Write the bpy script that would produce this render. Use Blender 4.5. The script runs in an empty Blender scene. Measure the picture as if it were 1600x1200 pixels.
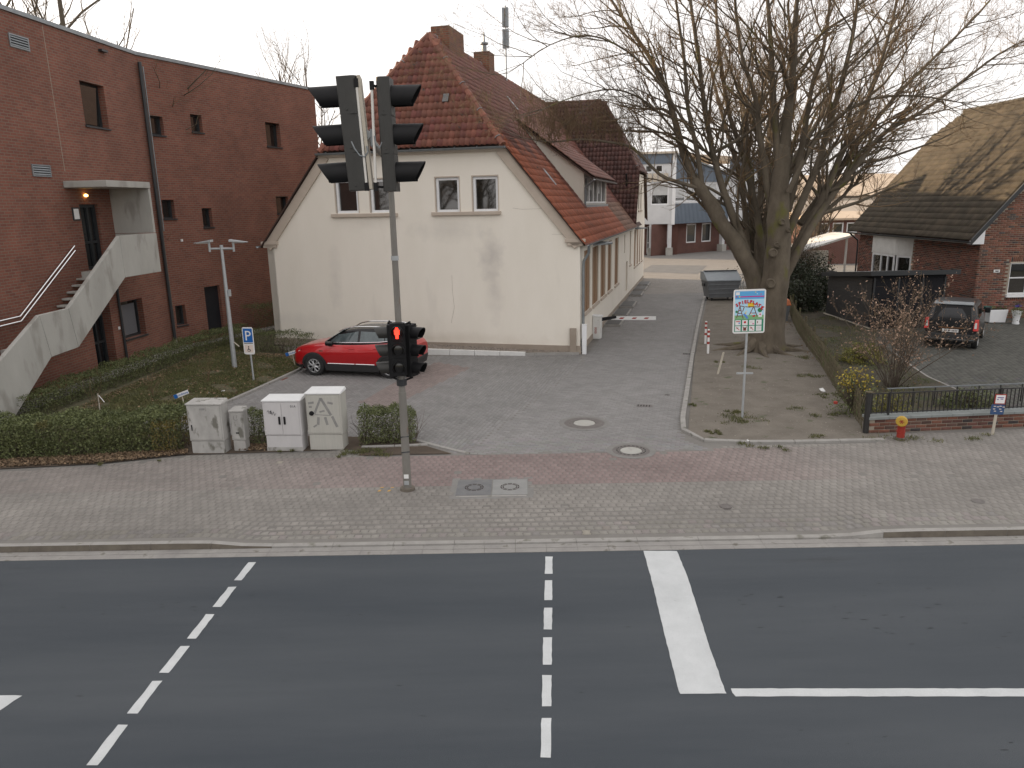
import bpy, math, random
import numpy as np
from mathutils import Matrix, Vector
sc = bpy.context.scene
col = sc.collection
rad = math.radians
# ------------------------------------------------------------------ camera
CAMR = np.array([[0.99978306, -0.02082881, 0.0], [-0.00488779, -0.23461409, 0.9720763], [-0.0202472, -0.97186542, -0.234665]])
CAM = np.array([0.0, 0.0, 5.3]); FPX = 1159.0
cd = bpy.data.cameras.new('camera'); cam = bpy.data.objects.new('camera', cd); col.objects.link(cam)
cd.sensor_width = 36.0; cd.lens = FPX / 1600 * 36; cd.clip_start = 0.1; cd.clip_end = 3000
Rw = np.stack([CAMR[:, 0], -CAMR[:, 1], -CAMR[:, 2]], axis=1)
m4 = Matrix([list(Rw[i]) + [CAM[i]] for i in range(3)] + [[0, 0, 0, 1]]); cam.matrix_world = m4
sc.camera = cam
# ------------------------------------------------------------------ world, sun, exposure
SUN_AZ, SUN_EL = -60.0, 15.8            # azimuth from +Y towards +X
w = bpy.data.worlds.new('World'); sc.world = w; w.use_nodes = True
nt = w.node_tree; bg = nt.nodes['Background']
sky = nt.nodes.new('ShaderNodeTexSky'); sky.sky_type = 'NISHITA'; sky.sun_disc = False
sky.sun_elevation = rad(SUN_EL); sky.sun_rotation = rad(SUN_AZ); sky.air_density = 1.0; sky.dust_density = 4.0; sky.ozone_density = 1.5
hs = nt.nodes.new('ShaderNodeHueSaturation'); hs.inputs['Saturation'].default_value = 0.45; nt.links.new(sky.outputs[0], hs.inputs['Color'])
mxs = nt.nodes.new('ShaderNodeMix'); mxs.data_type = 'RGBA'; mxs.inputs[0].default_value = 0.72; mxs.inputs[7].default_value = (6.95, 6.65, 6.5, 1)   # thin bright veil of high cloud
nt.links.new(hs.outputs[0], mxs.inputs[6]); nt.links.new(mxs.outputs[2], bg.inputs[0]); bg.inputs[1].default_value = 0.15
ld = bpy.data.lights.new('sun', 'SUN'); ld.energy = 5.0; ld.angle = rad(0.53); ld.color = (1.0, 0.74, 0.46)
sun = bpy.data.objects.new('sun', ld); col.objects.link(sun)
sd = Vector((math.sin(rad(SUN_AZ)) * math.cos(rad(SUN_EL)), math.cos(rad(SUN_AZ)) * math.cos(rad(SUN_EL)), math.sin(rad(SUN_EL))))
sun.rotation_euler = sd.to_track_quat('Z', 'Y').to_euler(); sun.location = (-30, 20, 30)
vs = sc.view_settings; vs.view_transform = 'Standard'; vs.look = 'None'; vs.gamma = 1; vs.use_curve_mapping = False; vs.exposure = 0.58
sc.cycles.max_bounces = 6
# ------------------------------------------------------------------ measuring helpers (photo survey -> world metres)
def ray(px, py):
    v = np.array([px - 800.0, py - 600.0, FPX]); return CAMR @ (v / np.linalg.norm(v))
def G(px, py, z=0.0):
    d = ray(px, py); return CAM + d * ((z - CAM[2]) / d[2])
def PY(Y, px, py):
    d = ray(px, py); return CAM + d * (Y / d[1])
def PL(O, u, px, py):
    nn = np.array([-u[1], u[0]]); d = ray(px, py); return CAM + d * (nn.dot(np.array(O[:2])) / nn.dot(d[:2]))
def proj(P):
    P = np.atleast_2d(P); c = (P - CAM) @ CAMR
    return np.stack([800 + FPX * c[:, 0] / c[:, 2], 600 + FPX * c[:, 1] / c[:, 2], c[:, 2]], 1)
rng = np.random.default_rng(7)
random.seed(5)
# ------------------------------------------------------------------ materials
def M(name, c1, c2=None, scale=3.0, rough=0.8, bump=0.0, bscale=60.0, metal=0.0, spot=None, spotscale=8.0, spotlo=0.6, rnd=0.0, emit=0.0, spec=0.5, stretch=None, coat=0.0, colattr=False, fine=0.0):
    m = bpy.data.materials.new(name); m.use_nodes = True; t = m.node_tree; N = t.nodes; L = t.links
    b = N['Principled BSDF']; b.inputs['Roughness'].default_value = rough; b.inputs['Metallic'].default_value = metal
    b.inputs['Specular IOR Level'].default_value = spec; b.inputs['Coat Weight'].default_value = coat
    b.inputs['Base Color'].default_value = (*c1, 1)
    g = N.new('ShaderNodeNewGeometry'); pos = g.outputs['Position']
    if stretch:
        mp = N.new('ShaderNodeMapping'); mp.inputs['Scale'].default_value = stretch; L.new(pos, mp.inputs[0]); pos2 = mp.outputs[0]
    else: pos2 = pos
    cur = None
    if colattr:
        a = N.new('ShaderNodeAttribute'); a.attribute_name = 'tint'; cur = a.outputs['Color']
    if c2 is not None:
        n = N.new('ShaderNodeTexNoise'); n.inputs['Scale'].default_value = scale; n.inputs['Detail'].default_value = 8; n.inputs['Roughness'].default_value = 0.65; L.new(pos2, n.inputs['Vector'])
        r = N.new('ShaderNodeValToRGB'); r.color_ramp.elements[0].position = 0.3; r.color_ramp.elements[1].position = 0.7
        r.color_ramp.elements[0].color = (*c1, 1); r.color_ramp.elements[1].color = (*c2, 1); L.new(n.outputs['Fac'], r.inputs[0])
        if cur is None: cur = r.outputs[0]
        else:
            mx = N.new('ShaderNodeMix'); mx.data_type = 'RGBA'; mx.blend_type = 'MULTIPLY'; mx.inputs[0].default_value = 1.0
            L.new(cur, mx.inputs[6]); L.new(r.outputs[0], mx.inputs[7]); cur = mx.outputs[2]
    if spot is not None:
        n = N.new('ShaderNodeTexNoise'); n.inputs['Scale'].default_value = spotscale; n.inputs['Detail'].default_value = 6; L.new(pos2, n.inputs['Vector'])
        r = N.new('ShaderNodeMapRange'); r.inputs[1].default_value = spotlo; r.inputs[2].default_value = spotlo + 0.1; L.new(n.outputs['Fac'], r.inputs[0])
        mx = N.new('ShaderNodeMix'); mx.data_type = 'RGBA'; L.new(r.outputs[0], mx.inputs[0])
        if cur is None: mx.inputs[6].default_value = (*c1, 1)
        else: L.new(cur, mx.inputs[6])
        mx.inputs[7].default_value = (*spot, 1); cur = mx.outputs[2]
    if rnd:
        a = N.new('ShaderNodeAttribute'); a.attribute_name = 'rnd'
        mr = N.new('ShaderNodeMapRange'); mr.inputs[3].default_value = 1 - rnd; mr.inputs[4].default_value = 1 + rnd; L.new(a.outputs['Fac'], mr.inputs[0])
        mx = N.new('ShaderNodeMix'); mx.data_type = 'RGBA'; mx.blend_type = 'MULTIPLY'; mx.inputs[0].default_value = 1.0
        if cur is None: mx.inputs[6].default_value = (*c1, 1)
        else: L.new(cur, mx.inputs[6])
        cb = N.new('ShaderNodeCombineColor'); [L.new(mr.outputs[0], cb.inputs[i]) for i in range(3)]; L.new(cb.outputs[0], mx.inputs[7]); cur = mx.outputs[2]
    if fine:
        n = N.new('ShaderNodeTexNoise'); n.inputs['Scale'].default_value = 180; n.inputs['Detail'].default_value = 3; L.new(pos, n.inputs['Vector'])
        mr = N.new('ShaderNodeMapRange'); mr.inputs[1].default_value = .3; mr.inputs[2].default_value = .7; mr.inputs[3].default_value = 1 - fine; mr.inputs[4].default_value = 1 + fine; L.new(n.outputs['Fac'], mr.inputs[0])
        mx = N.new('ShaderNodeMix'); mx.data_type = 'RGBA'; mx.blend_type = 'MULTIPLY'; mx.inputs[0].default_value = 1.0
        if cur is None: mx.inputs[6].default_value = (*c1, 1)
        else: L.new(cur, mx.inputs[6])
        cb = N.new('ShaderNodeCombineColor'); [L.new(mr.outputs[0], cb.inputs[i]) for i in range(3)]; L.new(cb.outputs[0], mx.inputs[7]); cur = mx.outputs[2]
    if cur is not None: L.new(cur, b.inputs['Base Color'])
    if bump:
        n = N.new('ShaderNodeTexNoise'); n.inputs['Scale'].default_value = bscale; n.inputs['Detail'].default_value = 5; L.new(pos, n.inputs['Vector'])
        bp = N.new('ShaderNodeBump'); bp.inputs['Strength'].default_value = bump; bp.inputs['Distance'].default_value = 0.01; L.new(n.outputs['Fac'], bp.inputs['Height']); L.new(bp.outputs[0], b.inputs['Normal'])
    if emit:
        b.inputs['Emission Color'].default_value = (*c1, 1); b.inputs['Emission Strength'].default_value = emit
    return m
def brickmat(name, ca, cb, cm, bw=0.25, rh=0.0833, mort=0.012, dark=None):
    m = bpy.data.materials.new(name); m.use_nodes = True; t = m.node_tree; N = t.nodes; L = t.links; b = N['Principled BSDF']; b.inputs['Roughness'].default_value = 0.9
    uv = N.new('ShaderNodeUVMap'); br = N.new('ShaderNodeTexBrick'); L.new(uv.outputs[0], br.inputs['Vector'])
    br.inputs['Color1'].default_value = (*ca, 1); br.inputs['Color2'].default_value = (*cb, 1); br.inputs['Mortar'].default_value = (*cm, 1)
    br.inputs['Scale'].default_value = 1.0; br.inputs['Brick Width'].default_value = bw; br.inputs['Row Height'].default_value = rh
    br.inputs['Mortar Size'].default_value = mort; br.inputs['Mortar Smooth'].default_value = 0.2; br.inputs['Bias'].default_value = -0.2
    n = N.new('ShaderNodeTexNoise'); n.inputs['Scale'].default_value = 0.7; n.inputs['Detail'].default_value = 9; n.inputs['Roughness'].default_value = .7; L.new(uv.outputs[0], n.inputs['Vector'])
    mr = N.new('ShaderNodeMapRange'); mr.inputs[1].default_value = .3; mr.inputs[2].default_value = .7; mr.inputs[3].default_value = .78; mr.inputs[4].default_value = 1.22; L.new(n.outputs['Fac'], mr.inputs[0])
    mx = N.new('ShaderNodeMix'); mx.data_type = 'RGBA'; mx.blend_type = 'MULTIPLY'; mx.inputs[0].default_value = 1
    c = N.new('ShaderNodeCombineColor'); [L.new(mr.outputs[0], c.inputs[i]) for i in range(3)]
    L.new(br.outputs[0], mx.inputs[6]); L.new(c.outputs[0], mx.inputs[7]); L.new(mx.outputs[2], b.inputs['Base Color'])
    bp = N.new('ShaderNodeBump'); bp.invert = True; bp.inputs['Strength'].default_value = .7; bp.inputs['Distance'].default_value = .012; L.new(br.outputs['Fac'], bp.inputs['Height']); L.new(bp.outputs[0], b.inputs['Normal'])
    return m
m_asph = M('asphalt', (.037, .046, .056), (.063, .072, .081), 1.0, .86, .6, 140, fine=.5, spot=(.034, .038, .042), spotscale=3.0, spotlo=.69, stretch=(.11, .9, 1))
m_paint = M('road_paint', (.45, .47, .475), (.56, .58, .585), 2.0, .6, .35, 120, spot=(.22, .23, .235), spotscale=11, spotlo=.69, fine=.12)
m_stone = M('paving_stone', (.88, .88, .88), (1.1, 1.1, 1.1), 1.3, .9, .4, 160, rnd=.07, colattr=True, fine=.16, spot=None)
m_sand = M('joint_sand', (.15, .142, .13), (.21, .20, .185), 1.4, .95)
m_kerb = M('kerb_concrete', (.25, .24, .225), (.33, .32, .30), 3, .9, .4, 90, spot=(.16, .155, .13), spotscale=5, spotlo=.6, fine=.12)
m_kerbd = M('kerb_dirty', (.10, .085, .07), (.17, .15, .12), 4, .9, .5, 90)
m_gutter = M('gutter_concrete', (.22, .21, .2), (.30, .29, .27), 3, .9, .4, 90, fine=.12, spot=(.15, .14, .12), spotscale=6, spotlo=.62)
m_soil = M('soil', (.125, .11, .09), (.185, .165, .138), 1.6, 1, .9, 30, spot=(.06, .075, .03), spotscale=1.7, spotlo=.63, fine=.25)
m_ground = M('ground_earth', (.07, .075, .04), (.12, .11, .07), .4, 1, .5, 20)
m_lawn = M('lawn_earth', (.07, .072, .035), (.11, .095, .055), 2.5, 1, .8, 30)
m_yard = M('yard_paving', (.165, .155, .145), (.21, .20, .185), 1.2, .9, .3, 60, fine=.12)
m_yardd = M('yard_asphalt', (.10, .105, .11), (.14, .14, .14), 1.2, .9, .3, 60, fine=.12)
m_ndrive = M('neighbour_paver', (.86, .88, .86), (1.1, 1.1, 1.1), 1.3, .9, .4, 100, rnd=.16, colattr=True)
m_plaster = M('cream_plaster', (.745, .70, .615), (.80, .755, .675), .8, .92, .25, 50, stretch=(1, 1, .3), spot=(.67, .63, .56), spotscale=.7, spotlo=.63, fine=.03)
def add_stains(m, L_):      # local smears on the render, fixed to the wall
    t = m.node_tree; N = t.nodes; K = t.links; b = N['Principled BSDF']; cur = b.inputs['Base Color'].links[0].from_socket
    g = N.new('ShaderNodeNewGeometry'); nz = N.new('ShaderNodeTexNoise'); nz.inputs['Scale'].default_value = 2.6; nz.inputs['Detail'].default_value = 6; K.new(g.outputs['Position'], nz.inputs['Vector'])
    for (c, r, st, colr) in L_:
        s1 = N.new('ShaderNodeVectorMath'); s1.operation = 'SUBTRACT'; s1.inputs[1].default_value = c; K.new(g.outputs['Position'], s1.inputs[0])
        s2 = N.new('ShaderNodeVectorMath'); s2.operation = 'DIVIDE'; s2.inputs[1].default_value = r; K.new(s1.outputs[0], s2.inputs[0])
        s3 = N.new('ShaderNodeVectorMath'); s3.operation = 'LENGTH'; K.new(s2.outputs[0], s3.inputs[0])
        ad = N.new('ShaderNodeMath'); ad.operation = 'MULTIPLY_ADD'; ad.inputs[1].default_value = 1.6; K.new(nz.outputs['Fac'], ad.inputs[0]); K.new(s3.outputs['Value'], ad.inputs[2])
        mr = N.new('ShaderNodeMapRange'); mr.inputs[1].default_value = .75; mr.inputs[2].default_value = 1.9; mr.inputs[3].default_value = st; mr.inputs[4].default_value = 0; K.new(ad.outputs[0], mr.inputs[0])
        mx = N.new('ShaderNodeMix'); mx.data_type = 'RGBA'; K.new(mr.outputs[0], mx.inputs[0]); K.new(cur, mx.inputs[6]); mx.inputs[7].default_value = (*colr, 1); cur = mx.outputs[2]
    K.new(cur, b.inputs['Base Color'])
_g = lambda px, py: tuple(PL((2.48, 26.38), (-.9673, .2535), px, py))
add_stains(m_plaster, [(_g(768, 400), (.5, .5, 1.0), .75, (.50, .465, .43)), (_g(700, 360), (1.6, 1.6, .45), .5, (.56, .53, .48)), (_g(772, 455), (.35, .35, 1.2), .55, (.55, .51, .47)), (_g(525, 440), (.3, .3, 1.5), .5, (.60, .56, .51)), (_g(460, 500), (1.4, 1.4, .35), .4, (.58, .55, .50)), (_g(660, 528), (6., 6., .28), .5, (.58, .52, .44)), (_g(575, 350), (1.2, 1.2, .3), .35, (.6, .56, .5))])
m_trim = M('beige_trim', (.44, .375, .31), (.50, .43, .36), 2, .85, .2, 60)
m_plinth = M('plinth_render', (.27, .225, .18), (.34, .29, .24), 2, .9, .3, 60)
m_tile = M('clay_tile', (.75, .75, .75), (1.15, 1.12, 1.1), 3.5, .7, .4, 40, rnd=.14, colattr=True, spot=(.05, .045, .035), spotscale=5, spotlo=.63)
m_under = M('roof_felt', (.05, .03, .025), (.08, .05, .04), 3, .95)
m_zinc = M('zinc', (.19, .21, .225), (.27, .29, .30), 4, .5, .1, 30, metal=.5)
m_white = M('white_frame', (.72, .73, .74), (.78, .79, .80), 5, .45)
m_whitew = M('white_weathered', (.58, .58, .56), (.70, .70, .68), 2.5, .7, .2, 50, spot=(.3, .29, .26), spotscale=6, spotlo=.68)
m_glass = M('window_glass', (.010, .010, .010), (.022, .021, .019), 1.2, .03, 0, spec=1.0); m_glass.node_tree.nodes['Principled BSDF'].inputs['IOR'].default_value = 1.62
m_glassd = M('dark_glass', (.01, .012, .014), None, rough=.05, spec=.8)
m_curtain = M('curtain', (.45, .46, .46), (.55, .56, .56), 3, .9)
m_shut = M('beige_shutter', (.25, .155, .088), (.30, .19, .115), 3, .7, .3, 30, stretch=(1, 1, 12))
m_frame = M('anthracite_frame', (.022, .025, .028), (.03, .033, .036), 6, .45)
m_door = M('dark_door', (.014, .016, .02), (.02, .022, .027), 4, .35)
m_conc = M('pale_concrete', (.33, .325, .30), (.42, .415, .385), 1.3, .85, .35, 40, spot=(.285, .275, .25), spotscale=2.2, spotlo=.55, fine=.06, stretch=(1, 1, .35))
m_redbrick = brickmat('dark_red_brick', (.205, .076, .050), (.145, .053, .038), (.18, .13, .10), .25, .0833, .011)
m_redbrick2 = brickmat('school_brick', (.14, .045, .034), (.11, .036, .028), (.16, .13, .11))
m_chimbrick = brickmat('chimney_brick', (.20, .07, .04), (.10, .05, .035), (.16, .13, .10), .25, .08, .012)
m_mortar = M('mortar', (.27, .235, .185), (.33, .285, .23), 5, .95, .3, 80)
m_brick = M('house_brick', (.85, .85, .85), (1.15, 1.15, 1.15), 8, .85, .4, 90, rnd=.35, colattr=True)
m_nroof = M('concrete_tile', (.050, .042, .031), (.092, .074, .053), 2.2, .85, .5, 50, rnd=.22, spot=(.075, .072, .032), spotscale=7, spotlo=.62)
m_steel = M('galvanised', (.36, .38, .39), (.45, .47, .48), 8, .5, .1, 40, metal=.35)
m_polem = M('signal_pole', (.16, .15, .135), (.22, .21, .19), 4, .6, .2, 40, metal=.15, spot=(.17, .10, .05), spotscale=3.2, spotlo=.58, stretch=(1, 1, .4))
m_black = M('signal_black', (.007, .007, .008), (.011, .011, .012), 6, .6, .1, 60, spec=.25)
m_sgrey = M('signal_housing', (.024, .024, .022), (.034, .033, .030), 6, .5, .1, 60)
m_tyre = M('rubber', (.015, .015, .016), (.022, .022, .022), 20, .8, .2, 80)
m_alloy = M('alloy', (.55, .56, .57), None, rough=.3, metal=.8)
m_chrome = M('chrome', (.7, .71, .72), None, rough=.15, metal=1)
m_carred = M('car_paint_red', (.46, .005, .010), (.50, .007, .012), 6, .28, 0, coat=.8, metal=.25)
m_carblk = M('car_black', (.007, .007, .008), None, rough=.22, coat=.15, spec=.35)
m_clad = M('car_cladding', (.022, .022, .024), (.03, .03, .03), 12, .6, .2, 80)
m_vanp = M('van_paint', (.006, .007, .010), (.009, .010, .013), 6, .35, 0, coat=.2)
m_lred = M('tail_light', (.55, .02, .015), None, rough=.2, coat=.5)
m_lwhite = M('lamp_glass', (.6, .6, .58), None, rough=.15)
m_cab1 = M('cabinet_weathered', (.29, .285, .27), (.43, .42, .40), 3.2, .8, .2, 60, spot=(.15, .145, .125), spotscale=5.5, spotlo=.56, stretch=(1, 1, .55))
m_cab3 = M('cabinet_clean', (.47, .46, .46), (.53, .52, .52), 4, .65, .1, 60, spot=(.38, .34, .28), spotscale=9, spotlo=.68, stretch=(1, 1, .3))
m_cab4 = M('cabinet_ivory', (.39, .385, .35), (.45, .44, .40), 5, .65, .1, 60, stretch=(6, 6, .4))
m_cablid = M('cabinet_lid', (.60, .61, .61), (.68, .69, .69), 4, .5)
m_iron = M('cast_iron', (.11, .10, .095), (.17, .155, .145), 9, .6, .4, 60, metal=.2)
m_dark = M('dark_gap', (.012, .011, .010))
m_graf = M('faded_marker', (.20, .20, .195), (.28, .275, .265), 12, .8)
m_ink = M('black_ink', (.03, .03, .035))
m_collar = M('collar_concrete', (.17, .165, .155), (.22, .215, .205), 4, .9, .3, 90)
m_yel = M('yellow_paint', (.55, .32, .06), (.6, .38, .1), 20, .8)
m_yelp = M('yellow_plastic', (.42, .25, .025), (.5, .33, .05), 14, .5)
m_redp = M('red_paint', (.36, .035, .022), (.26, .03, .02), 12, .45)
m_orange = M('orange_plastic', (.42, .11, .03), (.36, .10, .03), 8, .6)
m_blue = M('sign_blue', (.01, .12, .42), None, rough=.4)
m_wht = M('sign_white', (.75, .75, .74), None, rough=.45)
m_pnkw = M('sign_warm_white', (.72, .62, .55), None, rough=.45)
m_bin = M('bin_grey', (.13, .14, .15), (.17, .18, .19), 3, .45, .1, 30)
m_binlid = M('bin_lid_grey', (.22, .245, .27), (.27, .30, .32), 3, .4)
m_bark = M('bark', (.070, .056, .040), (.145, .12, .088), 2.6, .95, .9, 22, spot=(.11, .105, .028), spotscale=1.6, spotlo=.6, stretch=(1, 1, .5))
m_twig = M('twig_bark', (.13, .085, .05), (.20, .14, .08), 1.2, .9, spot=(.17, .14, .05), spotscale=1.4, spotlo=.6)
m_bark2 = M('far_bark', (.09, .07, .055), (.13, .105, .08), 1.5, .95)
m_leafg = M('hedge_leaf', (.070, .088, .030), (.13, .145, .052), 5, .65, rnd=.4, colattr=False, spot=(.11, .10, .03), spotscale=1.6, spotlo=.62)
m_leafd = M('dark_leaf', (.012, .020, .009), (.030, .040, .016), 3, .5, rnd=.4)
m_leafb = M('brown_leaf', (.27, .17, .12), (.40, .28, .20), 7, .8, rnd=.4)
m_leafy = M('yellow_leaf', (.40, .27, .02), (.30, .27, .04), 4, .6, rnd=.3)
m_leafyg = M('yellow_green_leaf', (.13, .14, .025), (.22, .19, .03), 4, .6, rnd=.35)
m_litter = M('fallen_leaf', (.11, .07, .045), (.24, .17, .10), 9, .9, rnd=.5)
m_grass = M('grass_blade', (.07, .085, .028), (.14, .13, .05), 1.6, .8, rnd=.4)
m_grav = M('gravel', (.12, .10, .08), (.34, .29, .24), 30, .9, .8, 60)
m_shed = M('shed_slate', (.034, .035, .037), (.045, .046, .048), 3, .5, .1, 30)
m_shed2 = M('shed_dark', (.010, .010, .013), (.014, .014, .017), 3, .7, spec=.2)
m_wood = M('weathered_wood', (.075, .062, .035), (.12, .10, .06), 6, .9, .6, 30, spot=(.075, .09, .03), spotscale=4, spotlo=.55)
m_woodp = M('pale_wood', (.42, .38, .31), (.50, .46, .39), 6, .9, .4, 40)
m_grill = M('fence_black', (.018, .018, .018), (.026, .025, .024), 6, .5)
m_cope = M('coping_grey', (.19, .21, .205), (.25, .27, .265), 3, .8, .3, 50)
m_blp = M('blue_panel', (.13, .165, .21), (.155, .19, .235), 1, .5)
m_whp = M('white_panel', (.52, .53, .54), (.62, .63, .64), .8, .6, spot=(.36, .33, .32), spotscale=.9, spotlo=.66)
m_litp = M('pale_wall', (.50, .44, .36), (.56, .50, .42), .6, .8)
m_tanroof = M('tan_roof', (.42, .33, .24), (.50, .40, .30), .5, .8)
m_lampw = M('lit_lamp', (1.0, .55, .15), emit=6)
m_redled = M('red_signal', (1.0, .03, .015), emit=2.6)
m_greenl = M('green_lens', (.01, .10, .05), None, rough=.2)
m_lens = M('dark_lens', (.015, .013, .012), None, rough=.15, spec=.8)
m_orangebar = M('bar_white', (.62, .60, .56), (.70, .68, .64), 3, .5)
# ------------------------------------------------------------------ mesh helpers
class MB:
    def __init__(s): s.v = []; s.f = []; s.m = []; s.u = []
    def add(s, pts, faces, m=0, T=None, uvs=None):
        o = len(s.v)
        for p in pts:
            s.v.append(tuple(T @ Vector(p)) if T is not None else tuple(float(q) for q in p))
        for i, f in enumerate(faces):
            s.f.append([o + k for k in f]); s.m.append(m); s.u.append(uvs[i] if uvs else None)
        return s
    def box(s, x0, x1, y0, y1, z0, z1, m=0, T=None):
        return s.add([(x0, y0, z0), (x1, y0, z0), (x1, y1, z0), (x0, y1, z0), (x0, y0, z1), (x1, y0, z1), (x1, y1, z1), (x0, y1, z1)],
              [(0, 3, 2, 1), (4, 5, 6, 7), (0, 1, 5, 4), (1, 2, 6, 5), (2, 3, 7, 6), (3, 0, 4, 7)], m, T)
    def hexa(s, b, t, m=0, T=None):
        return s.add(list(b) + list(t), [(0, 3, 2, 1), (4, 5, 6, 7), (0, 1, 5, 4), (1, 2, 6, 5), (2, 3, 7, 6), (3, 0, 4, 7)], m, T)
    def poly(s, pts, m=0, T=None, uv=None): return s.add(pts, [tuple(range(len(pts)))], m, T, [uv] if uv else None)
    def prism(s, P, c0, c1, m=0, T=None, ax=1):    # polygon P in two axes, extruded along axis ax
        n = len(P)
        def mk(a, b, c): return (a, c, b) if ax == 1 else ((c, a, b) if ax == 0 else (a, b, c))
        pts = [mk(a, b, c0) for a, b in P] + [mk(a, b, c1) for a, b in P]
        return s.add(pts, [tuple(range(n)), tuple(range(2 * n - 1, n - 1, -1))] + [(i, n + i, n + (i + 1) % n, (i + 1) % n) for i in range(n)], m, T)
    def tube(s, P, r, n=8, m=0, T=None, cap=True):
        P = [Vector(p) for p in P]; k = len(P); R = r if isinstance(r, (list, tuple)) else [r] * k
        pts = []; up = None
        for i in range(k):
            d = (P[min(i + 1, k - 1)] - P[max(i - 1, 0)]).normalized()
            if up is None: up = Vector((0, 0, 1)) if abs(d.z) < .9 else Vector((1, 0, 0))
            a = d.cross(up).normalized(); b = a.cross(d); up = b
            for j in range(n):
                t = 2 * math.pi * j / n; pts.append(P[i] + (a * math.cos(t) + b * math.sin(t)) * R[i])
        F = [(i * n + j, i * n + (j + 1) % n, (i + 1) * n + (j + 1) % n, (i + 1) * n + j) for i in range(k - 1) for j in range(n)]
        if cap: F += [tuple(range(n))[::-1], tuple(range((k - 1) * n, k * n))]
        return s.add(pts, F, m, T)
    def lathe(s, prof, c=(0, 0, 0), n=24, m=0, T=None, closed=False):
        pts = [(c[0] + r * math.cos(2 * math.pi * j / n), c[1] + r * math.sin(2 * math.pi * j / n), c[2] + z) for r, z in prof for j in range(n)]
        k = len(prof); F = [(i * n + j, i * n + (j + 1) % n, (i + 1) * n + (j + 1) % n, (i + 1) * n + j) for i in range(k - 1) for j in range(n)]
        if closed: F += [tuple(range(n))[::-1], tuple(range((k - 1) * n, k * n))]
        return s.add(pts, F, m, T)
    def build(s, name, mats, parent=None, smooth=False, bevel=0, kind=None, ang=35, seg=2):
        me = bpy.data.meshes.new(name); me.from_pydata(s.v, [], s.f)
        if not isinstance(mats, (list, tuple)): mats = [mats]
        for q in mats: me.materials.append(q)
        me.polygons.foreach_set('material_index', s.m)
        if any(u is not None for u in s.u):
            ul = me.uv_layers.new(name='UVMap'); k = 0
            for f, u in zip(s.f, s.u):
                for i in range(len(f)):
                    if u: ul.data[k].uv = u[i]
                    k += 1
        if smooth:
            me.polygons.foreach_set('use_smooth', [True] * len(s.f)); me.set_sharp_from_angle(angle=rad(ang))
        me.update()
        return link(name, me, parent, kind, bevel, seg)
def link(name, me, parent=None, kind=None, bevel=0, seg=2):
    o = bpy.data.objects.new(name, me); col.objects.link(o)
    if parent is not None: o.parent = parent
    if kind: o['kind'] = kind
    if bevel:
        b = o.modifiers.new('bevel', 'BEVEL'); b.width = bevel; b.segments = seg; b.limit_method = 'ANGLE'; b.angle_limit = rad(40)
    return o
def tag(o, label, cat, group=None, kind=None):
    o['label'] = label; o['category'] = cat
    if group: o['group'] = group
    if kind: o['kind'] = kind
    return o
def thing(name, label, cat, loc=(0, 0, 0), rz=0.0, group=None):
    o = bpy.data.objects.new(name, None); col.objects.link(o); o.location = loc; o.rotation_euler = (0, 0, rz); o.empty_display_size = .3
    return tag(o, label, cat, group)
def copy_tree(o, parent=None):
    c = o.copy(); col.objects.link(c)
    if parent is not None: c.parent = parent
    for ch in list(o.children): copy_tree(ch, c)
    return c
def rawmesh(name, V, F, mat, rnd=None, tint=None, smooth=False):
    V = np.asarray(V, np.float32); F = np.asarray(F, np.int32); k = F.shape[1]
    me = bpy.data.meshes.new(name); me.vertices.add(len(V)); me.vertices.foreach_set('co', V.ravel())
    me.loops.add(F.size); me.loops.foreach_set('vertex_index', F.ravel())
    me.polygons.add(len(F)); me.polygons.foreach_set('loop_start', np.arange(0, F.size, k, dtype=np.int32))
    me.update(calc_edges=True); me.materials.append(mat)
    if smooth: me.polygons.foreach_set('use_smooth', np.ones(len(F), bool))
    attrs(me, rnd, tint); return me
def attrs(me, rnd, tint):
    n = len(me.polygons)
    if rnd is not None:
        a = me.attributes.new('rnd', 'FLOAT', 'FACE'); a.data.foreach_set('value', np.broadcast_to(np.asarray(rnd, np.float32), (n,)).copy())
    if tint is not None:
        a = me.attributes.new('tint', 'FLOAT_COLOR', 'FACE'); t = np.ones((n, 4), np.float32); t[:, :3] = tint; a.data.foreach_set('color', t.ravel())
def replicate(bv, bf, Rm, T):      # bv (n,3), bf (m,k), Rm (K,3,3), T (K,3)
    K = len(T); V = np.einsum('kij,nj->kni', Rm, bv) + T[:, None, :]
    F = (bf[None] + (np.arange(K) * len(bv))[:, None, None]).reshape(-1, bf.shape[1]); return V.reshape(-1, 3), F
def rotz(a):
    a = np.atleast_1d(a); c, s_ = np.cos(a), np.sin(a); z = np.zeros_like(a); o = np.ones_like(a)
    return np.stack([np.stack([c, -s_, z], -1), np.stack([s_, c, z], -1), np.stack([z, z, o], -1)], 1)
def mat4(R3, t): return Matrix([[*map(float, R3[i]), float(t[i])] for i in range(3)] + [[0, 0, 0, 1]])
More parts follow.
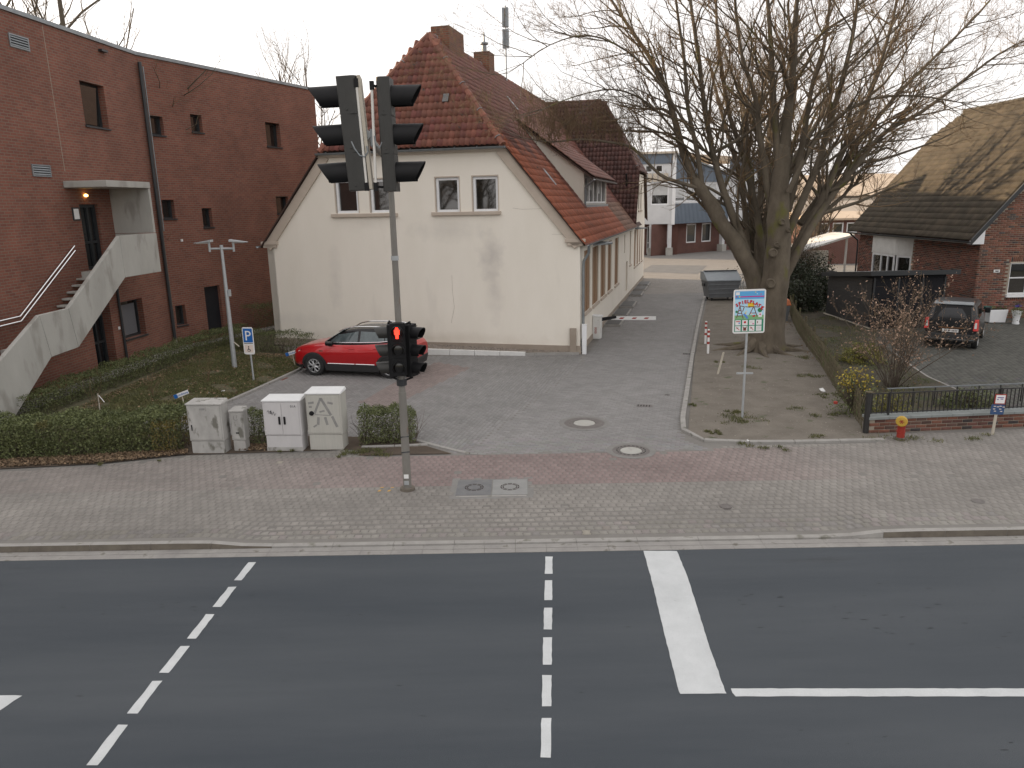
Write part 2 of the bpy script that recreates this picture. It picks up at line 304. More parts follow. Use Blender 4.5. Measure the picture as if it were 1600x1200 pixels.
def pieces(name, bv, bf, Rm, T, mat, parent, rnd, tint, PW=None, limit=300, stuffname=None, smooth=False, tints=None):
    """the `limit` pieces that show largest become objects of their own (shared meshes), the rest one 'stuff' part"""
    K = len(T)
    if K == 0: return
    W = T if PW is None else PW; pr = proj(W)
    vis = (pr[:, 2] > 0) & (pr[:, 0] > -5) & (pr[:, 0] < 1605) & (pr[:, 1] > -5) & (pr[:, 1] < 1205)
    key = np.where(vis, pr[:, 2], 1e6 + pr[:, 2]); order = np.argsort(key, kind='stable')
    own = order[:min(limit, K)]; rest = order[min(limit, K):]
    cache = {}
    for i in own:
        q = (int(rnd[i] * 5), tuple(np.round(tint[i] * 90).astype(int))) if tint is not None else (int(rnd[i] * 5),)
        if q not in cache:
            cache[q] = rawmesh(name, bv, bf, mat, (q[0] + .5) / 5, None if tint is None else np.array(q[1]) / 90., smooth)
        o = bpy.data.objects.new(name, cache[q]); col.objects.link(o); o.parent = parent; o.matrix_local = mat4(Rm[i], T[i])
    if len(rest):
        V, F = replicate(bv, bf, Rm[rest], T[rest]); nf = len(bf)
        me = rawmesh(stuffname or name, V, F, mat, np.repeat(rnd[rest], nf), None if tint is None else np.repeat(tint[rest], nf, 0), smooth)
        link(stuffname or name, me, parent, 'stuff')
def cham(L, W, H, c=.006):     # chamfered stone: top at z=0, centred
    a, b = L / 2, W / 2
    V = [(-a, -b, -H), (a, -b, -H), (a, b, -H), (-a, b, -H), (-a, -b, -c), (a, -b, -c), (a, b, -c), (-a, b, -c), (-a + c, -b + c, 0), (a - c, -b + c, 0), (a - c, b - c, 0), (-a + c, b - c, 0)]
    F = [(8, 9, 10, 11)] + [(4 + i, 4 + (i + 1) % 4, 8 + (i + 1) % 4, 8 + i) for i in range(4)] + [(i, (i + 1) % 4, 4 + (i + 1) % 4, 4 + i) for i in range(4)]
    return np.array(V, float), np.array(F)
def inpoly(x, y, P):
    x = np.asarray(x); y = np.asarray(y); r = np.zeros(x.shape, bool); n = len(P)
    for i in range(n):
        (x1, y1), (x2, y2) = P[i][:2], P[(i + 1) % n][:2]
        c = ((y1 > y) != (y2 > y)) & (x < (x2 - x1) * (y - y1) / ((y2 - y1) if y2 != y1 else 1e-9) + x1); r ^= c
    return r
def FR(O, u):      # wall frame: a along u, b inwards, z up
    u = Vector((u[0], u[1], 0)).normalized(); n = Vector((-u.y, u.x, 0)); O = Vector((O[0], O[1], O[2] if len(O) > 2 else 0))
    return Matrix(((u.x, n.x, 0, O.x), (u.y, n.y, 0, O.y), (0, 0, 1, O.z), (0, 0, 0, 1)))
def wallmesh(mb, T, a0, a1, z0, top, holes=(), depth=.12, m=0, mr=None, brk=()):
    tf = top if callable(top) else (lambda a: top)
    xs = sorted(set([a0, a1] + [h[0] for h in holes] + [h[1] for h in holes] + list(brk))); xs = [x for x in xs if a0 - 1e-6 <= x <= a1 + 1e-6]
    mr = m if mr is None else mr
    for x, y in zip(xs[:-1], xs[1:]):
        if y - x < 1e-5: continue
        hs = sorted([h for h in holes if h[0] < (x + y) / 2 < h[1]], key=lambda h: h[2]); lo = z0
        segs = []
        for h in hs: segs.append((lo, lo, h[2], h[2])); lo = h[3]
        segs.append((lo, lo, tf(y - 1e-7 if True else y), tf(x + 1e-7)))
        for (l0, l1, t1, t0) in segs:
            if min(t1, t0) - l0 < 1e-5 and max(t1, t0) - l0 < 1e-5: continue
            P = [(x, 0, l0), (y, 0, l1), (y, 0, t1), (x, 0, t0)]; mb.poly(P, m, T, [(p[0], p[2]) for p in P])
    for (h0, h1, g0, g1, *r) in holes:
        d = r[0] if r else depth
        for P, uv in (([(h0, 0, g0), (h0, 0, g1), (h0, d, g1), (h0, d, g0)], 0), ([(h1, 0, g1), (h1, 0, g0), (h1, d, g0), (h1, d, g1)], 0),
                      ([(h0, 0, g1), (h1, 0, g1), (h1, d, g1), (h0, d, g1)], 1), ([(h1, 0, g0), (h0, 0, g0), (h0, d, g0), (h1, d, g0)], 1)):
            mb.poly(P, mr, T, [((p[1] + p[0]), p[2]) if uv == 0 else (p[0], p[1] + p[2]) for p in P])
def win(parent, T, a0, a1, z0, z1, rec=.12, fw=.06, fm=None, gm=None, mul=(), tr=(), curtain=0, name='window', ft=.05):
    b = MB(); y0 = rec - ft; y1 = rec + .02
    b.box(a0, a0 + fw, y0, y1, z0, z1, 0, T); b.box(a1 - fw, a1, y0, y1, z0, z1, 0, T)
    b.box(a0 + fw, a1 - fw, y0, y1, z0, z0 + fw, 0, T); b.box(a0 + fw, a1 - fw, y0, y1, z1 - fw, z1, 0, T)
    for x in mul: b.box(a0 + (a1 - a0) * x - fw * .4, a0 + (a1 - a0) * x + fw * .4, y0 + .006, y1, z0 + fw, z1 - fw, 0, T)
    for x in tr: b.box(a0 + fw, a1 - fw, y0 + .003, y1, z0 + (z1 - z0) * x - fw * .4, z0 + (z1 - z0) * x + fw * .4, 0, T)
    o = b.build(name, fm or m_white, parent)
    MB().poly([(a0 + fw * .5, y1 - .01, z0 + fw * .5), (a1 - fw * .5, y1 - .01, z0 + fw * .5), (a1 - fw * .5, y1 - .01, z1 - fw * .5), (a0 + fw * .5, y1 - .01, z1 - fw * .5)], 0, T).build('pane', gm or m_glass, o)
    if curtain:
        zc = z1 - (z1 - z0) * curtain
        MB().poly([(a0 + fw, y1 - .016, zc), (a1 - fw, y1 - .016, zc), (a1 - fw, y1 - .016, z1 - fw), (a0 + fw, y1 - .016, z1 - fw)], 0, T).build('blind', m_curtain, o)
    return o
def text_mesh(s, size, T, mb, m=0, ext=.002, align='CENTER', shear=0.0, off=0.0):
    cu = bpy.data.curves.new('t', 'FONT'); cu.body = s; cu.size = size; cu.extrude = ext; cu.align_x = align; cu.shear = shear; cu.resolution_u = 3; cu.offset = off
    o = bpy.data.objects.new('t', cu); col.objects.link(o); dg = bpy.context.evaluated_depsgraph_get()
    me = bpy.data.meshes.new_from_object(o.evaluated_get(dg)); mb.add([tuple(v.co) for v in me.vertices], [tuple(p.vertices) for p in me.polygons], m, T)
    bpy.data.objects.remove(o); bpy.data.curves.remove(cu); bpy.data.meshes.remove(me)
def cloud(name, centers, size, mat, parent=None, aspect=.5, rndv=None, kind='stuff', flat=None):
    """leaf quads (diamonds) at given centres with random orientation"""
    n = len(centers); C = np.asarray(centers, float)
    a = rng.normal(size=(n, 3)); a /= np.linalg.norm(a, axis=1)[:, None]; b = rng.normal(size=(n, 3))
    if flat is not None: a[:, 2] *= flat; b[:, 2] *= flat; a /= np.linalg.norm(a, axis=1)[:, None]
    b -= a * (a * b).sum(1)[:, None]; b /= np.linalg.norm(b, axis=1)[:, None]
    s = (size * rng.uniform(.6, 1.35, n))[:, None]
    V = np.stack([C - a * s, C + b * s * aspect, C + a * s, C - b * s * aspect], 1).reshape(-1, 3)
    F = np.arange(4 * n).reshape(n, 4)
    me = rawmesh(name, V, F, mat, rng.random(n) if rndv is None else rndv); return link(name, me, parent, kind)
def sticks(segs, n=3):
    """segs: list of (p0,p1,r0,r1) -> vertex / face arrays of n-sided tubes"""
    S = np.array([[*a, *b, c, d] for a, b, c, d in segs], float)
    p0, p1, r0, r1 = S[:, :3], S[:, 3:6], S[:, 6], S[:, 7]
    d = p1 - p0; d /= np.maximum(np.linalg.norm(d, axis=1)[:, None], 1e-9)
    up = np.where(np.abs(d[:, 2:3]) < .9, np.array([[0, 0, 1.]]), np.array([[1., 0, 0]])); a = np.cross(d, up); a /= np.linalg.norm(a, axis=1)[:, None]; b = np.cross(a, d)
    V = []
    for P, r in ((p0, r0), (p1, r1)):
        for j in range(n):
            t = 2 * math.pi * j / n; V.append(P + (a * math.cos(t) + b * math.sin(t)) * r[:, None])
    V = np.stack(V, 1).reshape(-1, 3); base = np.array([(j, (j + 1) % n, n + (j + 1) % n, n + j) for j in range(n)])
    F = (base[None] + (np.arange(len(S)) * 2 * n)[:, None, None]).reshape(-1, 4); return V, F
# ================================================================== THE SETTING
KY = lambda x: 11.19 - .0095 * x          # kerb face line
ZR = -.10
def sstep(t): t = np.clip(t, 0, 1); return t * t * (3 - 2 * t)
def pz(x, y):                              # pavement height: dips to the kerb in front of the driveway
    low = sstep((x + 5.2) / 1.0) * (1 - sstep((x - 5.2) / 1.0)); return -.075 * low * (1 - sstep((y - KY(x)) / 1.5))
def sheet(name, P, z, mat, kind='structure'):
    b = MB(); b.poly([(p[0], p[1], z) for p in P]); return b.build(name, mat, None, kind=kind)
# ground sheet with a hole is not needed: it lies below everything
sheet('ground', [(-900, -900), (900, -900), (900, 1500), (-900, 1500)], -.16, m_ground)
sheet('land', [(-300, 14.7), (300, 14.7), (300, 300), (-300, 300)], -.03, m_soil)
road = sheet('road', [(-120, -9 + .8), (120, -9 - .8), (120, KY(120) - .3), (-120, KY(-120) - .3)], ZR, m_asph)
def strip(cl, w, z, P2=None, nm='lane_marking'):
    a, b = np.array(cl[0][:2]), np.array(cl[1][:2]); return None
# road markings, each its own part of the road
def marking(pts, nm='lane_marking'):
    P = [G(px, py, ZR) for px, py in pts]; b = MB()
    rr = random.Random(int(pts[0][0] * 7 + pts[0][1])); top = []
    for i in range(len(P)):
        a, c = P[i], P[(i + 1) % len(P)]; n = max(1, int(np.linalg.norm(c - a) / .09))
        for j in range(n): q = a + (c - a) * j / n; top.append((q[0] + rr.uniform(-.0045, .0045), q[1] + rr.uniform(-.0045, .0045), ZR + .004))
    b.poly(top)
    return b.build(nm, m_paint, road)
fx = lambda x, y: (120 + x * .28329, 860 + y * .28333)
for q in [((948, 66), (989, 66), (909, 166), (867, 166)), ((837, 202), (880, 202), (796, 313), (748, 313)), ((712, 353), (761, 353), (658, 487), (609, 487)),
          ((572, 529), (624, 529), (508, 676), (455, 676)), ((419, 720), (472, 720), (334, 902), (277, 902)), ((226, 962), (285, 962), (115, 1188), (51, 1188))]:
    marking([fx(*p) for p in q][::-1], 'crossing_dash')
for (y0, y1) in ((870, 897), (907, 938), (950, 984), (996, 1039), (1055, 1104), (1122, 1184)):
    f = lambda y: 863.5 - (y - 870) * .008 - 0.0
    wl = lambda y: .12 * FPX / np.linalg.norm(G(857, y, ZR) - CAM) * 1.0
    marking([(f(y1) - wl(y1) * .98 - 0, y1), (f(y1), y1), (f(y0), y0), (f(y0) - wl(y0) * .98, y0)], 'crossing_dash')
sl = lambda x, y: (990 + x * .2167, 850 + y * .2167)
marking([sl(335, 1083), sl(672, 1080), sl(660, 1062), sl(530, 690), sl(400, 270), sl(313, 52), sl(72, 50), sl(135, 280), sl(225, 660), sl(325, 1065)], 'stop_line')
marking([(1150, 1088.5), (1600, 1088.5), (1640, 1088.5), (1640, 1076), (1142, 1076), (1144, 1083)], 'lane_line')
marking([(-60, 1086), (-60, 1150), (35, 1087)], 'arrow_marking')
# short dark tar marks and worn spots in the surface
b = MB(); rr = random.Random(21)
for (cx, cy, sx_, sy_, n) in ((1300, 980, 160, 40, 26), (300, 950, 160, 25, 20), (1480, 930, 90, 30, 10), (700, 1000, 300, 60, 14), (1180, 935, 40, 15, 9), (1500, 1150, 150, 40, 6), (500, 1110, 300, 50, 8)):
    for _ in range(n):
        q = G(cx + rr.gauss(0, sx_), cy + rr.gauss(0, sy_ * .5), ZR); L = rr.uniform(.01, .055); w_ = rr.uniform(.003, .007); a = rr.gauss(0, .12)
        if q[1] > 10.7: continue
        P = [(-L, 0), (-L * .3, -w_), (L * .5, -w_ * .8), (L, 0), (L * .2, w_), (-L * .5, w_ * .7)]
        b.poly([(q[0] + x * math.cos(a) - y * math.sin(a), q[1] + x * math.sin(a) + y * math.cos(a), ZR + .003) for x, y in P])
b.build('tar_marks', M('tar', (.02, .022, .024)), road, kind='stuff')
# kerb and gutter, stone by stone
kerb = bpy.data.objects.new('kerb', None); col.objects.link(kerb); kerb['kind'] = 'structure'
for i in range(-15, 22):
    x0, x1 = i * 1.0 + .003, i * 1.0 + .997
    def kh(x): low = sstep((x + 5.2) / 1.0) * (1 - sstep((x - 5.2) / 1.0)); return .004 - .078 * float(low)
    b = MB()
    for (s0, s1) in ((x0, (x0 + x1) / 2), ((x0 + x1) / 2, x1)):
        b.hexa([(s0, KY(s0), ZR - .1), (s1, KY(s1), ZR - .1), (s1, KY(s1) + .13, ZR - .1), (s0, KY(s0) + .13, ZR - .1)],
               [(s0, KY(s0) + .012, kh(s0)), (s1, KY(s1) + .012, kh(s1)), (s1, KY(s1) + .13, kh(s1)), (s0, KY(s0) + .13, kh(s0))])
    if i < -4 or i > 5: b.m = [1 if k % 6 == 2 else 0 for k in range(len(b.m))]
    b.build('kerb_stone', [m_kerb, m_kerbd], kerb)
gut = bpy.data.objects.new('gutter', None); col.objects.link(gut); gut['kind'] = 'structure'
for i in range(-26, 40):
    x0, x1 = i * .5 + .002, i * .5 + .498
    for k, (t0, t1) in enumerate(((-.305, -.157), (-.152, -.004))):
        MB().hexa([(x0, KY(x0) + t0, ZR - .05), (x1, KY(x1) + t0, ZR - .05), (x1, KY(x1) + t1, ZR - .05), (x0, KY(x0) + t1, ZR - .05)],
                  [(x0, KY(x0) + t0, ZR + .008), (x1, KY(x1) + t0, ZR + .008), (x1, KY(x1) + t1, ZR + .004), (x0, KY(x0) + t1, ZR + .004)]).build('gutter_stone', m_gutter, gut)
# pavement base sheet (jointing sand) following the dip
PB = [(-26, 15.0), (-11, 15.08), (-9.0, 15.25), (-7.2, 15.80), (-3.3, 15.95), (-3.3, 15.46), (-1.1, 15.42), (4.4, 15.42), (4.6, 15.72), (8.1, 15.80), (8.3, 16.25), (12.5, 16.5), (26, 17.4)]
def pback(x): return np.interp(x, [p[0] for p in PB], [p[1] for p in PB])
gx = np.arange(-26, 26.01, .25); V = []; F = []
for i, x in enumerate(gx):
    yb = pback(x); y0 = KY(x) + .13
    for k in range(25):
        y = y0 + (yb - y0) * k / 24; V.append((x, y + (.12 if k == 24 else 0), pz(x, y) - .003))
F = [(i * 25 + k, (i + 1) * 25 + k, (i + 1) * 25 + k + 1, i * 25 + k + 1) for i in range(len(gx) - 1) for k in range(24)]
pav = link('pavement', rawmesh('pavement', V, F, m_sand), None, 'structure')
# bone-shaped interlocking stones
sw, sh, e = .142, .165, .007; g_ = .0018
def bone():
    a, b = sw / 2 - g_, sh / 2 - g_
    P = [(-a - e, -b), (-a - e, -b + .03), (-a + e, -.02), (-a + e, .02), (-a - e, b - .03), (-a - e, b)]
    o = P[::-1] + [(-x, y) for x, y in P]
    o = [(x * 1.0, y) for x, y in o][::-1]
    n = len(o); c = .004
    V = [(x, y, -.03) for x, y in o] + [(x * (1 - c / a), y * (1 - c / b), 0) for x, y in o]
    # triangulated top as 5 quads across
    L = [0, 1, 2, 3, 4, 5]; 
    F = [(i, (i + 1) % n, n + (i + 1) % n, n + i) for i in range(n)]
    for i in range(5): F.append((n + i, n + i + 1, n + n - 2 - i, n + n - 1 - i))
    V = np.array(V); 
    # make sure normals face up
    f = F[-1]; p = V[list(f)]; nz = np.cross(p[1] - p[0], p[2] - p[0])[2]
    if nz < 0: F = [t[::-1] for t in F]
    return V, np.array(F)
bv, bf = bone()
X, Y = [], []
r = 0; y = 11.36
while y < 17.3:
    xs = np.arange(-13.5, 17, sw) + (sw / 2 if r % 2 else 0); X.append(xs); Y.append(np.full(xs.shape, y)); y += sh; r += 1
X = np.concatenate(X); Y = np.concatenate(Y); Y = Y - .0095 * X
HOLES = []   # things let into the paving (x,y,half w,half d, round?)
def hole(px, py, rx, ry, rnd_=False, z=0):
    c = G(px, py, z); HOLES.append((c[0], c[1], rx, ry, rnd_)); return c
mh1 = hole(913, 661, .50, .50, True); mh2 = hole(986, 704, .42, .42, True)
dk = ((G(722, 750) + G(706, 776) + G(825, 750) + G(822, 775)) / 4)
HOLES.append((dk[0], dk[1], .72, .47, False))
def keep(X, Y, mrg=.03):
    k = np.ones(X.shape, bool)
    for (cx, cy, rx, ry, ro) in HOLES:
        if ro: k &= ((X - cx) ** 2 + (Y - cy) ** 2) > (rx + mrg) ** 2
        else: k &= ~((abs(X - cx) < rx + mrg) & (abs(Y - cy) < ry + mrg))
    return k
k = (Y > KY(X) + .13 + sh / 2) & (Y < pback(X) - sh / 2 + .02) & keep(X, Y); X = X[k]; Y = Y[k]
Z = pz(X, Y) + rng.normal(0, .0012, X.shape)
T = np.stack([X, Y, Z], 1); Rm = rotz(-.0095 + rng.normal(0, .006, len(X)))
red = ((Y > 13.62 - .0095 * X) & (Y < 15.45)).astype(float) * np.clip(1 - (abs(X - .8) - 2.6) / 5, .22, 1) * np.where(X > 5.5, np.clip(1 - (X - 5.5) / 2.5, .2, 1), 1)
grey = np.array([.268, .252, .230]); redc = np.array([.272, .212, .200])
dirt = .5 + .5 * np.sin(X * .9 + np.sin(Y * 1.7) * 1.3) * np.sin(Y * 1.1 + X * .35)
tint = grey[None] * (1 - red[:, None]) + redc[None] * red[:, None]
tint = tint * .86 * (.90 + .2 * dirt)[:, None] * rng.uniform(.96, 1.04, (len(X), 1))
edge = np.clip(1 - (Y - KY(X)) / .8, 0, 1) * (X < -5.4); tint *= (1 - .25 * edge)[:, None]
k2 = rng.random(len(X)) < .0008; tint[k2] = (.31, .285, .24)
pieces('paving_stone', bv, bf, Rm, T, m_stone, pav, rng.random(len(X)), tint, stuffname='paving_stones')
# dark paving stones strip before the cabinets: they already belong to the pavement; kerb edging between pavement and verge
# ------------------------------------------------------------------ driveway and parking court (rectangular blocks)
HR = np.array([2.48, 26.38]); DD = np.array([.2535, .9673]); UU = np.array([.9673, -.2535]); HA = math.atan2(-.2535, .9673)
def HW(x, y): return HR + UU * x + DD * y           # house frame -> world
kR = [G(1062, 672), G(1070, 610), G(1078, 560), G(1088, 510), G(1100, 462)]
PARK = [(-1.1, 15.46), (-2.2, 16.5), (-3.3, 16.75), (-8.3, 17.2), (-8.6, 19.0), (-7.95, 20.7), (-7.05, 24.9), (-7.4, 26.6), (-3.0, 26.55), (2.5, 26.2), (2.35, 24.6)]
DRV = [(-1.1, 15.46), (4.35, 15.46), (3.9, 16.3), (4.0, 16.9), (4.95, 20.7), (6.15, 25.2), (8.2, 32.3), (10.6, 40.4), (12.6, 47.5), (14.0, 53), (9.6, 53.6), (2.7, 26.3), (2.35, 24.6)]
drv = link('driveway', rawmesh('driveway', [(p[0], p[1], -.005) for p in ((-9, 15.35), (5.2, 15.35), (15.5, 56), (5, 56), (-9, 29))], [[0, 1, 2, 3, 4]], m_sand), None, 'structure')
bv2, bf2 = cham(.194, .094, .03, .007)
def blocks(P, ang, along, L=.2, Wd=.1):
    c, s_ = math.cos(ang), math.sin(ang); U, Vv = [], []
    i = 0; v = -45
    while v < 60:
        u = np.arange(-45, 60, L) + (L / 2 if i % 2 else 0); U.append(u); Vv.append(np.full(u.shape, v)); v += Wd; i += 1
    U = np.concatenate(U); Vv = np.concatenate(Vv); X = U * c - Vv * s_; Y = U * s_ + Vv * c
    k = inpoly(X, Y, P) & keep(X, Y); return X[k], Y[k]
aD = math.atan2(DD[1], DD[0])
X1, Y1 = blocks(DRV, aD - math.pi / 2, 0); X2, Y2 = blocks(PARK, aD, 0)
X = np.concatenate([X1, X2]); Y = np.concatenate([Y1, Y2]); A = np.concatenate([np.full(len(X1), aD - math.pi / 2), np.full(len(X2), aD)])
T = np.stack([X, Y, rng.normal(0, .0012, len(X))], 1); Rm = rotz(A + rng.normal(0, .008, len(X)))
pat = .5 + .5 * np.sin(X * .7 + 1.2 * np.sin(Y * .5)) * np.sin(Y * .45 - X * .3)
tint = np.array([.215, .21, .205])[None] * (.92 + .13 * pat)[:, None] * rng.uniform(.95, 1.05, (len(X), 1))
rp = inpoly(X, Y, [G(560, 628)[:2], G(600, 640)[:2], G(735, 575)[:2], G(680, 565)[:2]]); tint[rp] *= (1.05, .88, .84)
tint[Y > 44] *= (1.12, 1.08, 1.02)
rp = inpoly(X, Y, [G(425, 593)[:2], G(447, 594)[:2], G(452, 586)[:2], G(436, 585)[:2]]); tint[rp] = (.16, .06, .045)
pieces('paving_block', bv2, bf2, Rm, T, m_stone, drv, rng.random(len(X)), tint, stuffname='paving_blocks')
sheet('school_yard', [(9.0, 53.2), (14.6, 53.2), (13.2, 47), (60, 47), (60, 110), (-20, 110), (-20, 55)], -.004, m_yard)
sheet('asphalt_patch', [tuple(G(*p)[:2]) for p in ((1000, 425), (1090, 428), (1105, 415), (1018, 414))], .004, m_yardd)
# kerb edging stones: generic chain of stones along a path
def edging(name, path, w, h, mat, L=1.0, kind='structure', lab=None):
    root = bpy.data.objects.new(name, None); col.objects.link(root); root['kind'] = kind
    P = [np.array(p[:2], float) for p in path]; seg = [np.linalg.norm(b - a) for a, b in zip(P[:-1], P[1:])]; tot = sum(seg)
    def at(t):
        for a, b, s_ in zip(P[:-1], P[1:], seg):
            if t <= s_: return a + (b - a) * t / s_, (b - a) / s_
            t -= s_
        return P[-1], (P[-1] - P[-2]) / seg[-1]
    n = max(1, round(tot / L))
    for i in range(n):
        p, d = at(tot * i / n + .005); q, d2 = at(tot * (i + 1) / n - .005)
        n1 = np.array([-d[1], d[0]]) * w; n2 = np.array([-d2[1], d2[0]]) * w; n2 = n1 if np.dot(n1, n2) > .999 * w * w else n2
        b = MB(); b.hexa([(*p, -.1), (*q, -.1), (*(q + n2), -.1), (*(p + n1), -.1)], [(*p, h), (*q, h), (*(q + n2), h), (*(p + n1), h)])
        b.build('edging_stone', mat, root, bevel=.012, seg=1)
    return root
arc = [G(1383, 690)[:2], G(1300, 692)[:2], G(1200, 694)[:2], G(1130, 693)[:2], G(1095, 690)[:2], G(1078, 685)[:2], G(1067, 678)[:2], G(1061, 668)[:2], G(1063, 650)[:2], G(1068, 622)[:2], G(1078, 560)[:2], G(1088, 508)[:2], G(1099, 464)[:2]]
edging('yard_kerb', arc[::-1], .13, .055, m_kerb)
edging('lawn_kerb', [(-9.6, 18.3), (-9.1, 18.4), (-8.62, 19.0), (-7.95, 20.7), (-7.05, 24.95), (-7.3, 26.4)], .10, .07, m_kerb)
edging('verge_kerb', [(-3.45, 16.02), (-2.35, 16.05), (-1.95, 16.1)], .08, .05, m_kerb)
edging('corner_kerb', [(-2.35, 16.55), (-1.75, 16.02), (-1.0, 15.45)], .09, .03, m_kerb)
# soil of the playground corner, verge, garden
def lumpy(name, P, mat, z=.03, amp=.03, step=.3, kind='structure'):
    P = [tuple(p[:2]) for p in P]; xs = np.arange(min(p[0] for p in P) - step, max(p[0] for p in P) + 2 * step, step); ys = np.arange(min(p[1] for p in P) - step, max(p[1] for p in P) + 2 * step, step)
    XX, YY = np.meshgrid(xs, ys, indexing='ij'); I = inpoly(XX, YY, P); C = I[:-1, :-1] | I[1:, :-1] | I[1:, 1:] | I[:-1, 1:]
    Q = np.stack([XX, YY], -1).reshape(-1, 2); best = np.full(len(Q), 1e9); bp = Q.copy()
    for i in range(len(P)):
        a = np.array(P[i]); d = np.array(P[(i + 1) % len(P)]) - a; t = np.clip(((Q - a) @ d) / max(d @ d, 1e-9), 0, 1); c = a + t[:, None] * d; r = np.linalg.norm(Q - c, axis=1); k = r < best; best[k] = r[k]; bp[k] = c[k]
    out = ~I.reshape(-1); Q[out] = bp[out]; x, y = Q[:, 0], Q[:, 1]
    Z = z + amp * (np.sin(x * 2.1 + y * 1.3) * np.sin(y * 2.7 - x * .8) * .5 + rng.normal(0, .25, x.shape)) * np.where(out, .2, 1)
    idx = np.arange(XX.size).reshape(XX.shape); F = np.stack([idx[:-1, :-1], idx[1:, :-1], idx[1:, 1:], idx[:-1, 1:]], -1)[C]
    return link(name, rawmesh(name, np.stack([x, y, Z], -1), F, mat, smooth=True), None, kind)
SOIL = [(4.15, 16.8), (4.25, 16.2), (4.7, 15.95), (8.3, 15.9), (8.5, 16.9), (9.1, 19.9), (10.1, 23.5), (11.0, 26.8), (12.4, 30.5), (15.6, 42), (15.6, 46), (12.5, 46), (10.75, 40.4), (6.35, 25.2)]
lumpy('playground_soil', SOIL, m_soil, .025, .02, .2)
GL = [tuple(G(*q)[:2]) for q in ((1500, 613), (1448, 590), (1415, 568), (1395, 552))]
GARD = [(8.4, 16.75), (13.1, 16.9), *GL, (13.4, 27.0), (14.9, 30.2), (15.1, 35), (20, 44.5), (26, 47), (15.6, 47), (15.6, 42), (12.4, 30.5), (10.1, 23.5), (8.9, 19.4)]
lumpy('garden_soil', GARD, M('garden_soil', (.042, .036, .025), (.075, .064, .043), 1.4, 1, .9, 30, spot=(.04, .05, .018), spotscale=1.5, spotlo=.55, fine=.25), .03, .03, .2)
lumpy('lawn', [(-13.9, 17.2), (-9.3, 17.2), (-9.0, 18.6), (-8.6, 19.1), (-8.05, 20.7), (-7.15, 24.9), (-7.4, 26.4), (-9.6, 29.4), (-8.6, 36), (-13.3, 36), (-13.5, 28.9), (-14.3, 19)], m_lawn, .03, .04, .25)
lumpy('verge_soil', [(-30, 15.1), (-11, 15.1), (-9.0, 15.3), (-7.2, 15.85), (-7.3, 17.5), (-14, 18.2), (-30, 18.2)], M('verge_soil', (.055, .042, .03), (.095, .07, .05), 3, 1, .8, 30), .02, .03, .25)
lumpy('verge_strip', [(-7.4, 15.8), (-3.4, 15.95), (-3.4, 15.5), (-1.35, 15.5), (-2.0, 16.1), (-2.4, 16.6), (-3.3, 16.85), (-7.4, 17.3)], bpy.data.materials['verge_soil'], .012, .008, .15)
# neighbour's paved drive
ND = [(12.9, 17.0), (26, 17.6), (26, 32.3), (15.1, 32.3), (14.8, 30), (13.3, 27), *GL[::-1]]
nd = sheet('neighbour_driveway', ND, -.006, m_lawn)
X, Y = blocks([(13.1, 17.2), (21.5, 17.2), (22.5, 32.3), (15.2, 32.3), (15.0, 30), (13.5, 27), *GL[::-1]], rad(28), 0)
T = np.stack([X, Y, .008 + rng.normal(0, .0012, len(X))], 1)
pieces('drive_block', bv2, bf2, rotz(np.full(len(X), rad(28))), T, m_ndrive, nd, rng.random(len(X)), np.array([.078, .077, .068])[None] * rng.uniform(.85, 1.15, (len(X), 1)), stuffname='drive_blocks')
edging('drive_edging', [G(1395, 552)[:2], G(1415, 568)[:2], G(1448, 590)[:2], G(1500, 613)[:2]], .07, .04, m_kerb, .25)
# far ground beyond
sheet('gable_gravel_bed', [tuple(G(664, 553)[:2] + [0, .05]), tuple(G(820, 556)[:2] + [0, .05]), tuple(HW(0.02, -.06)), tuple(HW(-6.5, -.01))], .02, m_grav)
# ================================================================== CREAM HOUSE
W_ = 12.35; SL = 1.22; EZ = 4.05; RX = -W_ / 2; RZ = EZ + SL * W_ / 2      # ridge 11.58
KZ = 7.3; KU = (KZ - EZ) / SL                                        # hip foot
HIPY = 2.6
house = thing('plaster_house', 'cream plastered house with red clay tile hipped roof and two brick chimneys', 'house', (HR[0], HR[1], 0), HA)
I4 = Matrix.Identity(4)
TG = FR((-W_, 0, 0), (1, 0))           # gable: a=0 left corner .. W_
gtop = lambda a: min(EZ + .02 + SL * a, EZ + .02 + SL * (W_ - a), KZ)
U = lambda u: W_ - u
gwin = [(U(9.24), U(8.34), 5.12, 6.32), (U(7.84), U(6.95), 5.12, 6.32), (U(5.26), U(4.37), 5.09, 6.30), (U(3.86), U(2.93), 5.09, 6.30)]
b = MB(); wallmesh(b, TG, 0, W_, .28, gtop, gwin, .13, 0, None, (KU, W_ - KU))
b.build('gable_wall', m_plaster, house)
for i, h in enumerate(gwin): win(house, TG, h[0], h[1], h[2], h[3], .13, .09, m_white, m_glass, ft=.07)
for h in gwin:   # beige reveal edge strip
    b = MB(); b.box(h[0] - .045, h[0], -.006, .08, h[2], h[3] + .045, 0, TG); b.box(h[0], h[1], -.006, .08, h[3], h[3] + .045, 0, TG); b.box(h[1], h[1] + .03, -.006, .08, h[2], h[3] + .045, 0, TG); b.build('window_surround', m_trim, house)
for a0, a1 in ((U(9.46), U(6.78)), (U(5.44), U(2.84))):
    MB().box(a0, a1, -.10, .02, 4.97, 5.10, 0, TG).build('sill', m_trim, house, bevel=.015)
MB().box(-.05, W_ + .05, -.05, 0, 0, .30, 0, TG).build('plinth', m_plinth, house, bevel=.01)
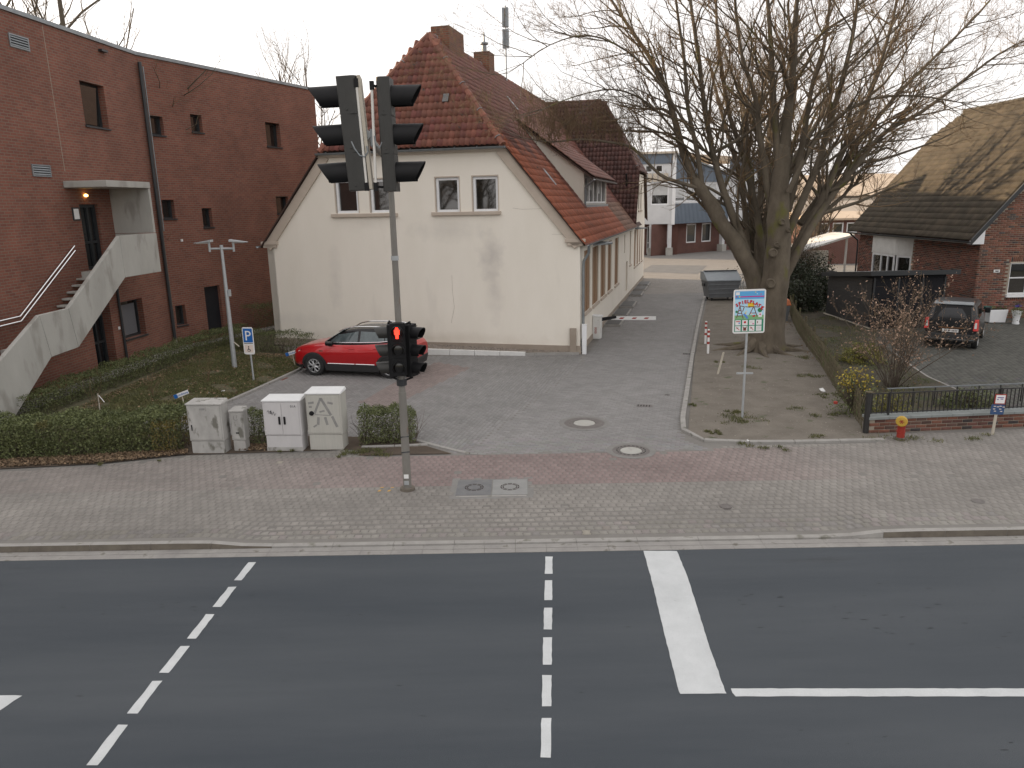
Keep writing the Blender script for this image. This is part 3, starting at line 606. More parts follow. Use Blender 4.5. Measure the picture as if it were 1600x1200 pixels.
# side wall (right)
TS = FR((0, 0, 0), (0, 1)); LEN = 27.7
bays = [(.95, 2.5), (3.0, 4.75), (5.4, 7.05), (7.75, 9.15), (10.4, 12.0)]
h1 = [(a, b_, 1.33, 3.62, .13) for a, b_ in bays] + [(14.75, 15.15, 2.62, 3.62, .2), (15.75, 16.7, .42, 2.1, .2)]
h2 = [(20.4, 21.5, 1.4, 3.64, .12), (22.3, 23.3, 1.4, 3.64, .12), (24.0, 24.9, 1.4, 3.64, .12), (25.7, 26.5, 1.4, 3.64, .12), (17.7, 18.5, 1.75, 3.7, .2)]
h3 = [(22.7, 23.65, 4.8, 6.4, .15), (24.3, 25.2, 4.8, 6.4, .15)]
WY0, WY1 = 19.5, 28.1; WM = (WY0 + WY1) / 2; WS = (RZ - EZ) / (WM - WY0)
wtop = lambda a: EZ - .1 if a < WY0 else min(EZ + WS * (a - WY0), EZ + WS * (WY1 - a), 7.05)
k1 = WY0 + (7.05 - EZ) / WS; k2_ = WY1 - (7.05 - EZ) / WS
b = MB(); wallmesh(b, TS, 0, WY1, .0, wtop, h1 + h2 + h3, .2, 0, None, (WY0, WY0 + 1e-4, k1, k2_))
b.box(-.0, 0.001, 0, .001, 0, .001)
b.build('side_wall', m_plaster, house)
b = MB(); b.box(-W_, -W_ + .3, 0, WY1, 0, EZ); b.box(-W_, 0, WY1 - .02, WY1, 0, EZ); b.build('rear_wall', m_plaster, house)
def shutter(T, h, n=2):
    o = MB().box(h[0] + .04, h[1] - .04, h[4] - .1, h[4] - .04, h[2] + .02, h[3], 0, T).build('roller_shutter', m_shut, house)
    for i in range(1, n):
        x = h[0] + (h[1] - h[0]) * i / n; MB().box(x - .03, x + .03, h[4] - .13, h[4] - .1, h[2] + .02, h[3], 0, T).build('mullion', m_shut, o)
for h in h1[:5]:
    shutter(TS, h); MB().box(h[0] - .05, h[1] + .05, -.07, h[4] - .04, h[2] - .09, h[2] - .002, 0, TS).build('sill', m_trim, house)
for h in h2: shutter(TS, h, 1); MB().box(h[0] - .04, h[1] + .04, -.06, h[4] - .04, h[2] - .08, h[2] - .002, 0, TS).build('sill', m_trim, house)
shutter(TS, h1[5], 1)
MB().box(h1[6][0], h1[6][1], .12, .18, .42, 2.1, 0, TS).build('door', m_shut, house)
for h in h3:
    win(house, TS, h[0], h[1], h[2], h[3], .1, .08, m_trim, m_glass, mul=(.5,), ft=.06)
    MB().box(h[0] - .05, h[1] + .05, -.07, .0, h[2] - .1, h[2], 0, TS).build('sill', m_trim, house)
for c in (4.1, 21.6):
    b = MB(); P = [(c + .95 * math.cos(t), -.65 * math.sin(t)) for t in np.linspace(0, math.pi, 12)]
    b.prism(P, 3.70, 3.76, 0, TS, ax=2); b.build('canopy', m_zinc, house)
# plinth on the side + light wells
MB().box(.4, 27.7, -.03, 0, 0, .22, 0, TS).build('plinth', m_plinth, house)
for a in (6.2, 9.2, 12.2, 17.2, 20.0, 22.6):
    o = MB().box(a, a + 2.1, -.78, -.04, -.02, .10, 0, TS).build('light_well', m_kerb, house)
    MB().box(a + .08, a + 2.02, -.70, -.10, .10, .115, 0, TS).build('light_well_cover', m_frame, o)
# verge boards + kneelers on the gable
def band(T, P0, P1, wd, y0, y1, nm, mat, up=True):
    (a0, z0), (a1, z1) = P0, P1; L = math.hypot(a1 - a0, z1 - z0); nx, nz = (z1 - z0) / L * wd, -(a1 - a0) / L * wd
    if nz > 0: nx, nz = -nx, -nz
    return MB().prism([(a0, z0), (a1, z1), (a1 + nx, z1 + nz), (a0 + nx, z0 + nz)], y0, y1, 0, T).build(nm, mat, house, bevel=.01, seg=1)
for s_ in (1, -1):
    f = (lambda u: W_ - u) if s_ == 1 else (lambda u: u)
    z0 = EZ + .02
    band(TG, (f(-.08), z0 - .10), (f(KU + .02), KZ), .34, -.09, .0, 'verge_board', m_trim)
    band(TG, (f(.25), z0 + .05), (f(KU), KZ - .26), .12, -.05, -.0, 'verge_board', m_trim)
    MB().box(min(f(-.20), f(.52)), max(f(-.20), f(.52)), -.12, .0, 3.98, 4.10, 0, TG).build('kneeler', m_trim, house, bevel=.015)
    MB().box(min(f(-.13), f(.45)), max(f(-.13), f(.45)), -.09, .0, 3.86, 3.98, 0, TG).build('kneeler', m_trim, house, bevel=.015)
MB().box(KU - .15, W_ - KU + .15, -.12, 0, KZ - .16, KZ - .01, 0, TG).build('eaves_board', m_trim, house)
# ---- roof slabs
def rs(u): return EZ + .03 + SL * u
b = MB(); H_ = .0
ymw = WM
b.add([(.18, -.18, rs(-.18)), (RX, HIPY - .1, RZ + .03), (RX, WM, RZ + .03), (.18, WM, rs(-.18)), (-KU + .0, -.18, rs(KU))], [(0, 3, 2, 1, 4)])
b.add([(-W_ - .18, -.18, rs(-.18)), (RX, HIPY - .1, RZ + .03), (RX, WY1, RZ + .03), (-W_ - .18, WY1, rs(-.18)), (-W_ + KU, -.18, rs(KU))], [(4, 1, 2, 3, 0)])
b.add([(-W_ + KU, -.18, rs(KU)), (-KU, -.18, rs(KU)), (RX, HIPY - .1, RZ + .03)], [(0, 1, 2)])
HWX = -2.4      # ridge end of the wing half hip
wk = 7.1
b.add([(.2, WY0 - .12, EZ - .05), (.2, k1 - .1, wk), (HWX, WM, RZ + .03), (RX, WM, RZ + .03)], [(0, 1, 2, 3)])
b.add([(.2, WY1 + .12, EZ - .05), (.2, k2_ + .1, wk), (HWX, WM, RZ + .03), (RX, WM, RZ + .03)], [(3, 2, 1, 0)])
b.add([(.2, k1 - .1, wk), (.2, k2_ + .1, wk), (HWX, WM, RZ + .03)], [(0, 1, 2)])
roof = b.build('roof', m_under, house)
# ---- pantiles
def pantile(wd, ln, amp=.062, n=6):
    V = []
    xs = np.linspace(0, 1, n)
    def prof(t): return amp * (math.sin(t * 2 * math.pi - .6) * .5 + .5) + (.01 if t < .2 else 0)
    for yy, dz in ((0, .018), (ln, .0)):
        for t in xs: V.append(((t - .5) * wd * 1.06, yy, prof(t) + dz))
    for t in xs: V.append(((t - .5) * wd * 1.06, 0, prof(t) + .0))
    F = [(i, i + 1, n + i + 1, n + i) for i in range(n - 1)] + [(2 * n + i, 2 * n + i + 1, i + 1, i) for i in range(n - 1)]
    return np.array(V), np.array(F)
def plane_tiles(O, ea, eb, wd, ln, n_a, n_b, inside, jitter=.004):
    """O: origin, ea: unit vector along the course, eb: unit vector up the slope (3d)"""
    ea = np.array(ea, float); eb = np.array(eb, float); nn = np.cross(ea, eb); nn /= np.linalg.norm(nn)
    R0 = np.stack([ea, eb, nn], 1); T = []
    for j in range(n_b):
        for i in range(n_a):
            a, c = (i + .5) * wd, j * ln
            if inside(a, c): T.append(np.array(O) + ea * (a + rng.normal(0, jitter)) + eb * c + nn * (.02 + rng.normal(0, .002)))
    T = np.array(T); k = len(T); w_ = rng.normal(0, .012, k)
    Rm = np.stack([R0 @ rotz(q)[0] for q in w_]); return T, Rm
hm = mat4(rotz(HA)[0], (HR[0], HR[1], 0)); HM3 = rotz(HA)[0]; HO = np.array([HR[0], HR[1], 0.])
def toW(T): return T @ HM3.T + HO
tb, tf_ = pantile(.2, .36)
# front hip
hl = math.hypot(HIPY + .18, RZ - KZ); eb = np.array([0, HIPY + .08, RZ + .03 - rs(KU)]); HL = np.linalg.norm(eb); eb = eb / HL
hw = W_ - 2 * KU
T, Rm = plane_tiles((-W_ + KU, -.2, rs(KU) + .0), (1, 0, 0), eb, hw / 35, HL / 16.0, 35, 16, lambda a, c: (a > hw / 2 * (c + .1) / HL * .985) and (hw - a > hw / 2 * (c + .1) / HL * .985))
n = len(T); tn = np.array([.165, .057, .038])[None] * rng.uniform(.82, 1.18, (n, 1))
pieces('roof_tile', tb, tf_, Rm, T, m_tile, roof, rng.random(n), tn, PW=toW(T), limit=290, stuffname='roof_tiles', smooth=True)
# right slope
DY0, DY1 = 6.55, 13.95; DU = -.9        # dormer front
DS = .75                                   # dormer roof slope
DF = 6.62                                  # dormer front eave height
udt = (DF - DS * .9 - (EZ + .0)) / (SL - DS)        # where dormer roof meets the main roof
ebr = np.array([-1, 0, SL]); ebr = ebr / np.linalg.norm(ebr); sl_len = (W_ / 2 + .2) * math.sqrt(1 + SL * SL)
def ins_r(a, c):
    y = a - .2; u = -.2 + c / math.sqrt(1 + SL * SL) + .1
    z = rs(u)
    if u > KU and y < (u - KU) / (W_ / 2 - KU) * HIPY: return False
    if u > W_ / 2: return False
    if y > WY0 - .1 and z < RZ - 0 and y > WY0 + (z - EZ) / WS - .1: return False
    if DY0 < y < DY1 and .85 < u < udt - .1: return False
    return True
T, Rm = plane_tiles((.2, -.2, rs(-.2)), (0, 1, 0), ebr, .205, .315, 125, 33, ins_r)
n = len(T); u = -T[:, 0]; y = T[:, 1]
new = ((u < 2.6 + .25 * np.sin(y * 3)) & (y < 5.8)) | (u < .75)
tn = np.where(new[:, None], np.array([[.30, .088, .042]]), np.array([[.155, .056, .040]])) * rng.uniform(.8, 1.18, (n, 1))
old = (y > 13.6) & (u < .9); tn[old] = np.array([.19, .10, .065]) * rng.uniform(.7, 1.2, (old.sum(), 1))
V, F = replicate(tb, tf_, Rm, T); nf = len(tf_)
link('roof_tiles', rawmesh('roof_tiles', V, F, m_tile, np.repeat(rng.random(n), nf), np.repeat(tn, nf, 0), True), roof, 'stuff')
# wing front slope (dark brown) and half hip
ebw = np.array([0, WM - WY0, RZ - EZ]); WL = np.linalg.norm(ebw); ebw /= WL
def ins_w(a, c):
    x = .2 - a; y = WY0 + c / WL * (WM - WY0); z = EZ + (RZ - EZ) * c / WL
    if z > wk and x > .2 + (HWX - .2) * (z - wk) / (RZ - wk): return False
    return -x <= (z - EZ) / SL + .15
T, Rm = plane_tiles((.2, WY0 - .15, EZ + .02), (-1, 0, 0), ebw, .23, .33, 30, 26, ins_w)
Rm = np.stack([Rm[:, :, 0] * -1, Rm[:, :, 1], Rm[:, :, 2] * -1], -1)   # keep the outside up
n = len(T); tn = np.array([.085, .038, .032])[None] * rng.uniform(.7, 1.3, (n, 1)); nf = len(tf_)
V, F = replicate(tb, tf_, Rm, T); link('roof_tiles', rawmesh('roof_tiles', V, F, m_tile, np.repeat(rng.random(n), nf), np.repeat(tn, nf, 0), True), roof, 'stuff')
ebh = np.array([HWX - .2, 0, RZ - wk]); HL2 = np.linalg.norm(ebh); ebh /= HL2; hw2 = k2_ - k1 + .2
T, Rm = plane_tiles((.22, k1 - .1, wk), (0, 1, 0), ebh, .22, .33, int(hw2 / .22), 16, lambda a, c: a > hw2 / 2 * c / HL2 and hw2 - a > hw2 / 2 * c / HL2)
n = len(T); tn = np.array([.10, .045, .036])[None] * rng.uniform(.7, 1.3, (n, 1)); V, F = replicate(tb, tf_, Rm, T)
link('roof_tiles', rawmesh('roof_tiles', V, F, m_tile, np.repeat(rng.random(n), nf), np.repeat(tn, nf, 0), True), roof, 'stuff')
# ridge / hip caps
def caps(P0, P1, L=.36, r=.115, tint_=(.19, .068, .042)):
    P0 = np.array(P0, float); P1 = np.array(P1, float); d = P1 - P0; tot = np.linalg.norm(d); d /= tot; n = int(tot / L)
    key = ('cap', round(r, 3), tint_)
    for i in range(n):
        b = MB(); b.tube([P0 + d * L * i, P0 + d * (L * (i + 1) + .04)], [r * 1.08, r * .95], 8)
        me_o = b.build('ridge_tile', m_tile, roof, smooth=True)
        attrs(me_o.data, random.random(), np.array(tint_) * random.uniform(.8, 1.2))
        if i % 4 == 1:
            q = P0 + d * L * i; t = MB(); t.tube([q - d * .012, q + d * .012], r * 1.16, 10); t.build('cap_clamp', m_zinc, me_o)
caps((-KU, -.2, rs(KU)), (RX, HIPY - .1, RZ + .03)); caps((-W_ + KU, -.2, rs(KU)), (RX, HIPY - .1, RZ + .03))
caps((RX, HIPY, RZ + .04), (RX, WM, RZ + .04), .5); caps((RX, WM, RZ + .04), (HWX, WM, RZ + .04), .45, .11, (.10, .05, .04))
caps((.2, k1 - .1, wk), (HWX, WM, RZ + .03), .42, .1, (.10, .05, .04))
# verge edge under the gable slopes (tiles overhang): dark line
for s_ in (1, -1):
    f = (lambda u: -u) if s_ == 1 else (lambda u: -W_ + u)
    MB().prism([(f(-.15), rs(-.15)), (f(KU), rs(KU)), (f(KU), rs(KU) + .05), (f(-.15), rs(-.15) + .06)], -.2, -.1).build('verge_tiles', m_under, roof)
# gutters and pipes
b = MB()
def half_gutter(P0, P1, r=.075):
    P0 = Vector(P0); P1 = Vector(P1); d = (P1 - P0).normalized(); s_ = d.cross(Vector((0, 0, 1))).normalized(); b = MB(); n = 8; pts = []
    for P in (P0, P1):
        for j in range(n + 1):
            t = math.pi + math.pi * j / n; pts.append(P + s_ * math.cos(t) * r + Vector((0, 0, 1)) * math.sin(t) * r)
        for j in range(n + 1):
            t = 2 * math.pi - math.pi * j / n; pts.append(P + s_ * math.cos(t) * (r - .01) + Vector((0, 0, 1)) * math.sin(t) * (r - .01))
    k = 2 * (n + 1); b.add(pts, [(j, (j + 1) % k, k + (j + 1) % k, k + j) for j in range(k)] + [tuple(range(k))[::-1], tuple(range(k, 2 * k))]); return b
g = half_gutter((-W_ + KU - .1, -.30, KZ - .02), (-KU + .1, -.30, KZ - .02)); gg = g.build('gutter', m_zinc, house, smooth=True)
for i in range(9):
    x = -W_ + KU + .3 + i * .83; MB().tube([(x, -.30, KZ - .02 - .08), (x, -.30, KZ + .0), (x, -.18, KZ + .03)], .012, 5).build('gutter_bracket', m_zinc, gg)
half_gutter((.30, -.2, EZ - .12), (.30, WY0 + .1, EZ - .12)).build('gutter', m_zinc, house, smooth=True)
half_gutter((-W_ - .30, -.2, EZ - .12), (-W_ - .30, 4, EZ - .12)).build('gutter', m_zinc, house, smooth=True)
MB().tube([(.30, .15, EZ - .18), (.28, .2, EZ - .45), (.09, .25, EZ - .75), (.08, .25, EZ - 1.1), (.08, .25, .05)], .052, 10).build('downpipe', m_zinc, house, smooth=True)
MB().tube([(.08, .25, .5), (.08, .25, .04)], .072, 10).build('downpipe_shoe', m_steel, house, smooth=True)
MB().box(-.35, -.12, -.11, -.05, .02, .95, 0).build('corner_guard', m_plinth, house)
# dormer
dm = MB()
fu = -.9; fz = EZ + SL * .9
uback = (DF + .02 - (EZ)) / (SL - DS) if False else udt
zb = EZ + SL * udt
dm.add([(fu, DY0, fz), (-udt, DY0, zb), (fu, DY0, DF)], [(0, 2, 1)]); dm.add([(fu, DY1, fz), (-udt, DY1, zb), (fu, DY1, DF)], [(0, 1, 2)])
TD = FR((fu, DY0, 0), (0, 1)); dwid = DY1 - DY0
wallmesh(dm, TD, 0, dwid, fz - .1, DF, [(.25, dwid - .25, fz + .12, DF - .12, .12)], .12)
dormer = dm.build('dormer', m_plaster, house)
n = 5; ww = (dwid - .5) / n
for i in range(n): win(dormer, TD, .25 + i * ww + .01, .25 + (i + 1) * ww - .01, fz + .14, DF - .14, .1, .09, m_white, m_glass, curtain=(.0, .5, 0, .6, 0)[i], ft=.08)
MB().box(-.08, dwid + .08, -.1, 0, fz - .04, fz + .10, 0, TD).build('dormer_sill', m_zinc, dormer)
ebd = np.array([-1, 0, DS]); ebd /= np.linalg.norm(ebd); dl = (udt - .9 + .45) * math.sqrt(1 + DS * DS)
b = MB(); x0 = fu + .42; z0 = DF - DS * .42 + .06
b.hexa([(x0, DY0 - .2, z0 - .08), (x0, DY1 + .2, z0 - .08), (-udt - .1, DY1 + .2, zb), (-udt - .1, DY0 - .2, zb)], [(x0, DY0 - .2, z0), (x0, DY1 + .2, z0), (-udt - .1, DY1 + .2, zb + .08), (-udt - .1, DY0 - .2, zb + .08)])
droof = b.build('dormer_roof', m_under, dormer)
T, Rm = plane_tiles((x0, DY0 - .2, z0), (0, 1, 0), ebd, .205, .33, int((dwid + .4) / .205), int(dl / .33), lambda a, c: True)
n = len(T); tn = np.array([.17, .062, .042])[None] * rng.uniform(.6, 1.3, (n, 1)); V, F = replicate(tb, tf_, Rm, T)
link('dormer_tiles', rawmesh('dormer_tiles', V, F, m_tile, np.repeat(rng.random(n), nf), np.repeat(tn, nf, 0), True), dormer, 'stuff')
half_gutter((x0 + .07, DY0 - .25, z0 - .06), (x0 + .07, DY1 + .2, z0 - .06), .06).build('dormer_gutter', m_zinc, dormer, smooth=True)
MB().tube([(x0 + .05, DY0 - .15, z0 - .1), (fu + .06, DY0 - .05, z0 - .4), (fu + .06, DY0 - .05, fz + .05), (fu + .2, DY0 - .05, fz - .2)], .045, 8).build('dormer_pipe', m_zinc, dormer, smooth=True)
# skylight on the lower slope
for (u0, y0, l) in ((2.0, 3.2, .9), (4.9, 9.0, .6)):
    z = rs(u0) + .09
    MB().hexa([(-u0, y0, z), (-u0 + .5, y0, z - SL * .5), (-u0 + .5, y0 + .35, z - SL * .5), (-u0, y0 + .35, z)], [(-u0, y0, z + .05), (-u0 + .5, y0, z - SL * .5 + .05), (-u0 + .5, y0 + .35, z - SL * .5 + .05), (-u0, y0 + .35, z + .05)]).build('skylight', m_zinc, roof)
# glass pane tile on the hip
q = np.array((-W_ + KU, -.2, rs(KU))) + np.array([1, 0, 0]) * 4.55 + eb * 1.9
MB().hexa([q + (0, -.08, .0), q + (.22, -.08, 0), q + (.22, -.08, 0) + eb * .34, q + (0, -.08, 0) + eb * .34], [q + (0, -.1, .03), q + (.22, -.1, .03), q + (.22, -.1, .03) + eb * .34, q + (0, -.1, .03) + eb * .34]).build('skylight', m_glass, roof)
# chimneys
def bbox_uv(mb, x0, x1, y0, y1, z0, z1, T=None, m=0):
    c = [(x0, y0), (x1, y0), (x1, y1), (x0, y1)]; d = 0
    for i in range(4):
        (ax, ay), (bx, by) = c[i], c[(i + 1) % 4]; L = math.hypot(bx - ax, by - ay)
        mb.poly([(ax, ay, z0), (bx, by, z0), (bx, by, z1), (ax, ay, z1)], m, T, [(d, z0), (d + L, z0), (d + L, z1), (d, z1)]); d += L
    mb.poly([(x0, y0, z1), (x1, y0, z1), (x1, y1, z1), (x0, y1, z1)], m, T, [(0, 0), (.05, 0), (.05, .05), (0, .05)])
b = MB(); bbox_uv(b, RX - .38, RX + .38, 3.75, 5.6, RZ - .9, RZ + .42); bbox_uv(b, RX - .38, RX + .38, 3.75, 5.6, RZ + .42, RZ + .60); ch = b.build('chimney', m_chimbrick, roof)
b = MB(); bbox_uv(b, RX - .40, RX + .35, 9.5, 10.4, RZ - .9, RZ + .5); bbox_uv(b, RX - .40, RX + .35, 9.5, 10.4, RZ + .5, RZ + .68); ch = b.build('chimney', m_chimbrick, roof)
MB().lathe([(.11, 0), (.11, .35), (.2, .38), (.2, .44), (.05, .5), (.03, .9)], (RX, 9.95, RZ + .68), 12).build('chimney_cowl', m_zinc, roof, smooth=True)
# antenna mast with two panels
am = MB().tube([(RX + .15, 13.4, RZ - .5), (RX + .15, 13.4, RZ + 3.5)], .04, 8).build('antenna_mast', m_steel, house)
for z in (RZ + 1.5, RZ + 2.5):
    MB().box(RX + .0, RX + .10, 13.3, 13.5, z, z + .9).box(RX + .20, RX + .30, 13.3, 13.5, z, z + .9).build('antenna_panel', m_zinc, am)
# vent pipe on the wing slope
MB().tube([(-.55, WY0 + 1.2, 6.0), (-.55, WY0 + 1.0, 7.0)], .06, 8).build('vent_pipe', m_tile, roof)
# hairline cracks in the render
for pts in (((801, 325), (815, 327), (848, 326)), ((706, 430), (707, 455), (710, 480), (705, 505)), ((862, 366), (880, 366))):
    P = [PL(HR, -UU, *q) for q in pts]; Pl = []
    for q in P: d_ = q[:2] - HR; Pl.append((float(d_ @ UU), -.0015, float(q[2])))
    MB().tube(Pl, .004, 4).build('crack', m_plinth, house)
# white edging blocks of the gravel strip
wb = bpy.data.objects.new('gravel_kerb', None); col.objects.link(wb); wb['kind'] = 'structure'
A0 = G(664, 554)[:2]; A1 = G(821, 556)[:2]; A2 = G(905, 554)[:2]
P = [A0 + (A1 - A0) * t for t in np.linspace(0, 1, 5)]; ext = [A0 - (A1 - A0) * t / 4 for t in (4, 3, 2, 1)]
P = ext + P
for i in range(len(P) - 1):
    p, q = P[i], P[i + 1]; d = (q - p) / np.linalg.norm(q - p); p = p + d * .008; q = q - d * .008; nr = np.array([-d[1], d[0]]) * .12
    t = i / (len(P) - 1); hh = .30 - .17 * t; h2_ = hh - .17 / (len(P) - 1)
    MB().hexa([(*p, -.05), (*q, -.05), (*(q + nr), -.05), (*(p + nr), -.05)], [(*p, hh), (*q, h2_), (*(q + nr), h2_), (*(p + nr), hh)]).build('white_block', m_whitew, wb, bevel=.008, seg=1)
p, q = A1, A2; MB().hexa([(*p, -.05), (*q, -.05), (*(q + (0, .1)), -.05), (*(p + (0, .1)), -.05)], [(*p, .10), (*q, .08), (*(q + (0, .1)), .08), (*(p + (0, .1)), .10)]).build('edging_stone', m_kerb, wb)
# gravel fill, raised
gp = [A0 - (A1 - A0) + (0, .1), A0 + (0, .1), A1 + (0, .1), A2 + (0, .08), HW(0.05, -.03), HW(-6, -.03), HW(-9.5, -.03)]
xs = rng.uniform(-7, 2.6, 9000); ys = rng.uniform(25.9, 30, 9000); k = inpoly(xs, ys, gp); xs, ys = xs[k], ys[k]
zz = np.interp(xs, [-6, 2.5], [.29, .07])
gz = [np.interp(p[0], [-6, 2.5], [.27, .06]) for p in gp]
MB().poly([(p[0], p[1], z) for p, z in zip(gp, gz)]).build('gravel_bed', m_grav, None, kind='structure')
ob = np.array([(1, 0, 0), (0, 1, 0), (-1, 0, 0), (0, -1, 0), (0, 0, .8)], float); of = np.array([(0, 1, 4), (1, 2, 4), (2, 3, 4), (3, 0, 4)])
s_ = rng.uniform(.015, .04, len(xs)); V, F = replicate(ob, of, rotz(rng.uniform(0, 6, len(xs))) * s_[:, None, None], np.stack([xs, ys, zz], 1))
o = link('gravel', rawmesh('gravel', V, F, M('pebble', (.11, .085, .07), (.36, .32, .28), 25, .9, rnd=.4), rng.random(len(F))), None, 'stuff')
tag(o, 'mixed grey and brown pebbles in the strip along the cream gable wall', 'gravel', kind='stuff')

# ================================================================== RED BRICK BUILDING
K = np.array([-13.41, 29.0]); wv1 = np.array([.0825, .9966]); wv2 = np.array([.406, .914]); RH = 10.98
red_b = thing('brick_building', 'large dark red brick building with angled facade and outdoor concrete stairs', 'building', (0, 0, 0))
L1 = 12.6
T1 = FR((*(K - wv1 * L1), 0), wv1); T2 = FR((*K, 0), wv2)
S = lambda s_: L1 - s_
hl1 = [(S(3.5), S(2.22), 8.1, 9.48, .28), (S(4.45), S(3.5), 3.5, 5.6, .15), (S(4.73), S(3.66), .02, 2.55, .35), (S(3.0), S(1.68), .92, 2.26, .28), (S(9.2), S(7.9), .85, 1.35, .2)]
b = MB(); wallmesh(b, T1, 0, L1, 0, RH - .12, hl1, .28); b.build('wall', m_redbrick, red_b)
hl2 = [(.30, .88, 8.13, 8.82, .22), (2.24, 2.82, 8.38, 9.05, .22), (.34, .92, 5.05, 5.76, .22), (2.28, 2.8, 4.66, 5.42, .22), (6.5, 7.45, 8.08, 9.12, .28), (6.75, 7.6, 5.1, 5.9, .22), (.34, .84, .88, 1.68, .22), (1.92, 2.78, .2, 2.25, .22)]
L2 = 10.17
b = MB(); wallmesh(b, T2, 0, L2, 0, RH - .12, hl2, .22); b.build('wall', m_redbrick, red_b)
E2 = K + wv2 * L2; FL = K - wv1 * L1
b = MB()
TB = FR((*E2, 0), (-.914, .406)); wallmesh(b, TB, 0, 14, 0, RH - .12, []); b.build('wall', m_redbrick, red_b)
TF = FR((FL[0] - 22, FL[1], 0), (1, 0)); b = MB(); wallmesh(b, TF, 0, 22, 0, RH - .12, []); b.build('wall', m_redbrick, red_b)
b = MB(); b.poly([(*FL, RH - .15), (*K, RH - .15), (*E2, RH - .15), (E2[0] - 30, E2[1] + 8, RH - .15), (FL[0] - 22, FL[1], RH - .15)]); b.build('roof', m_zinc, red_b)
for T_, L_ in ((T1, L1), (T2, L2)):
    n = int(L_ / 2.5)
    for i in range(n): MB().box(L_ * i / n + .004, L_ * (i + 1) / n - .004, -.05, .32, RH - .12, RH, 0, T_).build('coping', m_zinc, red_b)
# windows
def dwin(T, h, tilt=False, sill=True, glass=None):
    o = win(red_b, T, h[0], h[1], h[2], h[3], h[4], .06, m_frame, glass or m_glass, ft=.06)
    if sill: MB().box(h[0] - .02, h[1] + .05, -.05, h[4] - .06, h[2] - .05, h[2] - .002, 0, T).build('sill', m_frame, o)
    if tilt:
        MB().hexa([(h[0] + .06, h[4] - .05, h[2] + .07), (h[0] + .62 * (h[1] - h[0]), h[4] - .05, h[2] + .07), (h[0] + .62 * (h[1] - h[0]), h[4] - .03, h[2] + .07), (h[0] + .06, h[4] - .03, h[2] + .07)],
                  [(h[0] + .06, h[4] - .05, h[3] - .08), (h[0] + .12, h[4] - .20, h[3] - .08), (h[0] + .12, h[4] - .18, h[3] - .08), (h[0] + .06, h[4] - .03, h[3] - .08)], 0, T).build('sash', m_zinc, o)
    return o
o = dwin(T1, hl1[0], False); h = hl1[0]
# tilted-open inner sash
MB().hexa([(h[0] + .08, .2, h[2] + .08), (h[1] - .35, .2, h[2] + .08), (h[1] - .35, .235, h[2] + .08), (h[0] + .08, .235, h[2] + .08)], [(h[0] + .08, .06, h[3] - .12), (h[1] - .35, .06, h[3] - .12), (h[1] - .35, .095, h[3] - .12), (h[0] + .08, .095, h[3] - .12)], 0, T1).build('sash', m_glass, o)
win(red_b, T1, *hl1[1][:4], .15, .10, m_frame, m_glassd, mul=(.55,), tr=(.42,), name='door')
d2 = win(red_b, T1, *hl1[2][:4], .35, .09, m_frame, m_glassd, mul=(.6,), tr=(.40,), name='door')
dwin(T1, hl1[3]); dwin(T1, hl1[4])
MB().box(hl1[3][0] + .12, hl1[3][1] - .12, .262, .268, 1.0, 2.1, 0, T1).build('blind', M('grey_blind', (.12, .12, .13), rough=.8), red_b)
for i, h in enumerate(hl2[:7]): dwin(T2, h)
MB().box(hl2[7][0], hl2[7][1], .14, .2, .2, 2.25, 0, T2).build('door', m_door, red_b)
# vents
for (s0, s1, z0, z1) in ((6.42, 5.63, 9.93, 10.29), (6.36, 5.56, 6.4, 6.75)):
    b = MB(); a0, a1 = S(s0), S(s1); b.box(a0, a1, -.03, .0, z0, z0 + .04, 0, T1).box(a0, a1, -.03, 0, z1 - .04, z1, 0, T1).box(a0, a0 + .04, -.03, 0, z0 + .04, z1 - .04, 0, T1).box(a1 - .04, a1, -.03, 0, z0 + .04, z1 - .04, 0, T1)
    v = b.build('vent', m_zinc, red_b)
    MB().poly([(a0 + .03, -.004, z0 + .03), (a1 - .03, -.004, z0 + .03), (a1 - .03, -.004, z1 - .03), (a0 + .03, -.004, z1 - .03)], 0, T1).build('vent_opening', m_dark, v)
    for k in range(4):
        z = z0 + .05 + k * (z1 - z0 - .08) / 4; MB().hexa([(a0 + .04, -.035, z), (a1 - .04, -.035, z), (a1 - .04, -.01, z + .04), (a0 + .04, -.01, z + .04)], [(a0 + .04, -.035, z + .008), (a1 - .04, -.035, z + .008), (a1 - .04, -.01, z + .048), (a0 + .04, -.01, z + .048)], 0, T1).build('louvre', m_zinc, v)
MB().tube([T2 @ Vector((.06, -.1, 10.62)), T2 @ Vector((.06, -.1, .1))], .065, 10).build('downpipe', m_frame, red_b, smooth=True)
MB().tube([T2 @ Vector((.22, -.07, 10.5)), T2 @ Vector((.22, -.07, 4.6))], .02, 6).build('cable_duct', m_zinc, red_b, smooth=True)
MB().tube([T2 @ Vector((.06, -.1, .1)), T2 @ Vector((.06, -.1, .42))], .075, 10).build('downpipe_shoe', m_woodp, red_b, smooth=True)
MB().tube([T1 @ Vector((S(3.18), -.06, 2.9)), T1 @ Vector((S(3.18), -.06, .05))], .045, 8).build('downpipe', m_frame, red_b, smooth=True)
MB().box(S(2.23), S(1.9), -.14, 0, 10.58, 10.65, 0, T1).build('floodlight', m_frame, red_b)
MB().box(S(4.85), S(4.52), -.03, 0, 5.1, 5.5, 0, T1).build('notice_board', m_frame, red_b)
MB().box(S(4.81), S(4.56), -.034, -.031, 5.14, 5.46, 0, T1).build('notice', m_wht, red_b)
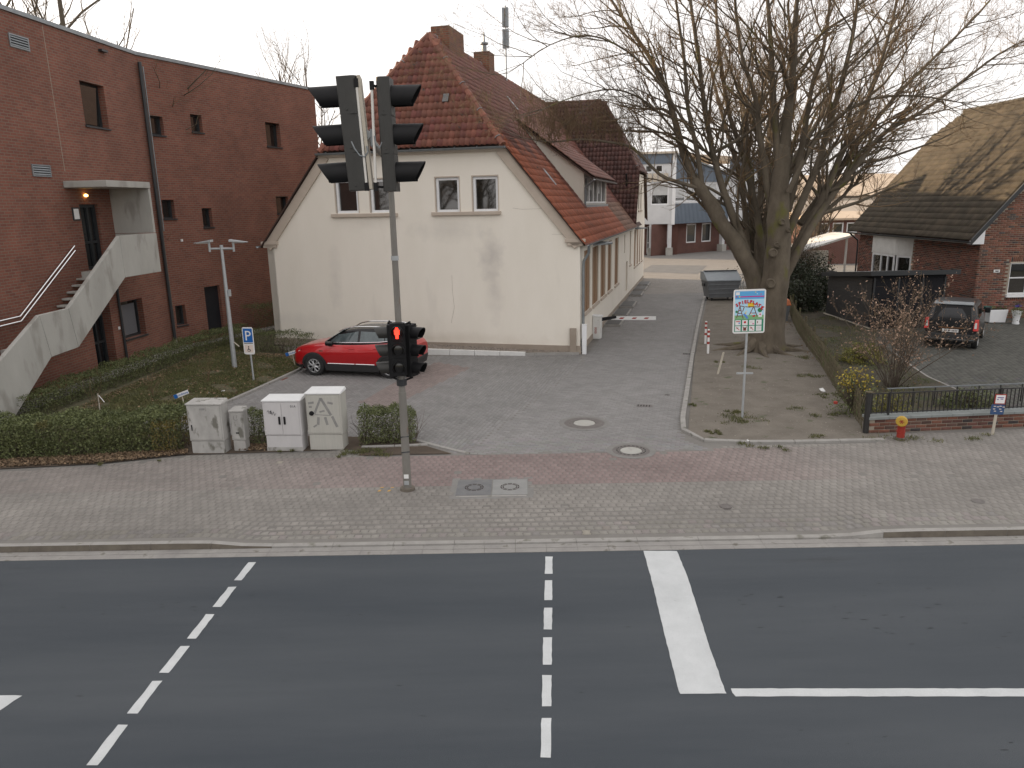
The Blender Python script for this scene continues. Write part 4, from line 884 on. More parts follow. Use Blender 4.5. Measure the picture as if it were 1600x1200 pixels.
MB().lathe([(.0, -.05), (.055, -.03), (.06, 0), (.05, .03), (.0, .05)], tuple(T1 @ Vector((S(4.1), -.05, 5.88))), 10).build('wall_lamp', m_lampw, red_b)
MB().box(S(3.35), S(3.25), -.02, 0, 1.35, 1.45, 0, T1).build('bell_plate', m_wht, red_b)
MB().box(1.02, 1.10, -.05, 0, 4.15, 4.25, 0, T2).build('camera_box', m_wht, red_b)
# slim expansion joint
MB().box(S(4.9), S(4.88), -.004, 0, 6.6, 10.8, 0, T1).build('joint_seal', m_mortar, red_b)
MB().box(S(9.4), S(8.55), -.04, 0, 6.95, 8.6, 0, T1).build('facade_sign', m_whitew, red_b)
# canopy, fin, landing, stairs (each concrete piece by itself)
OF = 1.42
st = MB().box(S(5.07), S(2.62), -OF, 0, 6.10, 6.30, 0, T1).build('door_canopy', m_conc, red_b, bevel=.012, seg=1)
MB().box(S(2.74), S(2.62), -OF + .02, 0, 4.62, 6.098, 0, T1).build('end_panel', m_conc, red_b)
MB().box(S(4.86), S(2.62), -OF + .12, 0, 3.30, 3.48, 0, T1).build('landing', m_conc, red_b)
MB().box(S(4.78), S(2.62), -OF, -OF + .12, 3.28, 4.60, 0, T1).build('parapet', m_conc, red_b, bevel=.008, seg=1)
MB().box(S(2.74), S(2.625), -OF + .121, 0, 3.28, 4.60, 0, T1).build('parapet', m_conc, red_b)
MB().prism([(S(4.79), 3.28), (S(4.79), 4.60), (S(7.72), 2.68), (S(7.55), 1.52)], -OF, -OF + .12, 0, T1).build('parapet', m_conc, red_b, bevel=.008, seg=1)
MB().prism([(S(7.56), 1.52), (S(7.73), 2.68), (S(8.92), 2.66), (S(8.72), 1.47)], -OF, -OF + .12, 0, T1).build('parapet', m_conc, red_b, bevel=.008, seg=1)
MB().prism([(S(8.73), 1.47), (S(8.93), 2.66), (S(12.0), .95), (S(12.0), .0), (S(10.75), .0)], -OF, -OF + .12, 0, T1).build('parapet', m_conc, red_b, bevel=.008, seg=1)
MB().box(S(8.8), S(7.62), -OF + .12, 0, 1.5, 1.68, 0, T1).build('landing', m_conc, red_b)
for i in range(10):
    s0 = 4.86 + i * .276; z = 3.48 - (i + 1) * .18; MB().box(S(s0 + .30), S(s0), -OF + .12, 0, z - .06, z, 0, T1).build('step', m_conc, red_b, bevel=.008, seg=1)
for i in range(9):
    s0 = 8.80 + i * .29; z = 1.68 - (i + 1) * .185; MB().box(S(s0 + .31), S(s0), -OF + .12, 0, z - .06, z, 0, T1).build('step', m_conc, red_b)
for dz in (0, -.14):
    MB().tube([T1 @ Vector((S(5.12), -.09, 4.32 + dz)), T1 @ Vector((S(7.95), -.09, 2.50 + dz)), T1 @ Vector((S(8.9), -.09, 2.48 + dz)), T1 @ Vector((S(11.6), -.09, .9 + dz))], .022, 6).build('handrail', m_chrome, red_b, smooth=True)
# paving strip along the foot
MB().box(0, L1, -.75, -.01, 0, .06, 0, T1).build('foot_strip', m_kerb, red_b); MB().box(0.3, L2, -.6, -.01, 0, .06, 0, T2).build('foot_strip', m_kerb, red_b)

# ================================================================== RIGHT BRICK HOUSE
X0, Y0, Y1 = 20.3, 32.4, 43.6; EX = 19.75; EZ2 = 3.42; RS = 1.19; RX2 = 25.05; RZ2 = EZ2 + RS * (RX2 - EX)
rh = thing('brick_house', 'red brick house with steep mossy grey tiled roof and white bay window', 'house', (X0, Y0, 0))
TG2 = FR((0, 0, 0), (1, 0)); TS2 = Matrix(((0, 1, 0, 0), (-1, 0, 0, 11.2), (0, 0, 1, 0), (0, 0, 0, 1)))  # side: a from far to near
WL2 = 11.2; GW = 2 * (RX2 - X0)
def rtop(a): return min(EZ2 + .25 + RS * (a), EZ2 + .25 + RS * (GW - a)) + .1
gh = [(1.45, 2.75, 1.05, 2.42, .1)]
b = MB(); wallmesh(b, TG2, 0, GW, 0, rtop, gh, .1, 0, None, (GW / 2,)); b.build('gable_wall', m_mortar, rh)
# side wall faces -X: a runs from far (0) to near (WL2)
bayA, bayB = 11.2 - 8.75, 11.2 - 5.3
b = MB(); TSl = FR((0, 11.2, 0), (0, -1)); wallmesh(b, TSl, 0, WL2, 0, EZ2 + .12, [], .1); b.build('side_wall', m_mortar, rh)
b = MB(); b.box(.1, GW - .1, 11.1, 11.2, 0, EZ2 + .5); b.add([(0.1, 11.2, EZ2 + .3), (GW - .1, 11.2, EZ2 + .3), (GW / 2, 11.2, RZ2 - .2)], [(0, 2, 1)]); b.build('rear_wall', m_mortar, rh)
BV, BF = cham(.234, .067, .02, .004)
# brick faces outward: rotate so that local z -> -b (outwards)
def brickset(T, a0, a1, z0, z1, keepf, jit=.003):
    P = []; SX = []; j = 0; z = z0 + .0375
    while z < z1:
        a = a0 + .125 - (.125 if j % 2 else 0)
        while a < a1 + .06:
            if a < a0 + .03:
                if keepf(a0 + .062, z): P.append((a0 + .055, -.012 + random.uniform(-jit, jit), z)); SX.append(.49)
            elif a > a1 - .03:
                if a < a1 + .1: P.append((a1 - .062, -.012, z)); SX.append(.49)
            elif keepf(a, z): P.append((a, -.012 + random.uniform(-jit, jit), z)); SX.append(1)
            a += .25
        z += .0833; j += 1
    P = np.array(P); M3 = np.array([[T[i][j] for j in range(3)] for i in range(3)]); O = np.array([T[i][3] for i in range(3)])
    # local x -> a, local y -> z, local z -> -b
    R0 = M3 @ np.array([[1, 0, 0], [0, 0, -1], [0, 1, 0]]); RR = np.repeat(R0[None], len(P), 0); RR[:, :, 0] *= np.array(SX)[:, None]; return P @ M3.T + O, RR
bc = np.array([[.175, .062, .042], [.14, .052, .038], [.11, .054, .043], [.06, .043, .04], [.19, .088, .058]])
def btint(n): return bc[rng.choice(5, n, p=[.40, .30, .15, .08, .07])]
inh = lambda a, z: not (gh[0][0] - .12 < a < gh[0][1] + .12 and gh[0][2] - .02 < z < gh[0][3] + .02)
def gk(a, z):
    if not inh(a, z): return False
    if gh[0][0] - .1 < a < gh[0][1] + .1 and gh[0][3] < z < gh[0][3] + .25: return False
    if gh[0][0] - .1 < a < gh[0][1] + .1 and gh[0][2] - .22 < z < gh[0][2]: return False
    return z < rtop(a) - .12 and a < 5
Ta, Ra = brickset(TG2, 0, 5, 0, 7.8, gk)
T_ , R_ = [Ta], [Ra]
# soldier courses over and under the window
sol = []
for z in (gh[0][3] + .125, gh[0][2] - .125):
    a = gh[0][0] - .05
    while a < gh[0][1] + .1: sol.append((a, -.012, z)); a += .0833
sol = np.array(sol); T_.append(sol); R_.append(np.repeat((np.array([[0, -1, 0], [0, 0, -1], [1, 0, 0]], float))[None], len(sol), 0))
Tb, Rb = brickset(TSl, 0, WL2, 0, EZ2 + .05, lambda a, z: not (bayA - .1 < a < bayB + .1) )
T_.append(Tb); R_.append(Rb)
T = np.concatenate(T_); Rm = np.concatenate(R_); n = len(T)
pieces('brick', BV, BF, Rm, T, m_brick, rh, rng.random(n), btint(n), PW=T + np.array([X0, Y0, 0]), stuffname='bricks')
win(rh, TG2, *gh[0][:4], .1, .06, m_white, m_glass, mul=(.62,), tr=(.52,)); MB().box(gh[0][0] - .08, gh[0][1] + .1, -.12, .05, gh[0][2] - .12, gh[0][2] - .002, 0, TG2).build('sill', m_white, rh)
MB().box(gh[0][0] - .04, gh[0][1] + .1, -.03, .03, gh[0][3], gh[0][3] + .04, 0, TG2).build('lintel_strip', m_litp, rh)
MB().box(.72, .98, -.05, -.02, 2.02, 2.14, 0, TG2).build('house_number_lamp', m_wht, rh); MB().box(.78, .92, -.056, -.052, 2.055, 2.10, 0, TG2).build('house_number', m_ink, rh)
MB().tube([(2.35, -.2, .95), (2.75, -.2, .95)], .11, 8).build('wall_tap_box', m_zinc, rh)
# roof
def rz2(x): return EZ2 + RS * (x - EX)
xe = EX - X0
b = MB()
b.add([(xe, -.25, EZ2), (RX2 - X0, -.25, RZ2), (RX2 - X0, 10.4, RZ2), (RX2 - X0 - 1.3, 11.6, RZ2 - 1.55), (xe, 11.6, EZ2)], [(0, 1, 2, 3, 4)])
b.add([(GW - xe, -.25, EZ2), (RX2 - X0, -.25, RZ2), (RX2 - X0, 10.4, RZ2), (GW - xe, 11.6, EZ2)], [(0, 3, 2, 1)])
rr = b.build('roof', m_nroof, rh)
ebr2 = np.array([1, 0, RS]); ebr2 /= np.linalg.norm(ebr2); tl2 = (RX2 - EX) * math.sqrt(1 + RS * RS)
def dbl(wd, ln):     # double-wave concrete tile
    V = []; n = 9; xs = np.linspace(0, 1, n)
    f = lambda t: .05 * (.5 - .5 * math.cos(4 * math.pi * t)) ** 1.2
    for yy, dz in ((0, .016), (ln, .0)):
        for t in xs: V.append(((t - .5) * wd, yy, f(t) + dz))
    for t in xs: V.append(((t - .5) * wd, 0, f(t)))
    F = [(i, i + 1, n + i + 1, n + i) for i in range(n - 1)] + [(2 * n + i, 2 * n + i + 1, i + 1, i) for i in range(n - 1)]
    return np.array(V), np.array(F)
db, dfc = dbl(.30, .37)
T, Rm = plane_tiles((xe, 11.6, EZ2), (0, -1, 0), ebr2, .30, .345, 39, int(tl2 / .345) + 1, lambda a, c: not (c > tl2 * .8 and a < (c / tl2 - .8) * 6.5), .003)
n = len(T); pieces('roof_tile', db, dfc, Rm, T, m_nroof, rr, rng.random(n), None, PW=T + np.array([X0, Y0, 0]), stuffname='roof_tiles', smooth=True)
for i in range(28):
    y = -.25 + i * .38; MB().tube([(RX2 - X0, y, RZ2 + .03), (RX2 - X0, y + .41, RZ2 + .03)], [.13, .115], 8).build('ridge_tile', m_nroof, rr, smooth=True)
b = MB(); nz = .22
b.hexa([(xe - .02, -.31, EZ2 - .2), (xe - .02, -.26, EZ2 - .2), (RX2 - X0, -.26, RZ2 - .2), (RX2 - X0, -.31, RZ2 - .2)], [(xe - .02, -.31, EZ2 + .05), (xe - .02, -.26, EZ2 + .05), (RX2 - X0, -.26, RZ2 + .05), (RX2 - X0, -.31, RZ2 + .05)])
b.build('verge_board', m_frame, rh)
b = MB(); b.hexa([(xe, -.26, EZ2 - .16), (0, -.26, EZ2 - .16), (0, -.0, EZ2 - .16), (xe, -.0, EZ2 - .16)], [(xe, -.26, EZ2 - .1), (0, -.26, EZ2 + .48), (0, 0, EZ2 + .48), (xe, 0, EZ2 - .1)]); b.build('eaves_box', m_white, rh)
MB().box(xe + .02, 0, .01, 11.5, EZ2 - .14, EZ2 - .1).build('soffit', m_whitew, rh)
half_gutter((xe - .07, 11.6, EZ2 - .04), (xe - .07, -.3, EZ2 - .04), .065).build('gutter', m_frame, rh, smooth=True)
MB().tube([(xe - .02, 11.3, EZ2 - .1), (-.1, 11.25, EZ2 - .5), (-.07, 11.25, EZ2 - .8), (-.07, 11.25, 0)], .045, 8).build('downpipe', m_frame, rh, smooth=True)
# bay window (angled white box)
by0, by1 = 5.35, 8.75; ym = 6.5
b = MB(); P = [(0, by0), (-.42, by0 + .95), (-.42, by1), (0, by1)]
b.prism(P, 2.38, EZ2 - .15, 0, None, ax=2); bay = b.build('bay_panel', m_whitew, rh)
for i in range(5):
    t0 = i / 5; p = np.array(P[0]) * (1 - t0) + np.array(P[1]) * t0; q = np.array(P[0]) * (.96 - t0 + .04 * 0) + np.array(P[1]) * (t0 + .04)
    MB().hexa([(p[0] - .012, p[1], 2.4), (q[0] - .012, q[1], 2.4), (q[0], q[1], 2.4), (p[0], p[1], 2.4)], [(p[0] - .012, p[1], EZ2 - .16), (q[0] - .012, q[1], EZ2 - .16), (q[0], q[1], EZ2 - .16), (p[0], p[1], EZ2 - .16)]).build('panel_rib', m_whitew, bay)
TB1 = FR((-.38, by1 - .05, 0), (0, -1)); TB2 = FR((-.38, by0 + .98, 0), (.42, -.98))
win(rh, TB1, 0, 2.35, 1.1, 2.37, .03, .09, m_white, m_glass, mul=(.4, .7)); win(rh, TB2, .12, 1.0, 1.1, 2.37, .03, .09, m_white, m_glass)
MB().prism([(-.0, by0 + .05), (-.36, by0 + .97), (-.36, by1 - .05), (0, by1 - .05)], 0, 1.098, 0, None, ax=2).build('bay_base', m_whitew, rh)

# ================================================================== SCHOOL
sch = thing('school_building', 'distant two storey school with blue corrugated and white panels over brick ground floor', 'school', (0, 0, 0))
SA = np.array([16.55, 76.1]); SB = np.array([23.3, 80.9]); SCc = np.array([33.0, 87.8]); SD = np.array([4.0, 78.2])
TR = FR((*SA, 0), SB - SA); TL = FR((*SD, 0), SA - SD); LR = np.linalg.norm(SB - SA); LL = np.linalg.norm(SA - SD)
LR2 = np.linalg.norm(SCc - SB)
# ground floor brick set back 1.2 m
b = MB(); gw_ = [(.3, 1.6, 1.05, 3.0), (3.2, 4.7, 1.05, 3.0), (5.6, 7.1, 1.05, 3.0)]
wallmesh(b, TR @ Matrix.Translation((0, 1.1, 0)), -2, LR + LR2, 0, 3.1, [(*h, .1) for h in gw_], .1); b.build('ground_floor_wall', m_redbrick2, sch)
for h in gw_: win(sch, TR @ Matrix.Translation((0, 1.1, 0)), *h, .08, .12, m_white, m_glass)
b = MB(); wallmesh(b, TL @ Matrix.Translation((0, 1.1, 0)), 0, LL + .5, 0, 3.1, [(LL - 2.6, LL - 1.9, 0, 2.9, .1)], .1); b.build('ground_floor_wall', m_redbrick2, sch)
win(sch, TL @ Matrix.Translation((0, 1.1, 0)), LL - 2.6, LL - 1.9, .1, 2.9, .08, .08, m_white, m_glass, tr=(.4,), name='door')
# pillars
for T_, a in ((TL, LL - 2.2), (TL, LL - .35), (TR, LR - .4), (TR, LR + 6.5)):
    p = MB().box(a - .2, a + .2, .05, .45, .75, 3.12, 0, T_).build('pillar', m_whp, sch); MB().box(a - .34, a + .34, -.1, .6, 0, .75, 0, T_).build('pillar_base', m_conc, p)
# upper box, left facade
b = MB(); wallmesh(b, TL, 0, LL, 3.12, 9.3, [(LL - 2.3, LL - .55, 5.0, 7.1, .12)] + [(LL - 3.9 + i * 1.0, LL - 3.2 + i * 1.0, 8.15, 8.85, .1) for i in range(3)], .12); b.build('upper_wall', m_whp, sch)
win(sch, TL, LL - 2.3, LL - .55, 5.0, 7.1, .1, .12, m_white, m_glass, curtain=.55)
for i in range(3): win(sch, TL, LL - 3.9 + i * 1.0, LL - 3.2 + i * 1.0, 8.15, 8.85, .08, .08, m_white, m_glass)
for i in range(7): MB().box(LL - 4.2 + i * .52, LL - 4.2 + i * .52 + .42, -.14, -.08, 7.25, 8.05, 0, TL).build('balcony_panel', m_litp, sch)
MB().box(LL - 4.6, LL - .4, -.2, -.02, 7.0, 7.14, 0, TL).build('balcony_rail', m_white, sch)
def corr(T, a0, a1, z0, z1f, nm, mat):
    b = MB(); p = .2; a = a0; z1 = z1f if callable(z1f) else (lambda _: z1f)
    while a < a1 - 1e-6:
        e = min(a + p, a1); m_ = a + (e - a) * .55
        b.poly([(a, -.10, z0), (m_, -.10, z0), (m_, -.10, z1(m_)), (a, -.10, z1(a))], 0, T); b.poly([(m_, -.10, z0), (m_, -.06, z0), (m_, -.06, z1(m_)), (m_, -.10, z1(m_))], 0, T)
        b.poly([(m_, -.06, z0), (e, -.06, z0), (e, -.06, z1(e)), (m_, -.06, z1(m_))], 0, T); b.poly([(e, -.06, z0), (e, -.10, z0), (e, -.10, z1(e)), (e, -.06, z1(e))], 0, T); a = e
    return b.build(nm, mat, sch)
corr(TL, 0, LL - .3, 8.95, 9.9, 'corrugated_panel', m_blp)
MB().box(0, LL + .2, -.3, 1.5, 9.9, 10.1, 0, TL).build('roof_edge', m_litp, sch)
MB().box(LL - .22, LL + .1, -.16, .1, 3.05, 9.9, 0, TL).build('corner_post', m_white, sch)
# right facade
zt = lambda a: 9.75 - .22 * a
b = MB(); wh = [(.15 + i * 1.62, .15 + i * 1.62 + 1.45, 5.3, 7.05, .12) for i in range(5)]
wallmesh(b, TR, 0, LR, 3.12, zt, wh, .12); b.build('upper_wall', m_whp, sch)
for h in wh: win(sch, TR, *h[:4], .1, .08, m_white, m_glass, tr=(.24,), curtain=.72)
corr(TR, .05, LR, 3.12, 5.1, 'corrugated_panel', m_blp); corr(TR, .05, LR, 7.2, zt, 'corrugated_panel', m_blp)
MB().hexa([(0, -.3, 9.75), (LR, -.3, zt(LR)), (LR, 1, zt(LR)), (0, 1, 9.75)], [(0, -.3, 9.9), (LR, -.3, zt(LR) + .15), (LR, 1, zt(LR) + .15), (0, 1, 9.9)], 0, TR).build('roof_edge', m_zinc, sch)
TR2 = FR((*SB, 0), SCc - SB)
b = MB(); wallmesh(b, TR2, 0, LR2, 3.12, 9.6, [(1.2 + i * 2.2, 2.8 + i * 2.2, 5.3, 7.05, .12) for i in range(4)], .12); b.build('upper_wall', m_whp, sch)
for i in range(4): win(sch, TR2, 1.2 + i * 2.2, 2.8 + i * 2.2, 5.3, 7.05, .1, .08, m_white, m_glass)
corr(TR2, 2.6, LR2, 3.12, 5.1, 'corrugated_panel', m_blp); corr(TR2, 0, LR2, 8.3, 9.5, 'corrugated_panel', m_blp)
MB().box(0, LR2, -.3, 1, 9.55, 9.75, 0, TR2).build('roof_edge', m_litp, sch)
b = MB(); b.poly([(*SD, 9.95), (*SA, 9.95), (*SB, 9.2), (*SCc, 9.6), (36, 100, 9.9), (2, 100, 9.9)]); b.build('roof', m_tanroof, sch)
b = MB(); b.poly([(*SD, 3.13), (*SA, 3.13), (*SB, 3.13), (*SCc, 3.13), (36, 100, 3.13), (2, 100, 3.13)]); b.build('ceiling', m_whp, sch)

# ================================================================== FAR BUILDINGS RIGHT
def simple_building(name, label, x0, x1, y, z, mat, roofmat, dep=14, wins=(), sl=1.5, cat='building', rooft=1.5):
    t = thing(name, label, cat, (x0, y, 0)); Tm = FR((0, 0, 0), (1, 0)); b = MB(); wd = x1 - x0
    wallmesh(b, Tm, 0, wd, 0, z, [(*h, .1) for h in wins], .1); wallmesh(b, FR((0, dep, 0), (0, -1)), 0, dep, 0, z, []); wallmesh(b, FR((wd, 0, 0), (0, 1)), 0, dep, 0, z, []); b.build('wall', mat, t)
    for h in wins: win(t, Tm, *h, .08, .1, m_white, m_glass)
    b = MB(); b.hexa([(-.3, -.4, z), (wd + .3, -.4, z), (wd + .3, dep, z), (-.3, dep, z)], [(-.3, -.4, z + .15), (wd + .3, -.4, z + .15), (wd + .3, dep, z + rooft), (-.3, dep, z + rooft)]); b.build('roof', roofmat, t); return t
simple_building('brick_hall', 'low dark brick hall with a row of white windows beyond the garden', 24.8, 38, 62, 3.55, m_redbrick2, m_tanroof, 12, [(.6 + i * 1.15, 1.5 + i * 1.15, 2.5, 3.35) for i in range(10)])
simple_building('far_building', 'pale far building with sunlit tan roof seen through the bare twigs', 38, 70, 120, 5.5, m_litp, m_tanroof, 20, [(2 + i * 4, 4 + i * 4, 1.5, 4) for i in range(7)], rooft=4)
simple_building('far_building', 'wide flat far building behind the tree right of the school', 42, 62, 98, 4.0, m_whp, m_zinc, 12, [(1 + i * 2.6, 2.6 + i * 2.6, 1.2, 3) for i in range(7)], rooft=.8)
# white lean-to beside the brick house
t = thing('garden_pergola', 'white framed lean-to roof against the far corner of the brick house', 'pergola', (18.2, 46, 0))
for (x, y) in ((0, 0), (0, 3), (2.4, 0)): MB().box(x, x + .1, y, y + .1, 0, 2.2 + x * .3).build('post', m_white, t)
MB().hexa([(-.3, -.2, 2.15), (2.8, -.2, 3.05), (2.8, 3.3, 3.05), (-.3, 3.3, 2.15)], [(-.3, -.2, 2.27), (2.8, -.2, 3.17), (2.8, 3.3, 3.17), (-.3, 3.3, 2.27)]).build('canopy', m_whitew, t)
MB().box(.3, 2.6, 2.9, 3, 0, 2.0).build('back_wall', m_whitew, t)
# ================================================================== STREET FURNITURE
def RotM(rz, loc=(0, 0, 0)): return Matrix.Translation(Vector(loc)) @ Matrix.Rotation(rz, 4, 'Z')
def signal_head(parent, loc, rz, tilt=0.0, hh=1.35, wd=.33, dp=.24, n=3, vl=.36, mat=None, vmat=None, lens=None, ped=False, name='signal_head'):
    """faces local -Y; rz turns it"""
    mat = mat or m_sgrey; vmat = vmat or m_black
    T = Matrix.Translation(Vector(loc)) @ Matrix.Rotation(rz, 4, 'Z') @ Matrix.Rotation(tilt, 4, 'Y')
    P = []; r = .07
    for cx, cy, a0 in ((wd / 2 - .02, .0, 0), (wd / 2 - r, dp - r, 0), (-wd / 2 + r, dp - r, 90), (-wd / 2 + .02, .0, 180)):
        if cy == 0: P.append((cx if a0 == 0 else cx, 0))
        else: P += [(cx + r * math.cos(rad(a0 + t)), cy + r * math.sin(rad(a0 + t))) for t in (0, 30, 60, 90)]
    b = MB(); ch = hh / n
    for i in range(n): b.prism(P, -hh / 2 + i * ch + .004, -hh / 2 + (i + 1) * ch - .004, 0, T, ax=2)
    b.box(-wd / 2 + .01, wd / 2 - .01, .01, dp - .02, -hh / 2 + .01, hh / 2 - .01, 0, T)
    for i in range(n):
        for sx in (-1, 1): b.box(sx * wd * .5 - .004, sx * wd * .5 + .004, .08, .10, -hh / 2 + i * ch + .05, -hh / 2 + i * ch + .065, 0, T)
    hd = b.build(name, mat, parent, bevel=.006, seg=1)
    R = min(ch, wd) * .42
    for i in range(n):
        zc = hh / 2 - (i + .5) * ch
        b = MB(); seg = 18; pts = []; fa = []
        for j in range(seg + 1):
            t = rad(-50 + 280 * j / seg); cz = math.sin(t)
            ext = vl * (.66 + .34 * max(0, (cz + .6) / 1.6)) if not ped else vl * (.5 + .5 * (cz + .6) / 1.6)
            for q, rr, yy in ((0, R, 0.0), (1, R * .98, -ext), (2, R * .98 - .012, -ext), (3, R - .012, 0)): pts.append((rr * math.cos(t), yy, zc + rr * cz * 1.02))
        for j in range(seg):
            for q in range(3): a = j * 4 + q; fa.append((a, a + 1, a + 5, a + 4))
        b.add(pts, fa, 0, T); b.build('visor', vmat, hd, smooth=True, ang=50)
        b = MB(); b.lathe([(0, .0), (R * .6, -.002), (R * .92, -.012)], (0, 0, 0), 20, 0, T @ Matrix.Translation((0, -.012, zc)) @ Matrix.Rotation(rad(90), 4, 'X'))
        b.build('lens', (lens or {}).get(i, m_lens), hd, smooth=True)
    return hd, T
pb = G(637, 765)
tl = thing('traffic_light', 'tall grey mast with black traffic signals and lit red pedestrian light', 'traffic light', (pb[0], pb[1], 0))
PBI = Matrix.Translation((-pb[0], -pb[1], 0))
def LP(v): return (v[0] - pb[0], v[1] - pb[1], v[2])
# slightly leaning mast measured in the photograph
zt_ = 5.9
ptop = np.array(PY(pb[1] - .05, 609.5, 268)); lean = (ptop - pb) / ptop[2]
pz_ = lambda z: tuple(lean * z) if z > 0 else (0, 0, z)
MB().tube([pz_(0), pz_(1.95)], [.080, .072], 18).build('mast_base', m_polem, tl, smooth=True)
MB().tube([pz_(1.95), pz_(4.4)], [.060, .056], 18).build('mast', m_polem, tl, smooth=True)
MB().tube([pz_(4.38), pz_(4.46)], .068, 16).build('mast_collar', m_steel, tl, smooth=True)
ae = np.array(LP(PY(9.62, 572, 211)))       # arm end towards the road
p6 = np.array(pz_(5.55)); 
MB().tube([pz_(4.44), pz_(5.3), p6, p6 + (ae - p6) * .02 + (0, 0, .28), p6 + (ae - p6) * .06 + (0, 0, .46), p6 * .9 + ae * .1 + (0, 0, .52 * .9), ae * .3 + p6 * .7 + (0, 0, .36), ae * .6 + p6 * .4 + (0, 0, .2), ae], [.056, .052, .05, .05, .05, .05, .05, .05, .05], 14).build('mast_arm', m_polem, tl, smooth=True)
MB().tube([ae + (0, -.05, 0), ae + (0, .1, 0)], .062, 18).build('arm_cap', m_steel, tl, smooth=True)
MB().tube([(0, 0, -.02), (0, 0, .05), (0, 0, .06)], [.15, .14, .09], 16).build('mast_foot', m_kerbd, tl, smooth=True)
for z, c in ((.30, m_wht), (.17, m_steel)): MB().box(-.045, .045, -.092, -.084, z - .04, z + .04).build('sticker', c, tl)
for z in (1.05, .75): MB().tube([pz_(z), (0, 0, z + .02)], .089, 16).build('clamp_band', m_frame, tl)
# upper heads
def W2L(p): return np.array(LP(p))
lh = W2L(PY(9.62, 537, 212)); rh_ = W2L(PY(9.62, 617, 212))
hdL, TLm = signal_head(tl, lh, rad(-84), rad(0), hh=1.34, wd=.32, dp=.25)
hdR, TRm = signal_head(tl, rh_, rad(88), rad(0), hh=1.34, wd=.32, dp=.17)
for o, a in ((hdL, rad(3.0)), (hdR, rad(.6))):   # small tilts as they hang (negative lean)
    c = lh if o is hdL else rh_
    o.matrix_local = Matrix.Translation(Vector(c)) @ Matrix.Rotation(-a, 4, 'Y') @ Matrix.Translation(-Vector(c))
rp_ = MB().box(-.16, .16, .25, .29, -.66, .66, 0, TLm).build('rear_plate', m_woodp, hdL)  # pale warm plate colour paints in the sunlit strip at the head's back
bt = [W2L(PY(9.50, 556.5, 124)), W2L(PY(9.50, 573.5, 297))]; ct = [W2L(PY(9.50, 580.5, 128)), W2L(PY(9.50, 587.5, 297))]
for q, nm in ((bt, 'bar'), (ct, 'bar')): MB().tube(q, .017, 10).build('hanger_bar', m_orangebar, tl, smooth=True)
for q, hc, sgn in ((bt, lh, 1), (ct, rh_, -1)):
    for e, zz in ((0, .66), (1, -.66)):
        p = q[e] + (0, .0, -.04 if e == 0 else .04); hx = hc[0] + (.12 if sgn == 1 else -.08)
        if e == 0 and sgn == 1: hx = hc[0] + .05
        MB().tube([p, (hx, hc[1], p[2] - .01)], .016, 6).build('bracket', m_black, tl); MB().box(p[0] - .025, p[0] + .025, p[1] - .02, p[1] + .03, p[2] - .05, p[2] + .05).build('bracket_end', m_black, tl)
MB().box(ae[0] - .1, ae[0] - .065, ae[1] - .08, ae[1] + .05, ae[2] - .14, ae[2] + .06).build('clamp_plate', m_zinc, tl)
MB().box(ae[0] + .065, ae[0] + .11, ae[1] - .08, ae[1] + .05, ae[2] - .14, ae[2] + .06).build('clamp_plate', m_zinc, tl)
cb = [W2L(PY(9.48, x, y)) for x, y in ((549, 221), (554, 232), (562, 243), (570, 245), (575, 237), (573, 228))]
MB().tube(cb, .009, 6).build('cable', m_zinc, tl, smooth=True)
cb = [W2L(PY(9.48, x, y)) for x, y in ((585, 212), (587, 225), (593, 232), (597, 222))]
MB().tube(cb, .009, 6).build('cable', m_zinc, tl, smooth=True)
# lower heads
zc = 2.62
pc = W2L(PY(pb[1] - .22, 622, 547)); zc = pc[2]
signal_head(tl, pc + (0, .0, 0), rad(4), 0, hh=.98, wd=.28, dp=.16, vl=.13, mat=m_black, vmat=m_black, lens={}, ped=True)
qa = W2L(PY(pb[1] - .02, 609, 547)); qb = W2L(PY(pb[1] + .0, 643, 548))
signal_head(tl, qa + (-.02, -.02, 0), rad(-86), 0, hh=.98, wd=.27, dp=.14, vl=.24, mat=m_black, vmat=m_sgrey)
signal_head(tl, qb + (.04, .03, 0), rad(62), 0, hh=.98, wd=.27, dp=.14, vl=.24, mat=m_black, vmat=m_black, lens={2: m_greenl})
# red standing figure
b = MB(); T = Matrix.Translation(Vector(pc + (0, -.035, .325)))
b.lathe([(.0, -.03), (.022, -.02), (.028, 0), (.022, .02), (0, .03)], (0, 0, .07), 10, 0, T)
b.prism([(-.045, .045), (-.045, -.03), (-.03, -.04), (-.022, -.11), (.022, -.11), (.03, -.04), (.045, -.03), (.045, .045)], -.012, .012, 0, T)
b.build('red_figure', m_redled, tl)
MB().tube([qa + (0, 0, .5), qa + (.0, .06, .53), pz_(3.16), qb + (0, .06, .53), qb + (0, 0, .5)], .02, 6).build('bracket', m_black, tl)
MB().tube([qa + (.0, 0, -.5), pz_(2.15), qb + (0, 0, -.5)], .02, 6).build('bracket', m_black, tl)
MB().tube([pz_(3.12), pz_(3.24)], .085, 14).build('clamp_collar', m_steel, tl); MB().tube([pz_(2.08), pz_(2.2)], .095, 14).build('clamp_collar', m_frame, tl)
